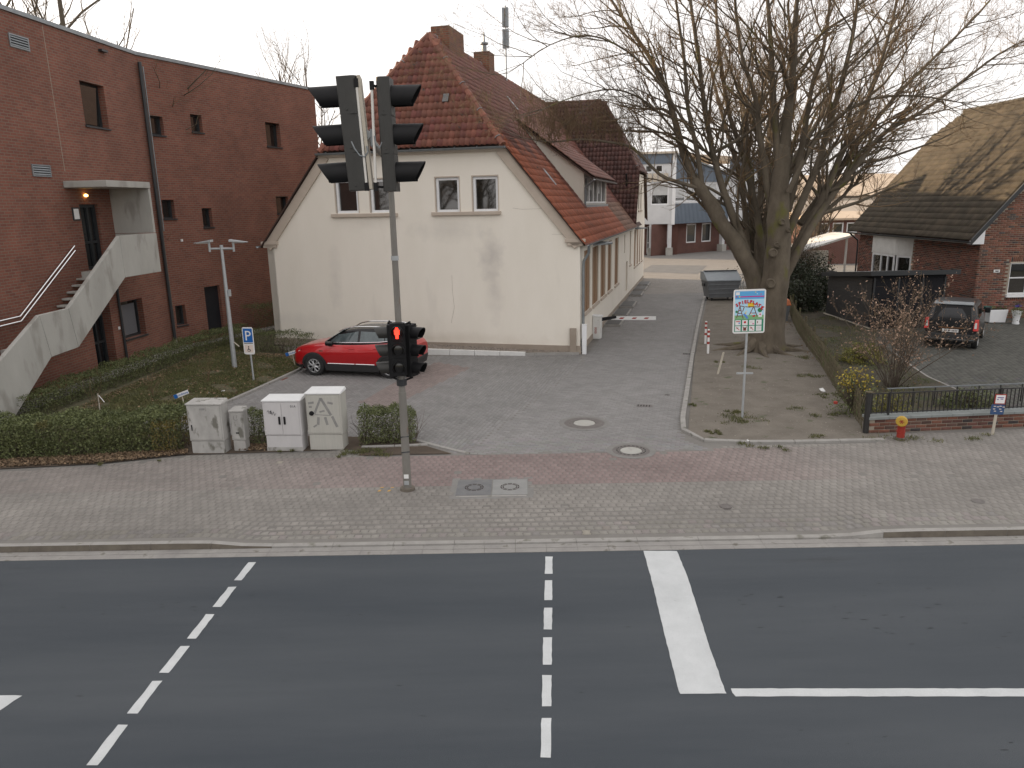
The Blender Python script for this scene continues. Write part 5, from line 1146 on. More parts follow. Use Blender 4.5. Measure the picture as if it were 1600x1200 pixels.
# ------------------------------------------------------------------ cabinets
def cabinet(px0, px1, py, htop, hpl, depth, label, mat, lid, doors=1, lidmat=None, extra=None, rz=None, plm=None):
    p = G(px0, py)[:2]; q = G(px1, py)[:2]; d = q - p; wd = float(np.linalg.norm(d)); a = math.atan2(d[1], d[0]) if rz is None else rz
    t = thing('utility_cabinet', label, 'cabinet', (p[0], p[1], 0), a, 'utility cabinets in a row along the hedge')
    MB().box(.015, wd - .015, .012, depth - .012, -.02, hpl - .008).build('plinth', plm or mat, t, bevel=.008, seg=1)
    body = MB().box(0, wd, 0, depth, hpl, htop).build('body', mat, t, bevel=.008, seg=1)
    lm = lidmat or mat; o = .02
    if lid == 'slope': MB().hexa([(-o, -o, htop + .002), (wd + o, -o, htop + .002), (wd + o, depth + o, htop + .002), (-o, depth + o, htop + .002)], [(-o, -o, htop + .035), (wd + o, -o, htop + .035), (wd + o - .03, depth + o, htop + .075), (-o + .03, depth + o, htop + .075)]).build('lid', lm, t, bevel=.008, seg=1)
    n = doors
    for i in range(n):
        x0 = .03 + i * (wd - .06) / n + .004; x1 = .03 + (i + 1) * (wd - .06) / n - .004
        dd = MB().box(x0, x1, -.012, .0, hpl + .03, htop - .03).build('door', mat, t, bevel=.004, seg=1)
        if doors == 2:
            xx = x1 - .055 if i == 0 else x0 + .055; MB().box(xx - .022, xx + .022, -.03, -.012, (hpl + htop) / 2 - .13, (hpl + htop) / 2 + .05).build('handle', m_black, dd, bevel=.005, seg=1)
    return t, wd, a
t, wd, _ = cabinet(300, 353, 709, 1.13, .30, .36, 'stained grey concrete cabinet at the left end of the row beside the hedge', m_cab1, 'slope')
MB().box(.075, .09, -.03, -.012, .55, .68).build('handle', m_black, t); MB().box(.3, .42, -.016, -.0125, 1.02, 1.06).build('label_plate', m_graf, t)
t, wd, _ = cabinet(365, 385.5, 705, .92, .26, .26, 'narrow low dirty white cabinet, the smallest of the four boxes', m_cab1, 'slope')
MB().box(.11, .18, -.02, -.012, .42, .45).build('handle', m_black, t)
b = MB(); b.tube([(.10, -.016, .84), (.09, -.016, .76), (.13, -.016, .72), (.18, -.016, .75)], .006, 5).tube([(.17, -.016, .85), (.16, -.016, .78)], .006, 5); b.build('scribble', m_graf, t)
t, wd, _ = cabinet(417, 474.5, 705.5, 1.16, .38, .42, 'white double door cabinet with bright lid and two black handles', m_cab3, 'slope', 2, m_cablid)
b = MB(); text_mesh('01A', .075, Matrix.Translation((wd - .15, -.0135, 1.03)) @ Matrix.Rotation(rad(90), 4, 'X'), b); b.build('inventory_number', m_ink, t)
b = MB(); rr = random.Random(3)
pts = [(.11 + .018 * i + rr.uniform(-.01, .01), -.015, .93 + .05 * math.sin(i * 1.9) - .004 * i) for i in range(11)]; b.tube(pts, .0045, 5); b.tube([(.16, -.015, .93), (.19, -.015, .96), (.2, -.015, .9), (.17, -.015, .9)], .009, 5); b.build('graffiti_tag', m_ink, t)
MB().box(.01, wd - .01, .0115, .0118, .0, .1).build('dirt_line', m_cab1, t)
t, wd, _ = cabinet(484, 537.5, 703.5, 1.30, .38, .45, 'tallest ivory cabinet with faded triangle graffiti and round lock', m_cab4, 'slope', 1, m_cablid)
def smear(P, w):
    b = MB()
    for (p, q) in P: b.tube([(p[0], -.0135, p[1]), (q[0], -.0135, q[1])], w, 6)
    return b
b = MB()
def bar2(p, q, w):
    d = np.array(q) - np.array(p); L = np.linalg.norm(d); nx = np.array([-d[1], d[0]]) / L * w / 2; P = [p[0] - nx[0], p[1] - nx[1]], [q[0] - nx[0], q[1] - nx[1]], [q[0] + nx[0], q[1] + nx[1]], [p[0] + nx[0], p[1] + nx[1]]
    b.poly([(x, -.0128, z) for x, z in P])
bar2((.18, .85), (.35, 1.22), .05); bar2((.35, 1.22), (.56, .82), .06); bar2((.2, .84), (.54, .82), .02); bar2((.06, 1.10), (.19, 1.12), .05); bar2((.07, 1.02), (.14, 1.02), .05); bar2((.5, 1.12), (.62, 1.09), .05)
bar2((.27, .78), (.25, .6), .06); bar2((.42, .78), (.46, .6), .06); bar2((.58, .8), (.68, .55), .06); bar2((.3, .9), (.42, .93), .04); bar2((.14, .55), (.22, .6), .04)
b.build('faded_graffiti', m_graf, t)
MB().lathe([(.0, -.03), (.05, -.025), (.055, 0)], (0, 0, 0), 14, 0, Matrix.Translation((.12, -.012, .87)) @ Matrix.Rotation(rad(90), 4, 'X') @ Matrix.Scale(-1, 4, (0, 0, 1))).build('lock', m_black, t)
# ------------------------------------------------------------------ double headed lamp post
p = G(367, 576)
t = thing('street_lamp', 'slim galvanised lamp post with two flat wing heads beside the lawn', 'street lamp', (p[0], p[1], 0))
MB().tube([(0, 0, -.02), (0, 0, 1.2), (0, 0, 4.1)], [.085, .075, .045], 14).build('pole', m_steel, t, smooth=True)
MB().tube([(0, 0, 4.05), (0, 0, 4.2)], .055, 10).build('pole_cap', m_steel, t)
MB().tube([(-.38, .02, 4.08), (.40, -.02, 4.08)], .035, 8).build('cross_arm', m_steel, t)
for s_ in (-1, 1):
    MB().tube([(s_ * .40, 0, 3.98), (s_ * .40, 0, 4.3)], .04, 8).build('arm_post', m_steel, t)
    x0, x1 = s_ * .3, s_ * .88
    b = MB(); b.hexa([(x0, -.13, 4.30), (x1, -.08, 4.27), (x1, .08, 4.27), (x0, .13, 4.30)][::s_], [(x0, -.13, 4.38), (x1, -.08, 4.29), (x1, .08, 4.29), (x0, .13, 4.38)][::s_]); hd = b.build('lamp_head', m_steel, t, bevel=.01)
    MB().box(min(x0, x1) + .08, max(x0, x1) - .12, -.07, .07, 4.262, 4.275).build('diffuser', m_lwhite, hd)
MB().box(.07, .14, -.05, .05, 2.5, 2.72).build('junction_box', m_steel, t); MB().tube([(.04, 0, .95), (.25, -.05, .78)], .02, 6).build('stay', m_woodp, t)
# ------------------------------------------------------------------ parking sign
p = G(396, 597)
t = thing('parking_sign', 'blue and white P sign with wheelchair symbol on slim grey post', 'sign', (p[0], p[1], 0), rad(-10))
MB().tube([(0, .03, 0), (-.02, .03, 1.7)], .028, 10).build('pole', m_steel, t, smooth=True)
def rrect(w, h, r, n=5):
    P = []
    for cx, cy, a in ((w / 2 - r, h / 2 - r, 0), (-w / 2 + r, h / 2 - r, 90), (-w / 2 + r, -h / 2 + r, 180), (w / 2 - r, -h / 2 + r, 270)): P += [(cx + r * math.cos(rad(a + 90 * k / n)), cy + r * math.sin(rad(a + 90 * k / n))) for k in range(n + 1)]
    return P[::-1]
def rbox(w, h, r, y0, y1, cx, cz, nm, mat, par, T=Matrix.Identity(4)):
    return MB().prism([(a + cx, c + cz) for a, c in rrect(w, h, r)], y0, y1, 0, T).build(nm, mat, par)
bd = rbox(.36, .86, .06, -.012, .0, -.02, 1.33, 'sign_plate', m_wht, t)
rbox(.31, .44, .015, -.016, -.013, -.02, 1.50, 'blue_field', m_blue, bd); MB().box(-.17, .13, -.015, -.0125, 1.235, 1.255).build('divider', m_frame, bd)
rbox(.28, .24, .01, -.0155, -.013, -.02, 1.08, 'white_field', m_pnkw, bd)
b = MB(); XR = Matrix.Rotation(rad(90), 4, 'X')
text_mesh('P', .44, Matrix.Translation((-.02, -.018, 1.345)) @ XR, b); b.build('letter', m_wht, bd)
b = MB(); T = Matrix.Translation((-.03, -.018, 1.06)); b.lathe([(0, -.002), (.02, 0)], (0, 0, 0), 8, 0, T @ Matrix.Translation((0, 0, .085)) @ XR)
b.prism([(-.015, .06), (.015, .06), (.015, .0), (.055, .0), (.07, -.06), (.05, -.06), (.04, -.02), (-.015, -.02)], -.002, .0, 0, T)
for k in range(16):
    t0, t1 = rad(120 + k * 15), rad(135 + k * 15); b.poly([(.05 * math.cos(t0), -.001, -.03 + .05 * math.sin(t0)), (.05 * math.cos(t1), -.001, -.03 + .05 * math.sin(t1)), (.035 * math.cos(t1), -.001, -.03 + .035 * math.sin(t1)), (.035 * math.cos(t0), -.001, -.03 + .035 * math.sin(t0))], 0, T)
b.build('wheelchair_symbol', m_ink, bd)
# small direction boards on the lawn
def fsign(px, py, ptop, wpx, label, tilt, rz):
    p = G(px, py); dist = np.linalg.norm(p - CAM); w = wpx * dist / FPX; h = w * .26
    t = thing('direction_sign', label, 'sign', (p[0], p[1], 0), rz, 'small direction boards on the lawn')
    z = .42; MB().tube([(0, .02, 0), (-.05, .02, z)], .015, 6).build('post', m_woodp, t)
    T = Matrix.Translation((-.06, 0, z + h * .6)) @ Matrix.Rotation(-tilt, 4, 'Y')
    bd = MB().box(-w / 2, w / 2, -.01, .01, -h / 2, h / 2, 0, T).build('board', m_wht, t)
    MB().box(-w / 2, -w / 2 + h * .9, -.013, -.0105, -h / 2, h / 2, 0, T).build('blue_end', m_blue, bd)
    b = MB(); text_mesh('Schulleitung', h * .62, T @ Matrix.Translation((h * .4, -.014, -h * .2)) @ XR, b); b.build('lettering', m_blue, bd)
fsign(290, 643, 0, 22, 'small white and blue direction board tilted up on the lawn behind the stained cabinet', rad(20), 0)
fsign(461, 573, 0, 20, 'small white and blue direction board in the grass by the nose of the red car', rad(16), 0)
# ------------------------------------------------------------------ playground sign
p = G(1160, 655)
t = thing('playground_sign', 'colourful SPIELPLATZ board with eight rule pictograms on a grey post', 'sign', (p[0], p[1], 0), rad(-3))
MB().tube([(0, .03, 0), (0, .03, 3.0)], .03, 12).build('pole', m_steel, t, smooth=True)
MB().box(-.2, .2, .0, .03, 1.15, 1.19).build('cross_bar', m_steel, t)
c0 = PY(p[1], 1170.5, 486.5); TT = Matrix.Translation((c0[0] - p[0] - .0, 0, c0[2])) @ Matrix.Rotation(rad(-1.0), 4, 'Y')
Wb, Hb = .76, 1.06
bd = MB().prism([(a, c) for a, c in rrect(Wb, Hb, .05)], -.012, .01, 0, TT).build('board', m_wht, t)
C = lambda nm, c: M('print_' + nm, c, None, rough=.4)
c_sky, c_lsky, c_grn, c_dgrn, c_red, c_brn, c_mag, c_sun, c_tree, c_slide = C('sky', (.10, .38, .70)), C('pale_sky', (.42, .68, .84)), C('grass', (.20, .42, .20)), C('green', (.02, .22, .13)), C('red', (.5, .01, .02)), C('brown', (.17, .05, .03)), C('magenta', (.55, .01, .22)), C('yellow', (.75, .52, .03)), C('leaf', (.03, .2, .07)), C('blue', (.1, .25, .6))
def pr(x0, x1, z0, z1, m, y=-.014, nm='print'): return MB().box(x0, x1, y - .001, y, z0, z1, 0, TT).build(nm, m, bd)
pr(-.345, .345, .15, .49, c_sky, -.0135, 'sky_print'); pr(-.345, .345, -.10, .30, c_lsky, -.0145, 'sky_print'); pr(-.345, .345, -.19, -.09, c_grn, -.0155, 'grass_print'); pr(-.345, .345, -.49, -.19, c_dgrn, -.0145, 'green_field')
pr(-.22, .34, .345, .37, c_mag, -.016, 'magenta_line'); pr(-.33, -.24, .40, .47, m_wht, -.016, 'emblem')
for k, c in enumerate((c_red, c_slide, c_sun)): pr(-.33 + k * .035, -.30 + k * .035, .345, .375, c, -.016, 'emblem')
for k, (x, z) in enumerate(((.12, .45), (.2, .46), (.16, .41), (.25, .40))): pr(x, x + .025, z, z + .02, (c_sun, c_slide, c_lsky, c_mag)[k], -.016, 'ornament')
b = MB()
word = 'SPIELPLATZ'
for i, chh in enumerate(word):
    u = (i - 4.5) / 4.5; x = u * .285; z = .235 - .12 * (u - (-.15)) ** 2 * (1.0 if u > -.15 else .9) - (.0 if i == 9 else 0)
    text_mesh(chh, .105, TT @ Matrix.Translation((x, -.0225, z - .03)) @ Matrix.Rotation(rad(24 * u), 4, 'Y') @ XR, b, ext=.001, off=.006)
b.build('lettering', c_red, bd)
pr(-.04, .11, .10, .21, c_sun, -.0165, 'sun_print')
def stroke(pts, w, m, y=-.018, nm='drawing'):
    b = MB()
    for (p0, p1) in pts:
        d = np.array(p1) - np.array(p0); L = np.linalg.norm(d); nx = np.array([-d[1], d[0]]) / L * w / 2
        b.prism([(p0[0] - nx[0], p0[1] - nx[1]), (p1[0] - nx[0], p1[1] - nx[1]), (p1[0] + nx[0], p1[1] + nx[1]), (p0[0] + nx[0], p0[1] + nx[1])], y, y + .001, 0, TT)
    return b.build(nm, m, bd)
stroke([((-.30, -.15), (-.22, .15)), ((-.14, -.17), (-.23, .15)), ((-.29, -.10), (-.16, -.10)), ((-.27, -.04), (-.18, -.04)), ((-.25, .03), (-.20, .03)), ((-.22, .14), (-.12, .12)), ((-.12, .12), (-.16, .0)), ((-.1, .12), (.02, .10)), ((.0, -.09), (.10, .12)), ((.19, -.13), (.10, .12)), ((-.02, .12), (.22, .10)), ((.02, -.04), (.16, -.04))], .018, c_brn)
stroke([((-.13, -.05), (-.03, -.17))], .05, c_slide); stroke([((.08, -.12), (.14, -.10))], .04, c_red, -.019)
def disc(x, z, r, m, y=-.019, nm='drawing'): b = MB(); b.prism([(x + r * math.cos(k * .6283), z + r * math.sin(k * .6283)) for k in range(10)][::-1], y, y + .001, 0, TT); b.build(nm, m, bd)
disc(.25, .03, .055, c_tree); disc(-.30, -.0, .03, c_tree); disc(.29, .08, .025, c_red, -.02); disc(-.07, -.0, .02, m_pnkw); disc(.055, -.06, .02, m_pnkw); disc(-.09, -.04, .018, c_sun)
stroke([((.25, -.02), (.25, -.13))], .012, c_brn); pr(.215, .30, -.14, -.03, m_wht, -.02, 'drawing'); pr(.24, .275, -.09, -.06, c_mag, -.022, 'drawing')
for r_ in range(2):
    for k in range(4):
        x = -.325 + k * .165; z = -.33 - r_ * .145; q = pr(x, x + .13, z, z + .125, m_wht, -.017, 'pictogram')
cells = [(0, 0, c_slide), (1, 0, c_red), (2, 0, c_mag), (3, 0, c_brn), (0, 1, c_red), (1, 1, c_brn), (2, 1, c_red), (3, 1, m_graf)]
for k, r_, c in cells:
    x = -.26 + k * .165; z = -.268 - r_ * .145
    if (k, r_) == (1, 0): disc(x, z + .01, .03, c, -.0195, 'pictogram_mark')
    elif (k, r_) in ((0, 1), (2, 1)): stroke([((x - .04, z + .04), (x + .04, z - .035))], .014, c, -.0195, 'pictogram_mark'); stroke([((x - .03, z - .0), (x + .01, z + .03))], .016, c_brn, -.0205, 'pictogram_mark')
    elif (k, r_) == (1, 1): pr(x - .035, x + .035, z - .05, z + .03, c_brn, -.0195, 'pictogram_mark'); stroke([((x - .045, z + .05), (x - .02, z)), ((x + .045, z + .05), (x + .02, z))], .016, c_brn, -.0205, 'pictogram_mark')
    elif (k, r_) == (0, 0): pr(x - .05, x + .05, z + .02, z + .04, c_red, -.0195, 'pictogram_mark'); disc(x + .03, z - .01, .02, c_slide, -.0195, 'pictogram_mark')
    elif (k, r_) == (3, 0): stroke([((x - .03, z + .03), (x - .03, z - .02))], .018, c_brn, -.0195, 'pictogram_mark')
    elif (k, r_) == (2, 0): disc(x + .03, z - .03, .018, c_mag, -.0195, 'pictogram_mark'); pr(x - .045, x + .02, z + .01, z + .014, c_brn, -.0195, 'pictogram_mark')
    else:
        for j in range(3): pr(x - .045, x + .045, z - .02 + j * .025, z - .016 + j * .025, m_graf, -.0195, 'pictogram_mark')
# ------------------------------------------------------------------ bollards, stake, white post, barrier
for (px, py, lab) in ((1102, 538, 'red and white ringed bollard, the farther of the pair in the playground soil'), (1106, 553, 'red and white ringed bollard, the nearer of the pair in the playground soil')):
    p = G(px, py); t = thing('bollard', lab, 'bollard', (p[0], p[1], 0), 0, 'red and white bollards by the drive')
    MB().tube([(0, 0, -.02), (0, 0, .87)], .042, 14).build('post', m_wht, t, smooth=True); MB().lathe([(.042, .87), (.03, .89), (0, .895)], (0, 0, 0), 14).build('cap', m_wht, t, smooth=True)
    for z in (.36, .60, .765): MB().tube([(0, 0, z), (0, 0, z + .085)], .0445, 14).build('red_band', m_redp, t, smooth=True)
p = G(1121, 586); o = MB().tube([(p[0], p[1], -.02), (p[0] + .16, p[1], .72)], [.035, .03], 6).build('wooden_stake', m_woodp); tag(o, 'short leaning pale wooden stake in the playground soil', 'stake')
p = G(913, 553); t = thing('marker_post', 'square white plastic post at the corner of the cream house', 'post', (p[0], p[1], 0), rad(-8))
MB().hexa([(-.075, -.075, 0), (.075, -.075, 0), (.075, .075, 0), (-.075, .075, 0)], [(-.085, -.085, 1.06), (.085, -.085, 1.06), (.085, .085, 1.06), (-.085, .085, 1.06)]).build('shaft', m_white, t, bevel=.008); MB().box(-.09, .09, -.09, .09, 1.062, 1.085).build('cap', m_white, t)
p = G(933, 529); t = thing('barrier_gate', 'white parking barrier housing with short red and white striped boom', 'barrier', (p[0], p[1], 0), rad(-16))
bx = MB().hexa([(-.17, -.15, 0), (.15, -.15, 0), (.17, .15, 0), (-.17, .15, 0)], [(-.16, -.16, .93), (.19, -.15, .90), (.19, .15, .90), (-.16, .15, .93)]).build('housing', m_whitew, t, bevel=.03, seg=3)
MB().hexa([(-.18, -.18, .93), (.21, -.17, .90), (.21, .17, .90), (-.18, .17, .93)], [(-.18, -.18, .97), (.21, -.17, .94), (.21, .17, .94), (-.18, .17, .97)]).build('housing_lid', m_white, t)
MB().lathe([(0, -.02), (.035, -.015), (.035, 0)], (0, 0, 0), 12, 0, Matrix.Translation((.1, -.16, .70)) @ XR).build('lock', m_ink, t)
MB().lathe([(0, -.02), (.02, -.015), (.02, 0)], (0, 0, 0), 10, 0, Matrix.Translation((-.08, -.16, .78)) @ XR).build('lock', m_blue, t)
b = MB(); text_mesh('0000', .13, Matrix.Translation((.01, -.163, .36)) @ Matrix.Rotation(rad(-90), 4, 'Y') @ XR, b); b.build('red_lettering', m_redp, t)
a0 = np.array([.2, .05, .78]); e0 = W2 = None
MB().hexa([(.15, .02, .70), (.72, .25, .80), (.72, .33, .80), (.15, .12, .70)], [(.15, .02, .84), (.72, .25, .90), (.72, .33, .90), (.15, .12, .84)]).build('counterweight_arm', m_black, t)
pa = PY(p[1] + .35, 955, 497); pe = PY(p[1] + .1, 1025, 497)
Li = Matrix.Translation((p[0], p[1], 0)) @ Matrix.Rotation(rad(-16), 4, 'Z'); Li = Li.inverted(); la = Li @ Vector(pa); le = Li @ Vector(pe); dx = le - la; Lb = dx.length; ang = math.atan2(dx.y, dx.x)
TBm = Matrix.Translation((la.x, la.y, la.z)) @ Matrix.Rotation(ang, 4, 'Z')
boom = MB().prism([(0, -.07), (Lb, -.075), (Lb, .07), (.18, .075)], -.02, .02, 0, TBm).build('boom', m_wht, t)
for f in (.24, .52, .79): MB().prism([(Lb * f - .12, -.03), (Lb * f + .04, -.03), (Lb * f + .11, .03), (Lb * f - .05, .03)], -.024, -.021, 0, TBm).build('red_stripe', m_redp, boom)
# ------------------------------------------------------------------ hydrant, small sign at fence
p = G(1407, 688); t = thing('hydrant', 'short red bent standpipe with round yellow cap before the brick garden wall', 'hydrant', (p[0], p[1], 0))
MB().tube([(.02, .06, -.02), (.02, .05, .25), (.01, .02, .40), (-.03, -.05, .48), (-.09, -.13, .49)], [.085, .08, .082, .085, .09], 14).build('standpipe', m_redp, t, smooth=True)
MB().tube([(.02, .06, .18), (.02, .055, .2)], .092, 14).build('flange', m_redp, t)
Tc = Matrix.Translation((-.10, -.15, .49)) @ Matrix.Rotation(rad(-28), 4, 'Z') @ Matrix.Rotation(rad(90), 4, 'X')
cp = MB().lathe([(0, .045), (.05, .05), (.105, .04), (.12, .02), (.12, -.02), (.09, -.03)], (0, 0, 0), 20, 0, Tc).build('cap', m_yelp, t, smooth=True)
for k in range(3): MB().box(-.05, .05, -.007, .007, .045, .056, 0, Tc @ Matrix.Rotation(rad(60 * k), 4, 'Z')).build('cap_rib', m_redp, cp)
MB().tube([(.02, .05, -.0), (.02, .05, .06)], .12, 12).build('base_ring', m_kerbd, t)
p = G(1551, 679); t = thing('garden_sign', 'small red framed notice above a blue plate on a pale stake by the iron fence', 'sign', (p[0], p[1], 0))
T = Matrix.Rotation(rad(2.5), 4, 'Y'); MB().box(-.03, .03, 0, .02, -.02, .6, 0, T).build('stake', m_woodp, t)
rbox(.30, .235, .02, -.014, -.002, -.0, .595, 'blue_plate', M('dark_blue', (.03, .06, .14), (.04, .09, .2), 40), t, T)
q = rbox(.25, .23, .005, -.014, -.002, .02, .835, 'red_plate', m_redp, t, T); MB().box(-.085, .125, -.017, -.0145, .74, .93, 0, T).build('white_field', m_wht, q)
b = MB(); rr = random.Random(9)
for x, z in ((-.10, .66), (.03, .665), (-.1, .60), (.02, .60), (-.07, .55), (.06, .545), (.09, .65), (-.02, .65)): b.box(x, x + .05, -.018, -.0145, z, z + .016, 0, T @ Matrix.Rotation(rr.uniform(-.02, .02), 4, 'Y'))
b.build('pictogram', m_pnkw, t)
b = MB(); b.box(-.05, .09, -.02, -.0175, .865, .885, 0, T).box(-.06, -.02, -.02, -.0175, .82, .84, 0, T).box(.02, .08, -.02, -.0175, .83, .85, 0, T); b.build('print', M('violet_ink', (.16, .12, .3)), q)
# ------------------------------------------------------------------ dumpster and grit box, bike rack
p = G(1103, 472); t = thing('waste_container', 'large grey metal waste container with pitched lid beside the tree', 'dumpster', (p[0] + .1, p[1] + .1, 0), rad(2))
Wd, Dd = 1.75, 1.25
b = MB(); b.hexa([(.15, .12, .18), (Wd - .15, .12, .18), (Wd - .15, Dd - .1, .18), (.15, Dd - .1, .18)], [(-.03, -.02, 1.08), (Wd + .03, -.02, 1.08), (Wd + .03, Dd, 1.08), (-.03, Dd, 1.08)]); bo = b.build('body', m_bin, t, bevel=.03)
for z in (.42, .66, .9):
    f = (z - .18) / .9; x0 = .15 - .18 * f; y0 = .12 - .14 * f; MB().box(x0 - .01, Wd - x0 + .01, y0 - .03, y0 + .02, z - .025, z + .025).build('rib', m_bin, bo, bevel=.008, seg=1)
b = MB(); b.prism([(-.06, 1.09), (-.06, 1.14), (Dd * .62, 1.58), (Dd + .03, 1.52), (Dd + .03, 1.09)], -.07, Wd + .07, 0, None, ax=0); b.build('lid', m_binlid, t, bevel=.02)
MB().box(-.02, Wd + .02, Dd * .55, Dd * .7, 1.57, 1.61).build('lid_ridge', m_frame, t)
for x in (.3, Wd - .3):
    for y in (.2, Dd - .2): w_ = MB().tube([(x - .03, y, .09), (x + .03, y, .09)], .09, 14).build('wheel', m_tyre, t, smooth=True)
for s_ in (-.12, Wd + .05): MB().box(s_, s_ + .07, .35, .75, .8, .95).build('trunnion', m_frame, t, bevel=.01)
p = G(1203, 503); t = thing('grit_bin', 'grey grit box with orange lid half hidden behind the big trunk', 'bin', (p[0], p[1], 0), rad(-3))
MB().hexa([(.05, .05, 0), (.78, .05, 0), (.78, .6, 0), (.05, .6, 0)], [(0, 0, .72), (.86, 0, .72), (.86, .66, .72), (0, .66, .72)]).build('body', m_bin, t, bevel=.02)
MB().hexa([(-.04, -.05, .72), (.9, -.05, .72), (.9, .72, .72), (-.04, .72, .72)], [(.06, .04, .96), (.82, .04, .96), (.82, .64, 1.04), (.06, .64, 1.04)]).build('lid', m_orange, t, bevel=.03)
p = G(1160, 462); t = thing('bicycle_rack', 'curved steel bicycle rack loops right of the grey waste container', 'bicycle rack', (p[0], p[1], 0))
for i in range(4):
    y = i * .45; MB().tube([(0, y, 0), (0, y, .8)] + [(.35 - .35 * math.cos(a), y, .8 + .3 * math.sin(a)) for a in (.6, 1.2, 1.57, 2, 2.6)] + [(.7, y, .7), (.7, y, 0)], .022, 6).build('loop', m_steel, t, smooth=True)
# ------------------------------------------------------------------ covers let into the paving
def rcover(c, R, r, label, inner, ring, z=.004):
    t = thing('manhole_cover', label, 'manhole cover', (c[0], c[1], 0)); z0 = float(pz(c[0], c[1]))
    MB().lathe([(R, -.04), (R, z0 + .004), (R - .02, z0 + .008), (r + .01, z0 + .008), (r + .01, -.0)], (0, 0, 0), 40).build('frame', ring, t)
    MB().lathe([(R, z0 + .0035), (R + .13, z0 + .0035)], (0, 0, 0), 40).build('collar', m_collar, t)
    o = MB().lathe([(0, z0 + .006), (r - .01, z0 + .006), (r, z0 - .01)], (0, 0, 0), 40).build('cover', inner, t); return t, o, z0
t, o, z0 = rcover(mh1, .50, .27, 'round iron manhole cover with pale concrete centre in the driveway', m_conc, m_iron)
for rr_ in (.34, .41): MB().lathe([(rr_, .0085), (rr_ + .02, .012), (rr_ + .04, .0085)], (0, 0, 0), 40).build('ring', m_iron, t)
t, o, z0 = rcover(mh2, .41, .24, 'round manhole cover with slotted ring at the edge of the red paving', m_conc, m_iron)
for k in range(20):
    a = 2 * math.pi * k / 20; MB().box(-.014, .014, -.028, .028, .0082, .0095, 0, Matrix.Rotation(a, 4, 'Z') @ Matrix.Translation((.31, 0, 0))).build('slot', m_dark, t)
t = thing('cable_shaft_cover', 'double rectangular cover with two round lids in the pavement near the mast', 'manhole cover', (dk[0], dk[1], 0), -.0095)
MB().box(-.80, .80, -.55, .55, -.04, -.0005).build('frame', m_collar, t)
for s_ in (-1, 1):
    x0, x1 = (-.68, -.012) if s_ < 0 else (.012, .68)
    pl = MB().box(x0, x1, -.36, .42, -.004, .006).build('plate', M('cover_grey', (.13, .135, .14), (.18, .18, .18), 6, .9, .4, 90) if s_ < 0 else M('cover_light', (.22, .225, .22), (.27, .27, .26), 6, .9, .4, 90), t)
    cx = s_ * .345
    for r0, r1 in ((.12, .145), (.16, .185)):
        for k in range(10):
            a0, a1 = rad(k * 36 + 3), rad(k * 36 + 33); b = MB(); A = [a0 + (a1 - a0) * j / 4 for j in range(5)]
            b.poly([(cx + r1 * math.cos(a), .03 + r1 * math.sin(a), .0075) for a in A] + [(cx + r0 * math.cos(a), .03 + r0 * math.sin(a), .0075) for a in A[::-1]]); b.build('slot', M('slot_iron', (.03, .018, .016)) if 'slot_iron' not in bpy.data.materials else bpy.data.materials['slot_iron'], pl)
MB().box(-.66, .66, -.44, -.385, -.004, .005).build('joint_strip', m_kerb, t)
for (px, py, w_, h_, lab, nm) in ((1007, 634, .42, .22, 'rusty drain grate lying in the driveway beyond the pale manhole cover', 'drain_grate'), (1073, 553, .30, .3, 'small dark drain grate against the right kerb of the drive', 'drain_grate'), (1042, 617, .16, .10, 'tiny rectangular valve cover in the driveway', 'valve_cover')):
    c = G(px, py); t = thing(nm, lab, 'grate', (c[0], c[1], 0), HA)
    MB().box(-w_ / 2, w_ / 2, -h_ / 2, h_ / 2, -.02, .004).build('frame', m_iron, t)
    for k in range(5): MB().box(-w_ / 2 + .03 + k * (w_ - .05) / 5, -w_ / 2 + .03 + k * (w_ - .05) / 5 + .03, -h_ / 2 + .03, h_ / 2 - .03, .0042, .006).build('slot', m_dark, t)
for (px, py, lab) in ((1134, 791, 'small round valve cap in the right hand pavement'), (1528, 783, 'small oval valve cap in the pavement near the right edge')):
    c = G(px, py); t = thing('valve_cover', lab, 'valve cover', (c[0], c[1], 0)); MB().lathe([(.11, -.02), (.11, .006), (.08, .008), (.078, .004), (.0, .005)], (0, 0, 0), 20).build('ring', m_iron, t)
# yellow spray marks
for (px, py) in ((594, 765), (607, 766)):
    pass
b = MB()
for (px, py, w_, d_) in ((593, 767, .07, .09), (597, 762, .09, .05), (608, 767, .07, .09), (613, 762, .08, .05)):
    c = G(px, py); z = .006; b.poly([(c[0] - w_ / 2, c[1] - d_ / 2, z), (c[0] + w_ / 2 - .02, c[1] - d_ / 2 + .01, z), (c[0] + w_ / 2, c[1] + d_ / 2, z), (c[0] - w_ / 2 + .02, c[1] + d_ / 2 - .02, z)])
b.build('spray_mark', m_yel, pav)
# litter
for (px, py, s_, lab) in ((1285, 613, .10, 'crumpled white paper scrap on the soil near the lattice fence'), (1168, 692, .06, 'small white paper scrap at the kerb below the playground sign'), (348, 614, .06, 'white scrap lying in the lawn left of the parking sign'), (325, 616, .06, 'white scrap lying in the lawn above the direction board')):
    c = G(px, py); b = MB(); rr = random.Random(px); pts = [(c[0] + rr.uniform(-s_, s_), c[1] + rr.uniform(-s_, s_), .03 + rr.uniform(0, s_ * .8)) for _ in range(8)]
    import bmesh
    bm = bmesh.new(); [bm.verts.new(q) for q in pts]; bmesh.ops.convex_hull(bm, input=bm.verts); me = bpy.data.meshes.new('paper_scrap'); bm.to_mesh(me); bm.free(); me.materials.append(m_wht); tag(link('paper_scrap', me), lab, 'litter')
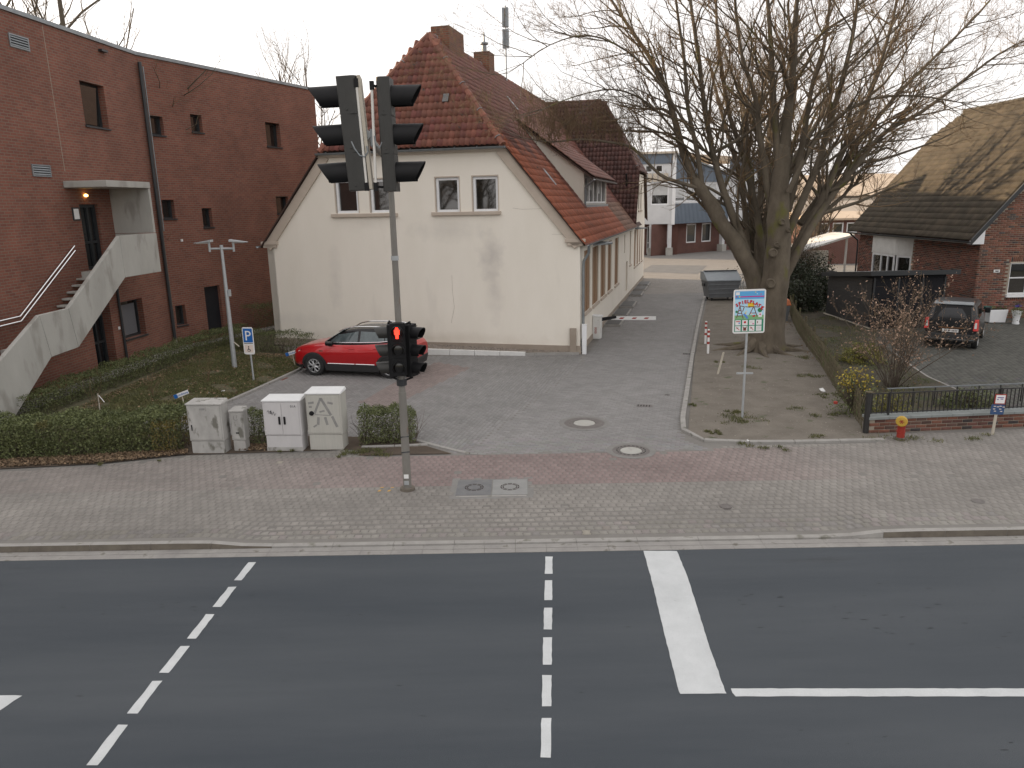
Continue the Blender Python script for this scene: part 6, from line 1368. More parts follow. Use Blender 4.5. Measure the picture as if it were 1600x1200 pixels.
# ================================================================== VEHICLES
def smooth_interp(xs, xk, yk, it=2):
    y = np.interp(xs, xk, yk); h = np.array([.25, .5, .25])
    for _ in range(it): yp = np.concatenate([[y[0]], y, [y[-1]]]); y = np.convolve(yp, h, 'valid'); y[0] = np.interp(xs[0], xk, yk); y[-1] = np.interp(xs[-1], xk, yk)
    return y
def loft_body(ST, nx=44, npf=7, it=2):
    """ST rows: x, [(y,z) ...] half profile from bottom centre to top centre"""
    xk = [s[0] for s in ST]; K = len(ST[0][1]); xs = np.concatenate([np.linspace(xk[0], xk[0] + .35, 9)[:-1], np.linspace(xk[0] + .35, xk[-1] - .35, nx), np.linspace(xk[-1] - .35, xk[-1], 9)[1:]])
    C = np.array([[smooth_interp(xs, xk, [s[1][k][c] for s in ST], it) for c in (0, 1)] for k in range(K)])   # K,2,n
    # refine the profile with catmull rom
    ts = []; 
    for k in range(K - 1):
        for q in range(3): ts.append(k + q / 3)
    ts.append(K - 1)
    def cr(t):
        k = int(min(math.floor(t), K - 2)); f = t - k; p0, p1, p2, p3 = C[max(k - 1, 0)], C[k], C[k + 1], C[min(k + 2, K - 1)]
        return .5 * ((2 * p1) + (p2 - p0) * f + (2 * p0 - 5 * p1 + 4 * p2 - p3) * f * f + (3 * p1 - p0 - 3 * p2 + p3) * f ** 3) * 1.0 if 0 < k < K - 2 else p1 * (1 - f) + p2 * f
    H = np.array([cr(t) for t in ts])            # M,2,n
    Mh = len(ts); n = len(xs)
    ring = [(H[m, 0], H[m, 1], 1) for m in range(Mh)] + [(H[m, 0], H[m, 1], -1) for m in range(Mh - 2, 0, -1)]
    V = []; R = len(ring)
    for i in range(n):
        for (yy, zz, s_) in ring: V.append((xs[i], -s_ * yy[i], zz[i]))
    F = [(i * R + j, i * R + (j + 1) % R, (i + 1) * R + (j + 1) % R, (i + 1) * R + j) for i in range(n - 1) for j in range(R)]
    F += [tuple(range(R))[::-1], tuple(range((n - 1) * R, n * R))]
    def side(x, z):       # half width on the side at given x, z
        zs = np.array([np.interp(x, xs, H[m, 1]) for m in range(Mh)]); ys = np.array([np.interp(x, xs, H[m, 0]) for m in range(Mh)])
        o = np.argsort(zs, kind='stable'); return float(np.interp(z, zs[o], ys[o]))
    b = MB(); b.add(V, F); return b, side
def cut(obj, cutters, wells=()):
    for c in cutters:
        m_ = obj.modifiers.new('cut', 'BOOLEAN'); m_.object = c; m_.operation = 'DIFFERENCE'; m_.solver = 'EXACT'
    bpy.context.view_layer.update(); dg = bpy.context.evaluated_depsgraph_get(); me = bpy.data.meshes.new_from_object(obj.evaluated_get(dg)); me.name = obj.name
    obj.modifiers.clear(); obj.data = me
    for c in cutters: bpy.data.objects.remove(c)
    me.materials.append(m_clad)
    for p in me.polygons:
        p.use_smooth = True
        if abs(p.center.y) < .90 and any(math.hypot(p.center.x - x, p.center.z - z) < r + .006 and abs(p.normal.y) < .7 for x, z, r in wells): p.material_index = len(me.materials) - 1
        if any(math.hypot(p.center.x - x, p.center.z - z) < r - .005 for x, z, r in wells): p.material_index = len(me.materials) - 1
    me.set_sharp_from_angle(angle=rad(32))
def wheel(par, x, y, r, w_, side_, spokes=6, rimr=.66):
    """wheel at lateral centre y, outer face towards side_ (-1 = -y)"""
    t = MB().lathe([(r * .62, -w_ / 2), (r * .93, -w_ / 2), (r, -w_ * .36), (r, w_ * .36), (r * .93, w_ / 2), (r * .66, w_ / 2), (r * .62, w_ * .3)], (0, 0, 0), 36, 0, Matrix.Translation((x, y, r)) @ Matrix.Rotation(rad(90 * side_ * -1), 4, 'X')).build('wheel', m_tyre, par, smooth=True)
    T = Matrix.Translation((x, y + side_ * w_ * .5, r)) @ Matrix.Rotation(rad(90) if side_ < 0 else rad(-90), 4, 'X')
    rr = r * rimr
    MB().lathe([(rr * 1.0, -.03), (rr * 1.03, .004), (rr * .95, .006), (rr * .93, -.04)], (0, 0, 0), 36, 0, T).build('rim', m_alloy, t, smooth=True)
    MB().lathe([(0, -.07), (rr * .96, -.07)], (0, 0, 0), 30, 0, T).build('brake_disc', m_black, t)
    b = MB()
    for k in range(spokes):
        Tk = T @ Matrix.Rotation(2 * math.pi * k / spokes + .25, 4, 'Z')
        # petal loop: two curved bars
        for s_ in (-1, 1):
            P = [(rr * .16, 0 * s_), (rr * .45, s_ * rr * .20), (rr * .74, s_ * rr * .27), (rr * .95, s_ * rr * .14)]
            b.tube([(p[0], p[1], -.012) for p in P], [.016, .017, .016, .014], 5, 0, Tk)
        b.tube([(rr * .95, -rr * .14, -.012), (rr * .97, 0, -.012), (rr * .95, rr * .14, -.012)], .014, 5, 0, Tk)
    b.lathe([(0, .0), (rr * .2, -.006), (rr * .22, -.03)], (0, 0, 0), 16, 0, T); b.build('spokes', m_alloy, t, smooth=True)
    return t
def pr_(y, z): return (y, z)
def prof(hb, hm, ht, zb, zm, zt, zc): return [(0, zb), (hb * .85, zb), (hb, zb + .05), (hm - .015, zm - .2), (hm, zm), (hm - .03, (zm + zt) / 2 + .03), (ht, zt), (ht * .62, zc - .008), (0, zc)]
fw = G(492, 587); rw_ = G(611, 591.5)
cdir = -UU; rzc = math.atan2(-(fw[1] - rw_[1]), -(fw[0] - rw_[0]))
rzc = math.atan2(-.2597, .9657); Rc = rotz(rzc)[0]
org = fw - Rc @ np.array([.86, -.89, 0])
car = thing('parked_car', 'red compact crossover with black roof and silver roof rails parked at the gable', 'car', (org[0], org[1], 0), rzc)
ST = [(0.0, prof(.42, .56, .46, .34, .56, .70, .74)), (.05, prof(.55, .70, .58, .28, .58, .80, .84)), (.16, prof(.64, .80, .68, .24, .62, .87, .91)), (.40, prof(.72, .87, .76, .20, .68, .94, .99)), (.85, prof(.78, .895, .80, .20, .74, 1.0, 1.06)),
      (1.30, prof(.80, .90, .81, .20, .76, 1.03, 1.12)), (1.9, prof(.80, .885, .80, .20, .76, 1.05, 1.13)), (2.6, prof(.80, .885, .80, .20, .78, 1.07, 1.15)), (3.2, prof(.80, .90, .80, .21, .82, 1.10, 1.17)), (3.6, prof(.79, .91, .79, .22, .86, 1.13, 1.18)),
      (3.95, prof(.74, .88, .76, .27, .88, 1.12, 1.16)), (4.12, prof(.68, .82, .70, .32, .86, 1.06, 1.10)), (4.23, prof(.55, .68, .58, .40, .80, .96, 1.0))]
b, cs = loft_body(ST); body = b.build('body', m_carred, car)
cuts = []
for x in (.86, 3.50):
    for s_ in (-1, 1):
        y0, y1 = (-1.05, -.62) if s_ < 0 else (.62, 1.05); c = MB().tube([(x, y0, .335), (x, y1, .335)], .385, 32).build('cutter', m_clad, car); cuts.append(c)
cut(body, cuts, ((.86, .335, .385), (3.5, .335, .385)))
# greenhouse
def gprof(zb, zt, hb, hr): return [(0, zb), (hb * .5, zb), (hb, zb), (hb - .012, zb + (zt - zb) * .3), (hr + (hb - hr) * .3, zb + (zt - zb) * .7), (hr, zt - .05), (hr - .10, zt - .012), (hr * .4, zt + .006), (0, zt + .01)]
GS = [(1.12, gprof(1.00, 1.04, .74, .66)), (1.35, gprof(1.0, 1.19, .77, .65)), (1.65, gprof(1.0, 1.37, .79, .63)), (1.95, gprof(1.0, 1.49, .79, .62)), (2.3, gprof(1.0, 1.545, .79, .62)), (2.9, gprof(1.0, 1.56, .79, .62)), (3.4, gprof(1.0, 1.535, .78, .61)), (3.72, gprof(1.0, 1.48, .76, .59)), (3.92, gprof(1.0, 1.34, .74, .60)), (4.1, gprof(1.0, 1.10, .71, .62))]
b, gs = loft_body(GS, it=1); gh_ = b.build('cabin', m_carblk, car, smooth=True, ang=60)
def gpanel(pts, nm, mat, off=.006, side_=-1, f=gs, par=car):
    P = [(x, side_ * (f(x, z) + off), z) for x, z in pts]
    return MB().poly(P if side_ < 0 else P[::-1]).build(nm, mat, par)
m_cglass = M('car_glass', (.03, .045, .05), (.10, .13, .135), 2.2, .06, 0, spec=.8)  # lighter blue-green mottling paints reflections into the panes' base colour
for sd_ in (-1, 1):
    def gp2(P, nm, mat, off=.006):      # subdivided along x so it follows the curve
        n = 6; top, bot = P; b = MB()
        for i in range(n):
            t0, t1 = i / n, (i + 1) / n; L = lambda Q, t: (Q[0][0] + (Q[1][0] - Q[0][0]) * t, Q[0][1] + (Q[1][1] - Q[0][1]) * t)
            q = [L(bot, t0), L(bot, t1), L(top, t1), L(top, t0)]; pts = [(x, sd_ * (gs(x, z) + off), z) for x, z in q]; b.poly(pts if sd_ < 0 else pts[::-1])
        return b.build(nm, mat, car)
    gp2((((1.68, 1.34), (2.42, 1.46)), ((1.42, 1.12), (2.42, 1.14))), 'side_window', m_cglass)
    gp2((((2.50, 1.465), (3.28, 1.44)), ((2.50, 1.14), (3.34, 1.17))), 'side_window', m_cglass)
    gp2((((3.33, 1.42), (3.58, 1.36)), ((3.37, 1.20), (3.66, 1.24))), 'quarter_window', m_cglass)
    b = MB(); b.tube([(x, sd_ * (cs(x, z) * .0 + gs(x, max(z, 1.03)) + .012), z) for x, z in ((1.45, 1.10), (2.0, 1.115), (2.6, 1.13), (3.2, 1.155), (3.6, 1.20), (3.75, 1.30))], .011, 5); b.build('window_trim', m_chrome, car, smooth=True)
    MB().tube([(1.72, sd_ * .63, 1.44), (1.95, sd_ * .60, 1.545), (2.3, sd_ * .585, 1.605), (3.0, sd_ * .585, 1.615), (3.5, sd_ * .575, 1.585), (3.72, sd_ * .56, 1.51)], .018, 6).build('roof_rail', m_chrome, car, smooth=True)
    # cladding: arches and sill
    for x in (.86, 3.50):
        pts = []; fa = []; n = 20
        for j in range(n + 1):
            a = rad(-12 + 204 * j / n); ca, sa = math.cos(a), math.sin(a)
            for q, rr in ((0, .375), (1, .45), (2, .45), (3, .375)):
                px_, pz2 = x + rr * ca, .335 + rr * sa; yo = cs(min(max(px_, .05), 4.18), min(max(pz2, .3), .9)) + (.022 if q < 2 else -.06); pts.append((px_, sd_ * yo, max(pz2, .2)))
        for j in range(n):
            for q in range(4): a0 = j * 4 + q; a1 = j * 4 + (q + 1) % 4; fa.append((a0, a1, a1 + 4, a0 + 4) if sd_ > 0 else (a0, a0 + 4, a1 + 4, a1))
        MB().add(pts, fa).build('arch_cladding', m_clad, car, smooth=True)
    P = np.linspace(1.25, 3.12, 10); b = MB()
    for i in range(9):
        x0, x1 = P[i], P[i + 1]
        b.hexa([(x0, sd_ * (cs(x0, .28) - .03), .18), (x1, sd_ * (cs(x1, .28) - .03), .18), (x1, sd_ * (cs(x1, .28) + .018), .18), (x0, sd_ * (cs(x0, .28) + .018), .18)][::sd_ * -1 or 1], [(x0, sd_ * (cs(x0, .4) - .03), .40), (x1, sd_ * (cs(x1, .4) - .03), .40), (x1, sd_ * (cs(x1, .4) + .016), .40), (x0, sd_ * (cs(x0, .4) + .016), .40)][::sd_ * -1 or 1])
    b.build('sill_cladding', m_clad, car)
    MB().tube([(x, sd_ * (cs(x, .42) + .02), .425) for x in (1.35, 1.8, 2.3)], .014, 5).build('sill_trim', m_chrome, car, smooth=True)
    MB().tube([(x, sd_ * (cs(x, .42) + .02), .425) for x in (2.34, 2.7, 3.0)], .014, 5).build('sill_trim', m_chrome, car, smooth=True)
    # shut lines and handles
    for P in ([(1.38, 1.04), (1.34, .75), (1.40, .45)], [(2.46, 1.06), (2.46, .75), (2.43, .45)], [(3.32, 1.08), (3.30, .86), (3.12, .62), (3.06, .46)], [(1.38, 1.03), (1.0, 1.0), (.45, .93)]):
        MB().tube([(x, sd_ * (cs(x, z) + .0005), z) for x, z in P], .0035, 4).build('shut_line', m_black, car)
    for x, z in ((2.22, .92), (3.1, .95)): MB().box(x - .1, x + .1, sd_ * (cs(x, z) + .012) - .012, sd_ * (cs(x, z) + .012) + .012, z - .014, z + .014).build('door_handle', m_carred, car, bevel=.008)
    MB().box(1.36, 1.62, sd_ * .90 - .10, sd_ * .90 + .06, 1.02, 1.15).build('mirror', m_carblk, car, bevel=.04, seg=3)
    MB().box(1.08, 1.22, sd_ * (cs(1.15, .84) + .004) - .004, sd_ * (cs(1.15, .84) + .004) + .004, .82, .85).build('wing_badge', m_chrome, car)
    # lamps
    gl = [(.10, .70), (.42, .84), (.40, .90), (.12, .80)]
    gpanel(gl, 'headlight', m_glassd, .008, sd_, cs); gpanel([(.14, .71), (.38, .82), (.38, .84), (.14, .74)], 'headlight_strip', m_lwhite, .012, sd_, cs)
    gpanel([(3.78, .95), (4.15, .90), (4.16, .98), (3.80, 1.03)], 'tail_light', m_lred, .008, sd_, cs)
    for x in (.86, 3.50): wheel(car, x, sd_ * .79, .335, .21, sd_)
MB().hexa([(.0, -.55, .22), (.0, .55, .22), (.4, .78, .2), (.4, -.78, .2)], [(-.02, -.57, .48), (-.02, .57, .48), (.38, .80, .40), (.38, -.80, .40)]).build('front_bumper', m_clad, car, bevel=.03)
MB().hexa([(3.95, -.72, .25), (4.22, -.58, .32), (4.22, .58, .32), (3.95, .72, .25)], [(3.95, -.86, .58), (4.26, -.66, .58), (4.26, .66, .58), (3.95, .86, .58)]).build('rear_bumper', m_clad, car, bevel=.03)
MB().box(-.025, -.005, -.26, .26, .42, .53).build('number_plate', m_wht, car); MB().box(-.03, .0, -.42, .42, .56, .68).build('grille', m_frame, car, bevel=.01)
MB().hexa([(1.20, -.66, 1.085), (1.20, .66, 1.085), (1.86, .57, 1.478), (1.86, -.57, 1.478)], [(1.18, -.66, 1.095), (1.18, .66, 1.095), (1.845, .57, 1.488), (1.845, -.57, 1.488)]).build('windscreen', m_cglass, car)
MB().box(3.6, 3.95, -.55, .55, 1.475, 1.50).build('roof_spoiler', m_carblk, car, bevel=.01)
MB().box(.3, 3.9, -.6, .6, .16, .24).build('underbody', m_black, car)
# ------------------------------------------------------------------ dark van
hd_ = rad(36); rr_c = np.array([16.12, 25.22]); f_ = np.array([math.sin(hd_), math.cos(hd_)]); rt = np.array([math.cos(hd_), -math.sin(hd_)])
rear_c = rr_c - rt * .85; vorg = rear_c + f_ * 3.95
# local +x points to the rear, +y is the right hand side of the van seen from behind ... front at origin
rzv = math.atan2(-f_[1], -f_[0])
van = thing('parked_van', 'black high roofed van seen from behind through the leafless bush', 'van', (vorg[0], vorg[1], 0), rzv); van.scale = (.96, .96, .95)
ST = [(0, prof(.55, .66, .56, .3, .6, .8, .84)), (.15, prof(.66, .78, .66, .22, .62, .92, .97)), (.6, prof(.76, .85, .76, .2, .66, 1.04, 1.1)), (1.0, prof(.78, .86, .79, .2, .7, 1.06, 1.14)), (2.2, prof(.78, .86, .80, .2, .74, 1.06, 1.14)), (3.4, prof(.78, .86, .81, .22, .78, 1.08, 1.14)), (3.85, prof(.74, .85, .80, .26, .78, 1.08, 1.14)), (3.95, prof(.70, .82, .78, .30, .78, 1.05, 1.12))]
b, vs_ = loft_body(ST); vb = b.build('body', m_vanp, van)
cuts = []
for x in (.8, 3.3):
    for s_ in (-1, 1):
        y0, y1 = (-1.0, -.6) if s_ < 0 else (.6, 1.0); cuts.append(MB().tube([(x, y0, .31), (x, y1, .31)], .36, 28).build('cutter', m_clad, van))
cut(vb, cuts, ((.8, .31, .36), (3.3, .31, .36)))
def vp(zt, hr): return [(0, 1.0), (.4, 1.0), (.80, 1.0), (.79, 1.0 + (zt - 1) * .3), (hr + .06, 1.0 + (zt - 1) * .7), (hr, zt - .06), (hr - .1, zt - .012), (hr * .4, zt + .008), (0, zt + .012)]
b, vg = loft_body([(.75, vp(1.08, .68)), (1.05, vp(1.34, .68)), (1.45, vp(1.62, .68)), (2.0, vp(1.72, .68)), (3.0, vp(1.75, .68)), (3.6, vp(1.73, .68)), (3.80, vp(1.69, .68)), (3.93, vp(1.18, .74))], it=1); b.build('cabin', m_vanp, van, smooth=True, ang=50)
MB().hexa([(3.945, -.62, 1.08), (3.945, .62, 1.08), (3.955, .62, 1.08), (3.955, -.62, 1.08)], [(3.80, -.56, 1.62), (3.80, .56, 1.62), (3.82, .56, 1.62), (3.82, -.56, 1.62)]).build('rear_window', M('tinted_glass', (.004, .004, .005), None, rough=.3, spec=.25), van)
MB().hexa([(3.62, -.64, 1.69), (3.86, -.62, 1.66), (3.86, .62, 1.66), (3.62, .64, 1.69)], [(3.62, -.64, 1.76), (3.86, -.60, 1.69), (3.86, .60, 1.69), (3.62, .64, 1.76)]).build('roof_edge', m_zinc, van, bevel=.01)  # grey tone paints the sky's reflection along the black roof's rear edge
for s_ in (-1, 1):
    MB().hexa([(3.88, s_ * .70, .74), (3.99, s_ * .70, .74), (3.99, s_ * .87, .74), (3.80, s_ * .885, .74)][::s_], [(3.86, s_ * .73, 1.16), (3.95, s_ * .73, 1.16), (3.95, s_ * .845, 1.16), (3.78, s_ * .86, 1.16)][::s_]).build('tail_light', m_lred, van, bevel=.015)
    MB().hexa([(3.992, s_ * .74, .84), (4.0, s_ * .74, .84), (4.0, s_ * .82, .84), (3.992, s_ * .82, .84)][::s_], [(3.965, s_ * .75, 1.04), (3.975, s_ * .75, 1.04), (3.975, s_ * .81, 1.04), (3.965, s_ * .81, 1.04)][::s_]).build('reverse_light', m_lwhite, van)
    for x in (.8, 3.3): wheel(van, x, s_ * .77, .31, .19, s_, 6)
    MB().box(1.15, 1.35, s_ * .94 - .09, s_ * .94 + .09, 1.1, 1.3).build('mirror', m_black, van, bevel=.03)
    gpanel([(1.35, 1.15), (2.1, 1.15), (2.1, 1.55), (1.6, 1.52)], 'side_window', m_glass, .008, s_, vg, van); gpanel([(2.2, 1.15), (3.4, 1.15), (3.35, 1.56), (2.2, 1.56)], 'side_window', m_glass, .008, s_, vg, van)
MB().box(3.86, 4.02, -.80, .80, .34, .60).build('rear_bumper', m_clad, van, bevel=.03); MB().box(4.021, 4.028, -.78, .78, .40, .412).build('bumper_trim', m_zinc, van)
pl = MB().box(3.985, 3.995, -.26, .26, .66, .77).build('number_plate', m_wht, van)
TP = Matrix.Translation((3.997, 0, .675)) @ Matrix.Rotation(rad(90), 4, 'Z') @ XR; b = MB()
for i, x in enumerate((-.18, -.13, -.06, -.01, .06, .11, .16, .21)): b.box(x - .014, x + .014, .012, .07, 0, .002, 0, TP)
b.build('plate_characters', m_ink, pl)
MB().box(3.96, 3.985, -.40, .40, .80, .84)  .build('tailgate_trim', M('bronze_trim', (.16, .07, .025), None, rough=.4), van, bevel=.005)
MB().box(.3, 3.8, -.6, .6, .16, .26).build('underbody', m_black, van)

# ================================================================== SHED, PLANTERS, FENCES
sx, sy = 14.85, 30.35
t = thing('garden_shed', 'flat roofed dark slate grey garden shed beside the brick house', 'shed', (sx, sy, 0), rad(0))
shw, shd = 2.95, 4.3
b = MB(); b.hexa([(0, 0, 0), (shw, 0, 0), (shw, shd, 0), (0, shd, 0)], [(0, 0, 2.3), (shw, 0, 2.3), (shw, shd, 1.85), (0, shd, 1.85)]); b.build('core', m_shed2, t)
n = 15
for i in range(n): z = .03 + i * 2.04 / n; MB().hexa([(-.03, .06, z), (-.002, .06, z), (-.002, shd, z), (-.03, shd, z)], [(-.012, .06, z + 2.04 / n - .01), (-.002, .06, z + 2.04 / n - .01), (-.002, shd, z + 2.04 / n - .01), (-.012, shd, z + 2.04 / n - .01)]).build('board', m_shed, t)
for i in range(n):
    z = .03 + i * 2.04 / n
    for x0, x1 in ((.07, 1.0), (1.08, 1.98), (2.06, shw - .07)): MB().hexa([(x0, -.028, z), (x1, -.028, z), (x1, -.002, z), (x0, -.002, z)], [(x0, -.012, z + 2.04 / n - .01), (x1, -.012, z + 2.04 / n - .01), (x1, -.002, z + 2.04 / n - .01), (x0, -.002, z + 2.04 / n - .01)]).build('board', m_shed2, t)
for x in (0, 1.0, 1.98, shw - .06): MB().box(x, x + .07, -.04, .04, 0, 2.1).build('post', m_frame, t)
MB().hexa([(-.3, -.35, 2.22), (shw + .35, -.35, 2.22), (shw + .35, shd + .15, 1.78), (-.3, shd + .15, 1.78)], [(-.3, -.35, 2.40), (shw + .35, -.35, 2.40), (shw + .35, shd + .15, 1.96), (-.3, shd + .15, 1.96)]).build('roof_slab', m_frame, t); MB().box(-.31, shw + .36, -.362, -.352, 2.23, 2.41).build('fascia', m_frame, t)
MB().box(-.1, .0, -.1, shd + .1, 0, .06).build('base_kerb', m_woodp, t)
c = G(1545, 506); t = thing('planter_box', 'white rectangular planter with purple flowers against the brick wall', 'planter', (c[0] + .05, c[1] + .05, 0), rad(-2))
MB().hexa([(0, 0, .04), (.66, 0, .04), (.66, .34, .04), (0, .34, .04)], [(-.03, -.02, .58), (.72, -.02, .58), (.72, .36, .58), (-.03, .36, .58)]).build('box', m_white, t, bevel=.015)
MB().box(.02, .67, .02, .32, .585, .60).build('soil', m_dark, t); cloud('plants', np.stack([rng.uniform(0, .68, 260), rng.uniform(0, .34, 260), rng.uniform(.58, .72, 260)], 1), .028, m_leafg, t)
cloud('flowers', np.stack([rng.uniform(.3, .62, 70), rng.uniform(0, .3, 70), rng.uniform(.66, .74, 70)], 1), .02, M('purple_petal', (.12, .02, .14), (.25, .03, .05), 20), t)
MB().lathe([(0, .6), (.12, .6), (.16, .72), (.12, .7), (0, .66)], (-.12, .05, 0), 12).build('green_bowl', M('green_bowl', (.02, .09, .08)), t, smooth=True)
c = G(1589, 507); t = thing('flower_vase', 'tall white vase with blue pansies and hanging greenery by the window', 'vase', (c[0], c[1] + .1, 0))
MB().lathe([(0, 0), (.13, 0), (.14, .04), (.11, .12), (.15, .35), (.19, .5), (.2, .56), (.17, .55), (0, .5)], (0, 0, 0), 20).build('pot', m_white, t, smooth=True)
a = rng.uniform(0, 6.28, 420); r_ = rng.uniform(.05, .3, 420); cloud('greenery', np.stack([r_ * np.cos(a), r_ * np.sin(a), .66 - 1.1 * np.maximum(r_ - .12, 0) * rng.uniform(.5, 2.4, 420) + rng.normal(0, .03, 420)], 1), .03, m_leafg, t)
a = rng.uniform(0, 6.28, 80); r_ = rng.uniform(0, .15, 80); cloud('flowers', np.stack([r_ * np.cos(a), r_ * np.sin(a), .76 + rng.normal(0, .025, 80)], 1), .026, M('blue_petal', (.04, .04, .28), (.10, .07, .35), 20), t)
# crossed-slat (lattice) fence
FP = [np.array(q[:2]) for q in (G(1347, 672), G(1310, 617), G(1282, 572), G(1260, 542), G(1247, 522))] + [np.array([12.5, 32.6]), np.array([15.5, 41.8])]
t = thing('lattice_fence', 'long mossy crossed slat wooden fence between playground soil and garden', 'fence', (FP[0][0], FP[0][1], 0))
seg = [np.linalg.norm(b_ - a_) for a_, b_ in zip(FP[:-1], FP[1:])]; tot = sum(seg)
def fat(s_):
    for a_, b_, L in zip(FP[:-1], FP[1:], seg):
        if s_ <= L: return a_ + (b_ - a_) * s_ / L, (b_ - a_) / L
        s_ -= L
    return FP[-1], (FP[-1] - FP[-2]) / seg[-1]
o0 = FP[0]; sp = .19; H_f = .82; slat_me = {}
def slatmesh(sg):
    if sg not in slat_me:
        w_ = .018; dx = .28 * sg; b = MB(); b.hexa([(-dx - w_, -.008, .05), (-dx + w_, -.008, .05), (-dx + w_, .008, .05), (-dx - w_, .008, .05)], [(dx - w_, -.008, H_f), (dx + w_, -.008, H_f), (dx + w_, .008, H_f), (dx - w_, .008, H_f)])
        me = bpy.data.meshes.new('slat'); me.from_pydata(b.v, [], b.f); me.materials.append(m_wood); slat_me[sg] = me
    return slat_me[sg]
ns = int((tot - .6) / sp); cnt = 0; TT_, RR_ = {1: [], -1: []}, {1: [], -1: []}
for i in range(ns):
    p, d = fat(.3 + i * sp); a = math.atan2(d[1], d[0]); nn = np.array([-d[1], d[0]])
    for sg in (1, -1):
        if cnt < 296:
            o = bpy.data.objects.new('slat', slatmesh(sg)); col.objects.link(o); o.parent = t; q = p - o0 + nn * .011 * sg; o.location = (q[0], q[1], random.uniform(-.015, .015)); o.rotation_euler = (0, random.uniform(-.02, .02), a); cnt += 1
        else: TT_[sg].append((*(p - o0 + nn * .011 * sg), 0)); RR_[sg].append(a)
for sg in (1, -1):
    if not TT_[sg]: continue
    me = slatmesh(sg); bvv = np.array([v.co[:] for v in me.vertices]); bff = np.array([p.vertices[:] for p in me.polygons]); V, F = replicate(bvv, bff, rotz(np.array(RR_[sg])), np.array(TT_[sg])); link('slats', rawmesh('slats', V, F, m_wood), t, 'stuff')
for z in (.2, .62):
    for i in range(int(tot / 2.4)):
        p, d = fat(i * 2.4 + .01); q, _ = fat(i * 2.4 + 2.39); nn = np.array([-d[1], d[0]]); 
        MB().tube([(*(p - o0 - nn * .04), z), (*(q - o0 - nn * .04), z)], .026, 6).build('rail', m_wood, t)
for i in range(int(tot / 2.4) + 1):
    p, d = fat(i * 2.4); nn = np.array([-d[1], d[0]]); MB().tube([(*(p - o0 - nn * .10), -.02), (*(p - o0 - nn * .10), .92)], .045, 8).build('post', m_wood, t)
# iron railing on a low brick wall
w0 = G(1356, 679)[:2] + (0, .06); w1 = np.array([13.6, w0[1] + .38]); wd_ = w1 - w0; wl_ = float(np.linalg.norm(wd_)); aw = math.atan2(wd_[1], wd_[0])
t = thing('garden_wall', 'low red brick wall with grey coping at the neighbour frontage', 'wall', (w0[0], w0[1], 0), aw)
MB().box(.05, wl_ + 6, .012, .23, -.05, .335).build('core', m_mortar, t)
P = []; 
for j in range(4):
    a = .05 + (.125 if j % 2 else 0)
    while a < wl_ + 5.8: P.append((a + .12, .0, .045 + j * .083)); a += .25
P = np.array(P); R0 = np.array([[1, 0, 0], [0, 0, -1], [0, 1, 0]], float); hmW = rotz(aw)[0]
pieces('brick', BV, BF, np.repeat(R0[None], len(P), 0), P, m_brick, t, rng.random(len(P)), btint(len(P)) * (.9, 1.0, 1.1), PW=P @ hmW.T + np.array([w0[0], w0[1], 0]), stuffname='bricks')
for i in range(int((wl_ + 6) / .5)): MB().box(.0 + i * .5 + .003, (i + 1) * .5 - .003, -.04, .27, .335, .40).build('coping_stone', m_cope, t, bevel=.006, seg=1)
t = thing('iron_railing', 'black iron railing with upright bars standing on the low brick wall', 'railing', (w0[0], w0[1], 0), aw)
i = 0; a = .12
while a < wl_ + 3: MB().box(a - .009, a + .009, .10, .118, .44, .93).build('bar', m_grill, t); a += .10 if a > 1.35 else .125
for z in (.45, .91): MB().box(0, wl_ + 3, .096, .122, z, z + .025).build('rail', m_grill, t)
for a in (.52, 3.2, 5.4): MB().box(a, a + .035, .09, .125, .40, .95).build('post', m_grill, t)
MB().box(.85, wl_ + 3, .75, .775, .84, .865).build('rear_rail', m_zinc, t)
for a in np.arange(.95, wl_ + 3, .55): MB().box(a, a + .02, .75, .77, .4, .84).build('rear_bar', m_grill, t)
MB().tube([(-.02, .02, -.02), (-.02, .02, .98)], .065, 8).build('corner_post', m_grill, t); MB().tube([(-.02, .02, .98), (-.02, .02, 1.0)], .085, 8).build('post_cap', m_wood, t)
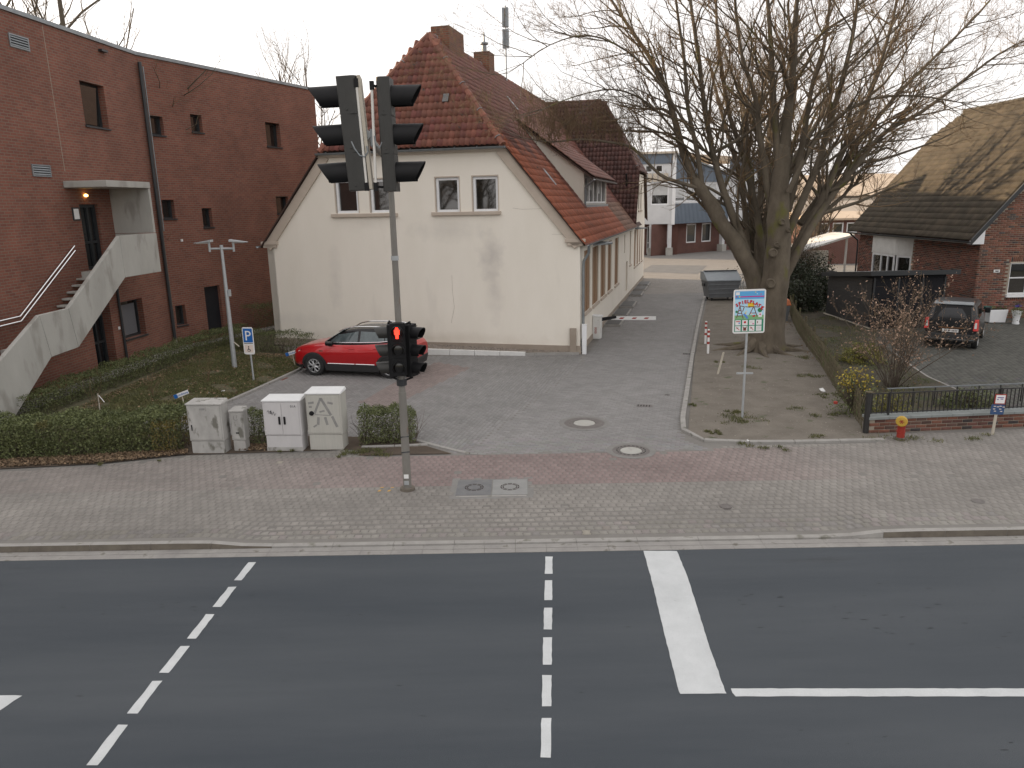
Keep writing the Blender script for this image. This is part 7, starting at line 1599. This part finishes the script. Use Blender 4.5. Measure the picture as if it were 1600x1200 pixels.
# ================================================================== VEGETATION
def hedge(name, label, path, w_, h_, nleaf, leaf, mat, group=None, twigs=0, leafsize=.022, jag=.06, z0=.05, dens_in=.35, tmat=None, cat='hedge'):
    P = [np.array(p[:2], float) for p in path]; seg = np.array([np.linalg.norm(b - a) for a, b in zip(P[:-1], P[1:])]); tot = seg.sum(); cum = np.concatenate([[0], np.cumsum(seg)])
    t = thing(name, label, cat, (P[0][0], P[0][1], 0), 0, group); o0 = np.array([P[0][0], P[0][1], 0])
    s_ = rng.uniform(0, tot, nleaf); k = np.clip(np.searchsorted(cum, s_) - 1, 0, len(seg) - 1); Pa = np.array(P)
    d = (Pa[1:] - Pa[:-1]) / seg[:, None]; base = Pa[k] + d[k] * (s_ - cum[k])[:, None]; nrm = np.stack([-d[k][:, 1], d[k][:, 0]], 1)
    # shell biased box section
    u = rng.uniform(-1, 1, nleaf); v = rng.uniform(0, 1, nleaf); m_ = rng.random(nleaf); sh = rng.random(nleaf) > dens_in
    u = np.where(sh & (m_ < .55), np.sign(rng.uniform(-1, 1, nleaf)) * rng.uniform(.82, 1, nleaf), u); v = np.where(sh & (m_ >= .55), rng.uniform(.86, 1, nleaf), v)
    bumpv = 1 + jag * (np.sin(s_ * 3.1) + np.sin(s_ * 7.3 + 1) * .6 + np.sin(s_ * 17.7) * .4)
    rn = 1 - .18 * np.clip((v - .75) / .25, 0, 1) * abs(u); w2 = w_ / 2 * rn * (1 - .18 * (1 - v))
    C = np.zeros((nleaf, 3)); C[:, :2] = base + nrm * (u * w2 * bumpv)[:, None]; C[:, 2] = z0 + v * (h_ - z0) * bumpv + rng.normal(0, .02, nleaf); C -= o0
    cloud('foliage', C, leafsize, mat, t, .45)
    if twigs:
        S = []
        for _ in range(twigs):
            q = rng.uniform(0, tot); k = min(np.searchsorted(cum, q) - 1 if q > 0 else 0, len(seg) - 1); k = max(k, 0); b_ = P[k] + d[np.searchsorted(cum, q) - 1 if False else 0] * 0
            dd = (P[k + 1] - P[k]) / seg[k]; b_ = P[k] + dd * (q - cum[k]); nn = np.array([-dd[1], dd[0]]); p = np.array([*(b_ + nn * rng.uniform(-.3, .3) * w_), 0]) - o0
            dr = np.array([rng.normal(0, .25), rng.normal(0, .25), 1.0]); L = h_ * rng.uniform(.7, 1.08) / 3; r = .008
            for j in range(3):
                q2 = p + dr / np.linalg.norm(dr) * L; S.append((p, q2, r, r * .7)); r *= .7; p = q2; dr = dr + rng.normal(0, .3, 3) * (1, 1, .2)
        V, F = sticks(S, 3); link('twigs', rawmesh('twigs', V, F, tmat or m_bark2), t, 'stuff')
    return t
HG = 'clipped green hedges around the lawn'
hedge('hedge', 'long broad clipped green hedge along the pavement at the left edge', [(-14.5, 15.95), (-11, 16.1), (-9.0, 16.35), (-7.55, 16.55)], 1.2, .86, 60000, 0, m_leafg, HG, 150, .026)
hedge('hedge', 'long low hedge running along the foot of the red brick building', [(-13.0, 18.6), (-12.75, 21.5), (-12.35, 25), (-12.0, 28.5), (-11.4, 31)], .85, .68, 32000, 0, m_leafg, HG, 120, .025)
hedge('hedge', 'high dark hedge in the gap between brick building and cream house', [(-11.6, 32.2), (-10.4, 34.4), (-9.4, 36.5)], 1.5, 1.25, 9000, 0, m_leafg, HG, 60, .026)
hedge('hedge', 'thin sparse hedge at the left foot of the cream gable behind the red car', [(-10.7, 28.4), (-8.9, 27.8), (-7.4, 27.2)], .55, .85, 6000, 0, m_leafg, HG, 160, .024)
hedge('hedge', 'short sparse hedge of upright twigs right of the tallest cabinet behind the mast', [(-3.55, 16.45), (-2.9, 16.5), (-2.25, 16.5)], .66, .78, 7000, 0, m_leafg, HG, 130, .024, .1)
hedge('hedge', 'small piece of green hedge between the second and third cabinet', [(-6.2, 16.6), (-5.3, 16.55)], .5, .74, 3500, 0, m_leafg, HG, 50, .024, .1)
# yellowing bush at the hedge end
hedge('shrub', 'yellowish brown low bush touching the left stained cabinet', [(-8.05, 16.2), (-7.5, 16.15)], .75, .68, 1700, 0, M('bush_leaf', (.12, .085, .02), (.16, .13, .03), 5, .8, rnd=.35), None, 60, .022, .15, cat='shrub')
# leaf litter under the front hedge
def scatter(P, n, z=.02, jit=.02):
    P = [tuple(p[:2]) for p in P]; x0, x1 = min(p[0] for p in P), max(p[0] for p in P); y0, y1 = min(p[1] for p in P), max(p[1] for p in P)
    x = rng.uniform(x0, x1, n * 2); y = rng.uniform(y0, y1, n * 2); k = inpoly(x, y, P); x, y = x[k][:n], y[k][:n]; return np.stack([x, y, z + rng.uniform(0, jit, len(x))], 1)
C = np.concatenate([scatter([(-12, 15.1), (-9, 15.3), (-7.3, 15.8), (-7.4, 16.1), (-12, 15.6)], 5200, .04, .04), scatter([(-6.2, 15.95), (-5.6, 15.95), (-5.6, 16.4), (-6.2, 16.4)], 400, .03, .03), scatter([(-12.2, 18.6), (-11.7, 18.6), (-11.2, 28), (-11.8, 28)], 1500, .05, .04), scatter([(-9.5, 26.9), (-7.3, 26.2), (-7.4, 26.9), (-9.5, 27.6)], 700, .05, .03)])
tag(cloud('leaf_litter', C, .028, m_litter, None, .6, flat=.35), 'brown fallen leaves lying under the hedges', 'leaf litter')
LAWN = [(-12.2, 18.4), (-9.3, 18.4), (-8.7, 19.2), (-8.1, 20.8), (-7.2, 24.9), (-7.6, 26.4), (-9.4, 27.2), (-10.6, 29), (-11.6, 31)]
C = scatter(LAWN, 2600, .05, .03); k = rng.random(len(C)) < np.where(C[:, 0] > -10.5, 1, .3)
tag(cloud('fallen_leaves', C[k], .036, m_litter, None, .6, flat=.35), 'tan fallen leaves strewn over the lawn', 'leaf litter')
def grass(name, C, h=.05, lab='', w_=.004, mat=None):
    n = len(C); a = rng.uniform(0, 6.28, n); hh = h * rng.uniform(.5, 1.5, n); d = np.stack([np.cos(a), np.sin(a), np.zeros(n)], 1); ln = rng.normal(0, .5, (n, 3)) * hh[:, None]; ln[:, 2] = hh
    w2 = w_ * rng.uniform(.8, 1.8, n)[:, None]; V = np.stack([C - d * w2, C + d * w2, C + ln], 1).reshape(-1, 3)
    o = link(name, rawmesh(name, V, np.arange(3 * n).reshape(n, 3), mat or m_grass, rng.random(n))); tag(o, lab, 'grass', kind='stuff'); return o
C = scatter(LAWN, 70000, .02, .02); C = C[(np.sin(C[:, 0] * 2.3 + np.sin(C[:, 1] * 1.7)) * np.sin(C[:, 1] * 1.9 + C[:, 0]) > -.75)]
grass('lawn_grass', C, .055, 'short patchy grass of the little lawn between hedges and car park', .007)
def tuft(cx, cy, r, n):
    k = max(3, int(n / 45)); c = rng.normal(0, r * .5, (k, 2)) * (1.1, .8); j = rng.integers(0, k, n); q = c[j] + rng.normal(0, r * .16, (n, 2)); return np.stack([cx + q[:, 0], cy + q[:, 1], np.full(n, .02)], 1)
tf = [tuft(*G(x, y)[:2], r, n) for x, y, r, n in ((1160, 656, .5, 900), (1115, 677, .22, 350), (1125, 567, .2, 200), (1077, 635, .15, 160), (1150, 645, .25, 300), (1250, 560, .5, 300), (1270, 590, .5, 350), (1290, 620, .4, 300), (1300, 650, .35, 300), (1180, 575, .6, 160), (1240, 640, .4, 120), (1280, 685, .2, 200), (1170, 700, .3, 150), (1210, 701, .3, 150), (1400, 688, .5, 160), (1450, 687, .5, 150), (1530, 682, .4, 160), (440, 708, .06, 50), (455, 707, .06, 60), (250, 722, .05, 30), (560, 708, .35, 400), (600, 706, .35, 300), (540, 712, .2, 150), (160, 727, .1, 60))]
grass('grass_tufts', np.concatenate(tf), .05, 'sparse grass tufts in the bare soil and along the kerbs', .006)
C = scatter([(8.8, 17.2), (12.8, 17.2), (12.2, 21), (12.5, 24), (14.5, 30), (15, 34), (13.3, 33), (11.2, 27), (9.5, 20)], 16000, .02, .02); C = C[np.sin(C[:, 0] * 1.9) * np.sin(C[:, 1] * 1.3 + 1) > -.3]
grass('garden_grass', C, .05, 'thin grass on the bare garden soil behind the lattice fence', .006)
C = np.concatenate([scatter([(9.4, 27.5), (12, 31), (15, 40), (14.6, 41), (10.5, 33), (8.5, 27)], 900, .05, .02), scatter([(10.5, 24), (12.5, 30), (11.9, 30.5), (9.9, 24.5)], 300, .04, .02), scatter(GARD, 1600, .05, .03)])
tag(cloud('scattered_leaves', C, .035, m_litter, None, .6, flat=.35), 'brown leaves scattered over the playground and garden soil', 'leaf litter')
# small stones and crumbs on the bare soil
C = scatter(SOIL, 5000, .03, .01); ob = np.array([(1, 0, 0), (0, 1, 0), (-1, 0, 0), (0, -1, 0), (0, 0, .7)], float); of = np.array([(0, 1, 4), (1, 2, 4), (2, 3, 4), (3, 0, 4)])
V, F = replicate(ob, of, rotz(rng.uniform(0, 6, len(C))) * rng.uniform(.006, .022, len(C))[:, None, None], C); o = link('soil_crumbs', rawmesh('soil_crumbs', V, F, bpy.data.materials['pebble'], rng.random(len(F)))); tag(o, 'small stones and crumbs on the playground soil', 'gravel', kind='stuff')

# ------------------------------------------------------------------ trees
def nrm3(v): return v / max(np.linalg.norm(v), 1e-9)
def branch(S, p, d, L, r, lev, maxlev, up=.25, wig=.22, nchild=(9, 7, 6), fall=.55, gk=1.0):
    """random wavy branch made of sticks, with children"""
    ns = 5 if lev == 1 else (4 if lev == 2 else (3 if lev == 3 else 2)); pts = [p]; q = p; dd = d
    for i in range(ns):
        dd = nrm3(dd + rng.normal(0, wig, 3) + np.array([0, 0, up * .35])); q2 = q + dd * L / ns; r0 = r * (1 - .75 * i / ns); r1 = r * (1 - .75 * (i + 1) / ns); S[lev].append((q, q2, r0, r1)); q = q2; pts.append(q)
    if lev >= maxlev: return
    n = max(2, int(nchild[lev - 1] * rng.uniform(.7, 1.2) * gk))
    for k in range(n):
        t = rng.uniform(.18, 1.0); i = min(int(t * ns), ns - 1); f = t * ns - i; b = pts[i] * (1 - f) + pts[i + 1] * f; ax = nrm3(pts[i + 1] - pts[i]); sd_ = nrm3(np.cross(ax, rng.normal(size=3)))
        cd_ = nrm3(ax * .75 + sd_ * rng.uniform(.5, 1.0) + np.array([0, 0, up * .6])); branch(S, b, cd_, L * fall * rng.uniform(.6, 1.15) * (1.1 - .45 * t), max(r * .5 * (1 - .5 * t), .0035), lev + 1, maxlev, up, wig, nchild, fall, gk)
def limb_pts(trace, dy0, dy1, Yb):
    n = len(trace); return [np.array(PY(Yb + dy0 + (dy1 - dy0) * (i / (n - 1)) ** 1.3, x, y)) for i, (x, y) in enumerate(trace)]
tb_ = G(1192, 548); YB = tb_[1] + .1; TREE0 = np.array([tb_[0], YB, 0.])
tree = thing('bare_tree', 'huge leafless multi stemmed tree with grey trunk behind the playground sign', 'tree', tuple(TREE0))
def ln(P): return [tuple(np.array(p) - TREE0) for p in P]
def smoothpath(P, R, k=3):
    P = [np.array(p, float) for p in P]; o = []; r = []
    for i in range(len(P) - 1):
        p0, p1, p2, p3 = P[max(i - 1, 0)], P[i], P[i + 1], P[min(i + 2, len(P) - 1)]
        for j in range(k):
            f = j / k; o.append(.5 * (2 * p1 + (p2 - p0) * f + (2 * p0 - 5 * p1 + 4 * p2 - p3) * f * f + (3 * p1 - p0 - 3 * p2 + p3) * f ** 3)); r.append(R[i] + (R[i + 1] - R[i]) * f)
    return o + [P[-1]], r + [R[-1]]
ppm = FPX / np.linalg.norm(np.array([tb_[0], YB, 2]) - CAM)
def knobbly(b, amp=.02):
    v = np.array(b.v); v += rng.normal(0, amp, v.shape) * .35 + amp * np.sin(v[:, [2, 0, 1]] * 5.1) * .6; b.v = [tuple(q) for q in v]
# trunk: two fused stems
tr1 = [(1196, 560), (1198, 530), (1204, 480), (1212, 430), (1216, 380), (1216, 330), (1220, 280), (1226, 225)]
R1 = [.92, .62, .52, .46, .41, .36, .29, .20]
P, R = smoothpath(ln(limb_pts(tr1, 0, 0, YB)), R1, 4); b = MB(); b.tube(P, R, 20); knobbly(b); trunk = b.build('trunk', m_bark, tree, smooth=True, ang=80)
tr2 = [(1190, 560), (1188, 520), (1186, 470), (1176, 430), (1153, 385), (1128, 350), (1105, 310), (1086, 280)]
P, R = smoothpath(ln(limb_pts(tr2, .2, .9, YB)), [.70, .46, .36, .31, .27, .25, .22, .20], 4); b = MB(); b.tube(P, R, 16); knobbly(b); b.build('trunk', m_bark, tree, smooth=True, ang=80)
for a_ in range(9):      # roots
    an = a_ * .7 + .2; L = rng.uniform(.9, 1.7); P = [(math.cos(an) * .35, math.sin(an) * .35, .35), (math.cos(an) * .7, math.sin(an) * .7, .1), (math.cos(an + .1) * L, math.sin(an + .1) * L, .0), (math.cos(an + .2) * (L + .6), math.sin(an + .2) * (L + .6), -.06)]
    MB().tube(P, [.22, .14, .07, .03], 8).build('root', m_bark, tree, smooth=True)
for (x, y, r_) in ((1222, 347, .11), (1208, 395, .15), (1214, 383, .09), (1204, 443, .17), (1216, 385, .07), (1233, 360, .08)):
    c = np.array(PY(YB - .46, x, y)) - TREE0; MB().lathe([(r_ * 1.1, -.03), (r_, .03), (r_ * .75, .05), (r_ * .6, .02), (0, .01)], (0, 0, 0), 14, 0, Matrix.Translation(tuple(c)) @ Matrix.Rotation(rad(80), 4, 'X')).build('knot', m_bark, tree, smooth=True)
LIMBS = [   # trace, depth start, depth end, radii start/end
    ([(1086, 285), (1068, 240), (1055, 190), (1040, 140), (1015, 90), (985, 45), (955, 0), (935, -30)], .9, 3.0, .25, .06),
    ([(1098, 300), (1090, 240), (1075, 170), (1070, 100), (1060, 30), (1050, -50)], .8, .0, .17, .06),
    ([(1178, 440), (1165, 390), (1142, 330), (1125, 280), (1112, 230), (1100, 160), (1092, 90), (1080, 10), (1075, -60)], .6, 1.8, .30, .07),
    ([(1190, 420), (1188, 370), (1175, 300), (1160, 240), (1140, 180), (1128, 110), (1120, 40), (1118, -60)], 1.2, 3.6, .26, .07),
    ([(1205, 330), (1196, 270), (1187, 210), (1180, 150), (1160, 90), (1150, 20), (1145, -60)], .3, -1.4, .22, .06),
    ([(1218, 290), (1214, 220), (1208, 150), (1205, 80), (1200, 10), (1196, -60)], 0, .6, .26, .08),
    ([(1226, 235), (1232, 170), (1240, 100), (1243, 30), (1250, -60)], 0, -.8, .32, .09),
    ([(1230, 330), (1245, 270), (1258, 200), (1270, 130), (1290, 60), (1300, -40)], .3, 1.8, .24, .07),
    ([(1228, 370), (1255, 310), (1280, 250), (1300, 180), (1320, 110), (1335, 40), (1345, -50)], .3, -1.6, .26, .07),
    ([(1226, 425), (1250, 375), (1285, 310), (1315, 240), (1350, 170), (1375, 100), (1395, 30), (1410, -50)], .5, 2.6, .30, .06),
    ([(1222, 440), (1262, 365), (1300, 305), (1345, 250), (1385, 205), (1440, 175), (1500, 130), (1560, 85), (1620, 55)], .2, 4.5, .28, .04),
    ([(1250, 350), (1300, 280), (1340, 225), (1400, 150), (1470, 80), (1530, 20), (1570, -30)], 1.4, 6.5, .20, .05),
    ([(1232, 300), (1262, 240), (1300, 190), (1360, 155), (1430, 150), (1500, 160)], -.4, -2.5, .15, .03),
    ([(1130, 335), (1105, 300), (1068, 287), (1030, 272), (990, 232), (950, 222), (905, 218), (860, 222), (815, 215)], .6, 2.0, .15, .03),
    ([(1100, 235), (1070, 215), (1030, 207), (990, 204), (950, 205), (900, 195)], 1.0, 3.2, .085, .03),
    ([(1090, 262), (1050, 200), (1010, 160), (960, 140), (900, 150), (850, 170)], 1.0, -.6, .085, .02),
    ([(1080, 210), (1030, 130), (980, 80), (920, 55), (860, 70), (815, 100)], .5, -1.5, .08, .02),
    ([(1112, 240), (1180, 200), (1240, 130), (1290, 40), (1310, -20)], 1.0, 3.5, .11, .04),
    ([(1120, 330), (1140, 275), (1160, 225), (1150, 160)], .9, 2.4, .10, .03),
    ([(1250, 370), (1290, 330), (1330, 290), (1340, 230), (1370, 120), (1420, 20)], 1.5, 4.0, .16, .04),
]
S = {1: [], 2: [], 3: [], 4: []}
for li, (tr_, d0, d1, r0, r1) in enumerate(LIMBS):
    r0 *= .62; r1 *= .55
    P = limb_pts(tr_, d0, d1, YB); n = len(P); R = [r0 + (r1 - r0) * (i / (n - 1)) ** .8 for i in range(n)]; P2, R2 = smoothpath(ln(P), R, 3); b = MB(); b.tube(P2, R2, 9); knobbly(b, .008); b.build('limb', m_bark, tree, smooth=True, ang=80)
    tot = sum(np.linalg.norm(np.array(P2[i + 1]) - np.array(P2[i])) for i in range(len(P2) - 1))
    nb = int(tot * (2.6 if li not in (13,) else 2.4))
    for k in range(nb):
        t = rng.uniform(.16, 1.0); i = min(int(t * (len(P2) - 1)), len(P2) - 2); f = t * (len(P2) - 1) - i; p = np.array(P2[i]) * (1 - f) + np.array(P2[i + 1]) * f; ax = nrm3(np.array(P2[i + 1]) - np.array(P2[i])); rr = R2[i]
        out = nrm3(np.array([p[0] * .10, p[1] * .14, .12])); sd_ = nrm3(np.cross(ax, rng.normal(size=3))); dr = nrm3(ax * .7 + sd_ * rng.uniform(.5, 1.0) + out * .45)
        if li == 13: dr = nrm3(sd_ * .45 + np.array([0, 0, .8])) ; branch(S, p, dr, rng.uniform(.6, 1.5), .012, 2, 4, .5, .16, (9, 8, 5), .5, 1.3); continue
        branch(S, p, dr, rng.uniform(1.9, 4.3) * (1.05 - .35 * t), max(.015, rr * rng.uniform(.3, .6)), 1, 4, .2, .15, (8, 5, 4), .5)
    # leader continuation
    ax = nrm3(np.array(P2[-1]) - np.array(P2[-2]))
    for k in range(3): branch(S, np.array(P2[-1]), nrm3(ax + rng.normal(0, .25, 3)), rng.uniform(2, 3.6), r1 * .8, 1, 4, .25, .16, (9, 6, 4), .5)
# limbs reaching back over the garden (they throw the shadows on the mossy roof)
for (ex, ey, ez, r0) in ((3.4, 11.5, 8.3, .15), (1.8, 11.5, 11.0, .14), (6.0, 9.5, 10.2, .12)):
    st = np.array([.4, .5, 4.5 + rng.uniform(-1, 1.5)]); en = np.array([ex, ey, ez]); mid = st * .55 + en * .45 + np.array([rng.normal(0, .5), -.9, .7]); P2, R2 = smoothpath([st, st * .75 + mid * .25 + (0, 0, .25), mid, mid * .45 + en * .55 + rng.normal(0, .35, 3), en], [r0, r0 * .85, r0 * .65, r0 * .45, r0 * .2], 4)
    b = MB(); b.tube([tuple(q) for q in P2], R2, 8); b.build('limb', m_bark, tree, smooth=True, ang=80)
    for k in range(26):
        t = rng.uniform(.2, 1.0); i = min(int(t * (len(P2) - 1)), len(P2) - 2); ax = nrm3(P2[i + 1] - P2[i]); sd_ = nrm3(np.cross(ax, rng.normal(size=3))); branch(S, P2[i], nrm3(ax * .7 + sd_ * rng.uniform(.5, 1) + np.array([0, 0, .3])), rng.uniform(1.4, 3), max(.013, R2[i] * .35), 1, 4, .22, .17, (8, 6, 4), .52)
# dense mossy brush over the roof
for k in range(150):
    t = rng.uniform(.42, 1.0); tr_ = LIMBS[13][0]; Pq = limb_pts(tr_, .6, 2.0, YB); i = min(int(t * (len(Pq) - 1)), len(Pq) - 2); f = t * (len(Pq) - 1) - i; p = Pq[i] * (1 - f) + Pq[i + 1] * f - TREE0
    branch(S, p + rng.normal(0, .08, 3), nrm3(np.array([rng.normal(-.1, .45), rng.normal(0, .4), 1.0])), rng.uniform(.7, 1.9), .010, 2, 4, .45, .13, (9, 8, 5), .42, 1.0)
V, F = sticks(S[1], 5); link('branches', rawmesh('branches', V, F, m_bark, smooth=True), tree, 'stuff')
V, F = sticks(S[2], 4); link('branches', rawmesh('branches', V, F, m_twig), tree, 'stuff')
V, F = sticks(S[3] + S[4], 3); link('twigs', rawmesh('twigs', V, F, m_twig), tree, 'stuff')
print('tree sticks', {k: len(v) for k, v in S.items()})
def bare_tree(x, y, h, label, group=None, r=.16, crown=.55, gk=1.0, mat=None, lean=0, nl=7, lv=4):
    t = thing('bare_tree', label, 'tree', (x, y, 0), 0, group); S = {1: [], 2: [], 3: [], 4: []}
    P = [np.array([0, 0, 0.]), np.array([lean * .1, .05, h * .25]), np.array([lean * .25, -.05, h * .55]), np.array([lean * .5, .05, h * .9])]; P2, R2 = smoothpath(P, [r, r * .8, r * .5, r * .12], 4); MB().tube(P2, R2, 8).build('trunk', mat or m_bark2, t, smooth=True)
    for k in range(nl * 2):
        f = rng.uniform(.25, 1); i = min(int(f * (len(P2) - 1)), len(P2) - 2); p = P2[i]; an = rng.uniform(0, 6.28); branch(S, p, nrm3(np.array([math.cos(an) * crown, math.sin(an) * crown, .8])), h * .38 * (1.25 - .6 * f), R2[i] * .5, 1, lv, .3, .15, (8, 6, 4), .5, gk)
    V, F = sticks(S[1] + S[2], 4); link('branches', rawmesh('branches', V, F, mat or m_bark2), t, 'stuff'); V, F = sticks(S[3] + S[4], 3)
    if len(V): link('twigs', rawmesh('twigs', V, F, m_twig), t, 'stuff')
    return t
t = thing('bare_tree', 'many stemmed bare tree standing hidden close behind the great trunk', 'tree', (13.4, 40.6, 0)); S = {1: [], 2: [], 3: [], 4: []}
for k in range(8):
    an = k * .785 + .3; en = np.array([math.cos(an) * rng.uniform(1.2, 3.6), math.sin(an) * rng.uniform(1.2, 3.6), rng.uniform(10.5, 13)]); md = en * (.35, .35, .5); P2, R2 = smoothpath([np.array([math.cos(an) * .15, math.sin(an) * .15, 0]), md * .4, md, md * .4 + en * .6 + rng.normal(0, .2, 3), en], [.20, .17, .14, .09, .03], 3)
    MB().tube([tuple(q) for q in P2], R2, 7).build('trunk', m_bark, t, smooth=True)
    for j in range(22):
        f = rng.uniform(.3, 1); i = min(int(f * (len(P2) - 1)), len(P2) - 2); ax = nrm3(P2[i + 1] - P2[i]); branch(S, P2[i], nrm3(ax * .7 + nrm3(np.cross(ax, rng.normal(size=3))) * .8), rng.uniform(1, 2.6), R2[i] * .4, 1, 3, .22, .15, (7, 5, 4), .5)
V, F = sticks(S[1] + S[2], 4); link('branches', rawmesh('branches', V, F, m_bark), t, 'stuff'); V, F = sticks(S[3], 3); link('twigs', rawmesh('twigs', V, F, m_twig), t, 'stuff')
bare_tree(20.5, 50, 9.0, 'slim bare tree left of the far end of the mossy roof', None, .22, .4, 1.1, nl=9)
bare_tree(17.5, 52, 6.0, 'small bare sunlit tree behind the dark bushes', None, .12, .6, 1.2, nl=9)
bare_tree(22.0, 58, 6.5, 'low twiggy tree behind the brown thicket', None, .12, .7, 1.2, nl=9)
bare_tree(27.0, 56, 7.5, 'thin tree rising above the lower roof edge of the brick house', None, .14, .5, 1.0, nl=8)
bare_tree(-17.2, 31.5, 19, 'tall bare oak behind the flat roof of the brick building at the left corner', None, .24, .75, 1.0, m_bark, nl=9)
bare_tree(-19.8, 31, 18, 'crooked bare oak at the far left corner above the brick roof', None, .26, .8, 1.0, m_bark, nl=9)
bare_tree(-15.6, 62, 18.0, 'bare tree in the gap between brick building and cream roof', 'bare trees behind the buildings', .3, .35, .9, nl=8)
bare_tree(-18.2, 64, 18.0, 'bare tree partly hidden by the right end of the brick building', 'bare trees behind the buildings', .3, .4, .9, nl=8)
# bushes behind fence
def bush(name, label, x, y, rx, ry, h, n, mat, ls=.05, tw=120, base=0.0, tmat=None, hollow=.45, cat='shrub'):
    t = thing(name, label, cat, (x, y, 0)); a = rng.normal(size=(n, 3)); a /= np.linalg.norm(a, axis=1)[:, None]; a[:, 2] = abs(a[:, 2]) if base == 0 else a[:, 2]
    rr = rng.uniform(hollow, 1, n)[:, None] ** .5; lump = 1 + .16 * np.sin(a[:, :1] * 7 + a[:, 1:2] * 5) + .1 * np.sin(a[:, 2:] * 11 + a[:, :1] * 9); C = a * rr * lump * np.array([rx, ry, h if base == 0 else h / 2]); C[:, 2] += 0.02 if base == 0 else base + h / 2
    cloud('foliage', C, ls, mat, t, .5); S = []
    for k in range(tw):
        an = rng.uniform(0, 6.28); d = nrm3(np.array([math.cos(an) * rng.uniform(.1, .9) * rx / h, math.sin(an) * rng.uniform(.1, .9) * ry / h, 1])); p = np.array([d[0] * .1, d[1] * .1, 0]); L = h * rng.uniform(.7, 1.08) / 3; r = .013
        for j in range(3): q = p + d * L; S.append((p, q, r, r * .65)); r *= .65; p = q; d = nrm3(d + rng.normal(0, .16, 3))
    V, F = sticks(S, 3); link('stems', rawmesh('stems', V, F, tmat or m_bark2), t, 'stuff'); return t
bush('evergreen_bush', 'large dark glossy evergreen bush behind the lattice fence', 15.2, 38.6, 1.9, 1.5, 2.3, 9000, m_leafd, .06)
bush('evergreen_bush', 'dark evergreen bush close behind the trunk and orange lidded box', 14.2, 36.2, 1.2, 1.1, 1.5, 5000, m_leafd, .055)
bush('brushwood', 'dense brown twiggy thicket behind the dark evergreens', 16.6, 44.5, 3.2, 1.8, 3.2, 6000, M('thicket_leaf', (.075, .06, .03), (.11, .085, .04), 2, .8, rnd=.4), .05, 900, hollow=.1)
bush('brushwood', 'brown twiggy thicket left of the white lean-to', 15.3, 41.5, 1.4, 1.4, 2.6, 2500, bpy.data.materials['thicket_leaf'], .045, 500, hollow=.1)
bush('yellow_bush', 'low yellow green bush at the foot of the brown leaved shrub', 11.55, 23.9, .75, .6, .62, 2600, m_leafyg, .03, 80)
bush('small_shrub', 'dark green low shrub behind the bars of the iron railing', 11.7, 18.3, .8, .5, .5, 1700, m_leafg, .03, 60)
# shrub with withered brown leaves in front of the van
t = thing('leafless_shrub', 'wide shrub with withered brown leaves in front of the black van', 'shrub', (*G(1393, 607)[:2], 0)); S = {1: [], 2: [], 3: [], 4: []}
for k in range(26):
    an = rng.uniform(0, 6.28); sp_ = rng.uniform(.05, .95); branch(S, np.array([math.cos(an) * .12, math.sin(an) * .12, 0]), nrm3(np.array([math.cos(an) * sp_, math.sin(an) * sp_, 1])), rng.uniform(1.9, 3.0), .017, 1, 3, .2, .16, (8, 6, 4), .5)
V, F = sticks(S[1] + S[2], 4); link('stems', rawmesh('stems', V, F, m_bark2), t, 'stuff'); V, F = sticks(S[3] + S[4], 3); link('twigs', rawmesh('twigs', V, F, m_twig), t, 'stuff')
C = np.array([s_[1] for s_ in S[3] + S[2][::2]]); C = C[C[:, 2] > .55]; C = C[rng.random(len(C)) < .7]; cloud('withered_leaves', C + rng.normal(0, .02, C.shape), .034, m_leafb, t, .42)
# yellow flowering bush at the fence corner
t = bush('flowering_bush', 'bush with bright yellow leaves leaning over the fence corner', 8.55, 17.9, .62, .5, 1.15, 900, m_leafg, .032, 90, hollow=.2)
a = rng.normal(size=(300, 3)); a /= np.linalg.norm(a, axis=1)[:, None]; cloud('yellow_leaves', a * rng.uniform(.4, 1.1, (300, 1)) * (.5, .42, .36) + (0, 0, .88), .036, m_leafy, t, .6)
MB().lathe([(0, -.04), (.05, -.02), (.05, .03), (0, .05)], (-.62, -.35, .42), 8).build('red_flower', m_redp, t, smooth=True)
bush('rose_bush', 'low leafy plant with few yellow leaves behind the first railing bars', 9.1, 17.2, .55, .35, .75, 900, m_leafyg, .03, 50, hollow=.2)
# young staked saplings on the lawn
for (px, py, h_, lab) in ((157, 650, 1.0, 'young twiggy sapling with white tie on the lawn near the front hedge'), (240, 622, .9, 'thin bare sapling in the middle of the lawn'), (325, 598, 1.0, 'small bunch of bare shoots left of the lamp post')):
    c = G(px, py); t = thing('sapling', lab, 'sapling', (c[0], c[1], 0)); S = {1: [], 2: [], 3: [], 4: []}
    for k in range(5): branch(S, np.zeros(3), nrm3(np.array([rng.normal(0, .25), rng.normal(0, .25), 1])), h_ * rng.uniform(.7, 1.1), .009, 2, 4, .4, .14, (4, 4, 3), .45)
    V, F = sticks(S[2] + S[3] + S[4], 3); link('stems', rawmesh('stems', V, F, m_twig), t, 'stuff')
    if px == 157:
        MB().tube([(0, .0, 0), (.02, .0, .62)], .018, 6).build('stake', m_woodp, t); MB().tube([(.02, 0, .6), (.12, 0, .45), (.16, 0, .38)], .012, 5).build('tie', m_wht, t)

# trees on the other side of the street (behind the camera; they show in the window panes)
bare_tree(-25.5, -12.5, 13, 'broad bare roadside tree across the street, nearest of its row', 'bare trees across the street', .55, .8, 1.3, m_bark, nl=12)
bare_tree(-33, -14, 13, 'broad bare roadside tree across the street, middle of its row', 'bare trees across the street', .5, .8, 1.3, m_bark, nl=12)
bare_tree(-42, -14, 13, 'broad bare roadside tree across the street, last of its row', 'bare trees across the street', .5, .8, 1.3, m_bark, nl=12)
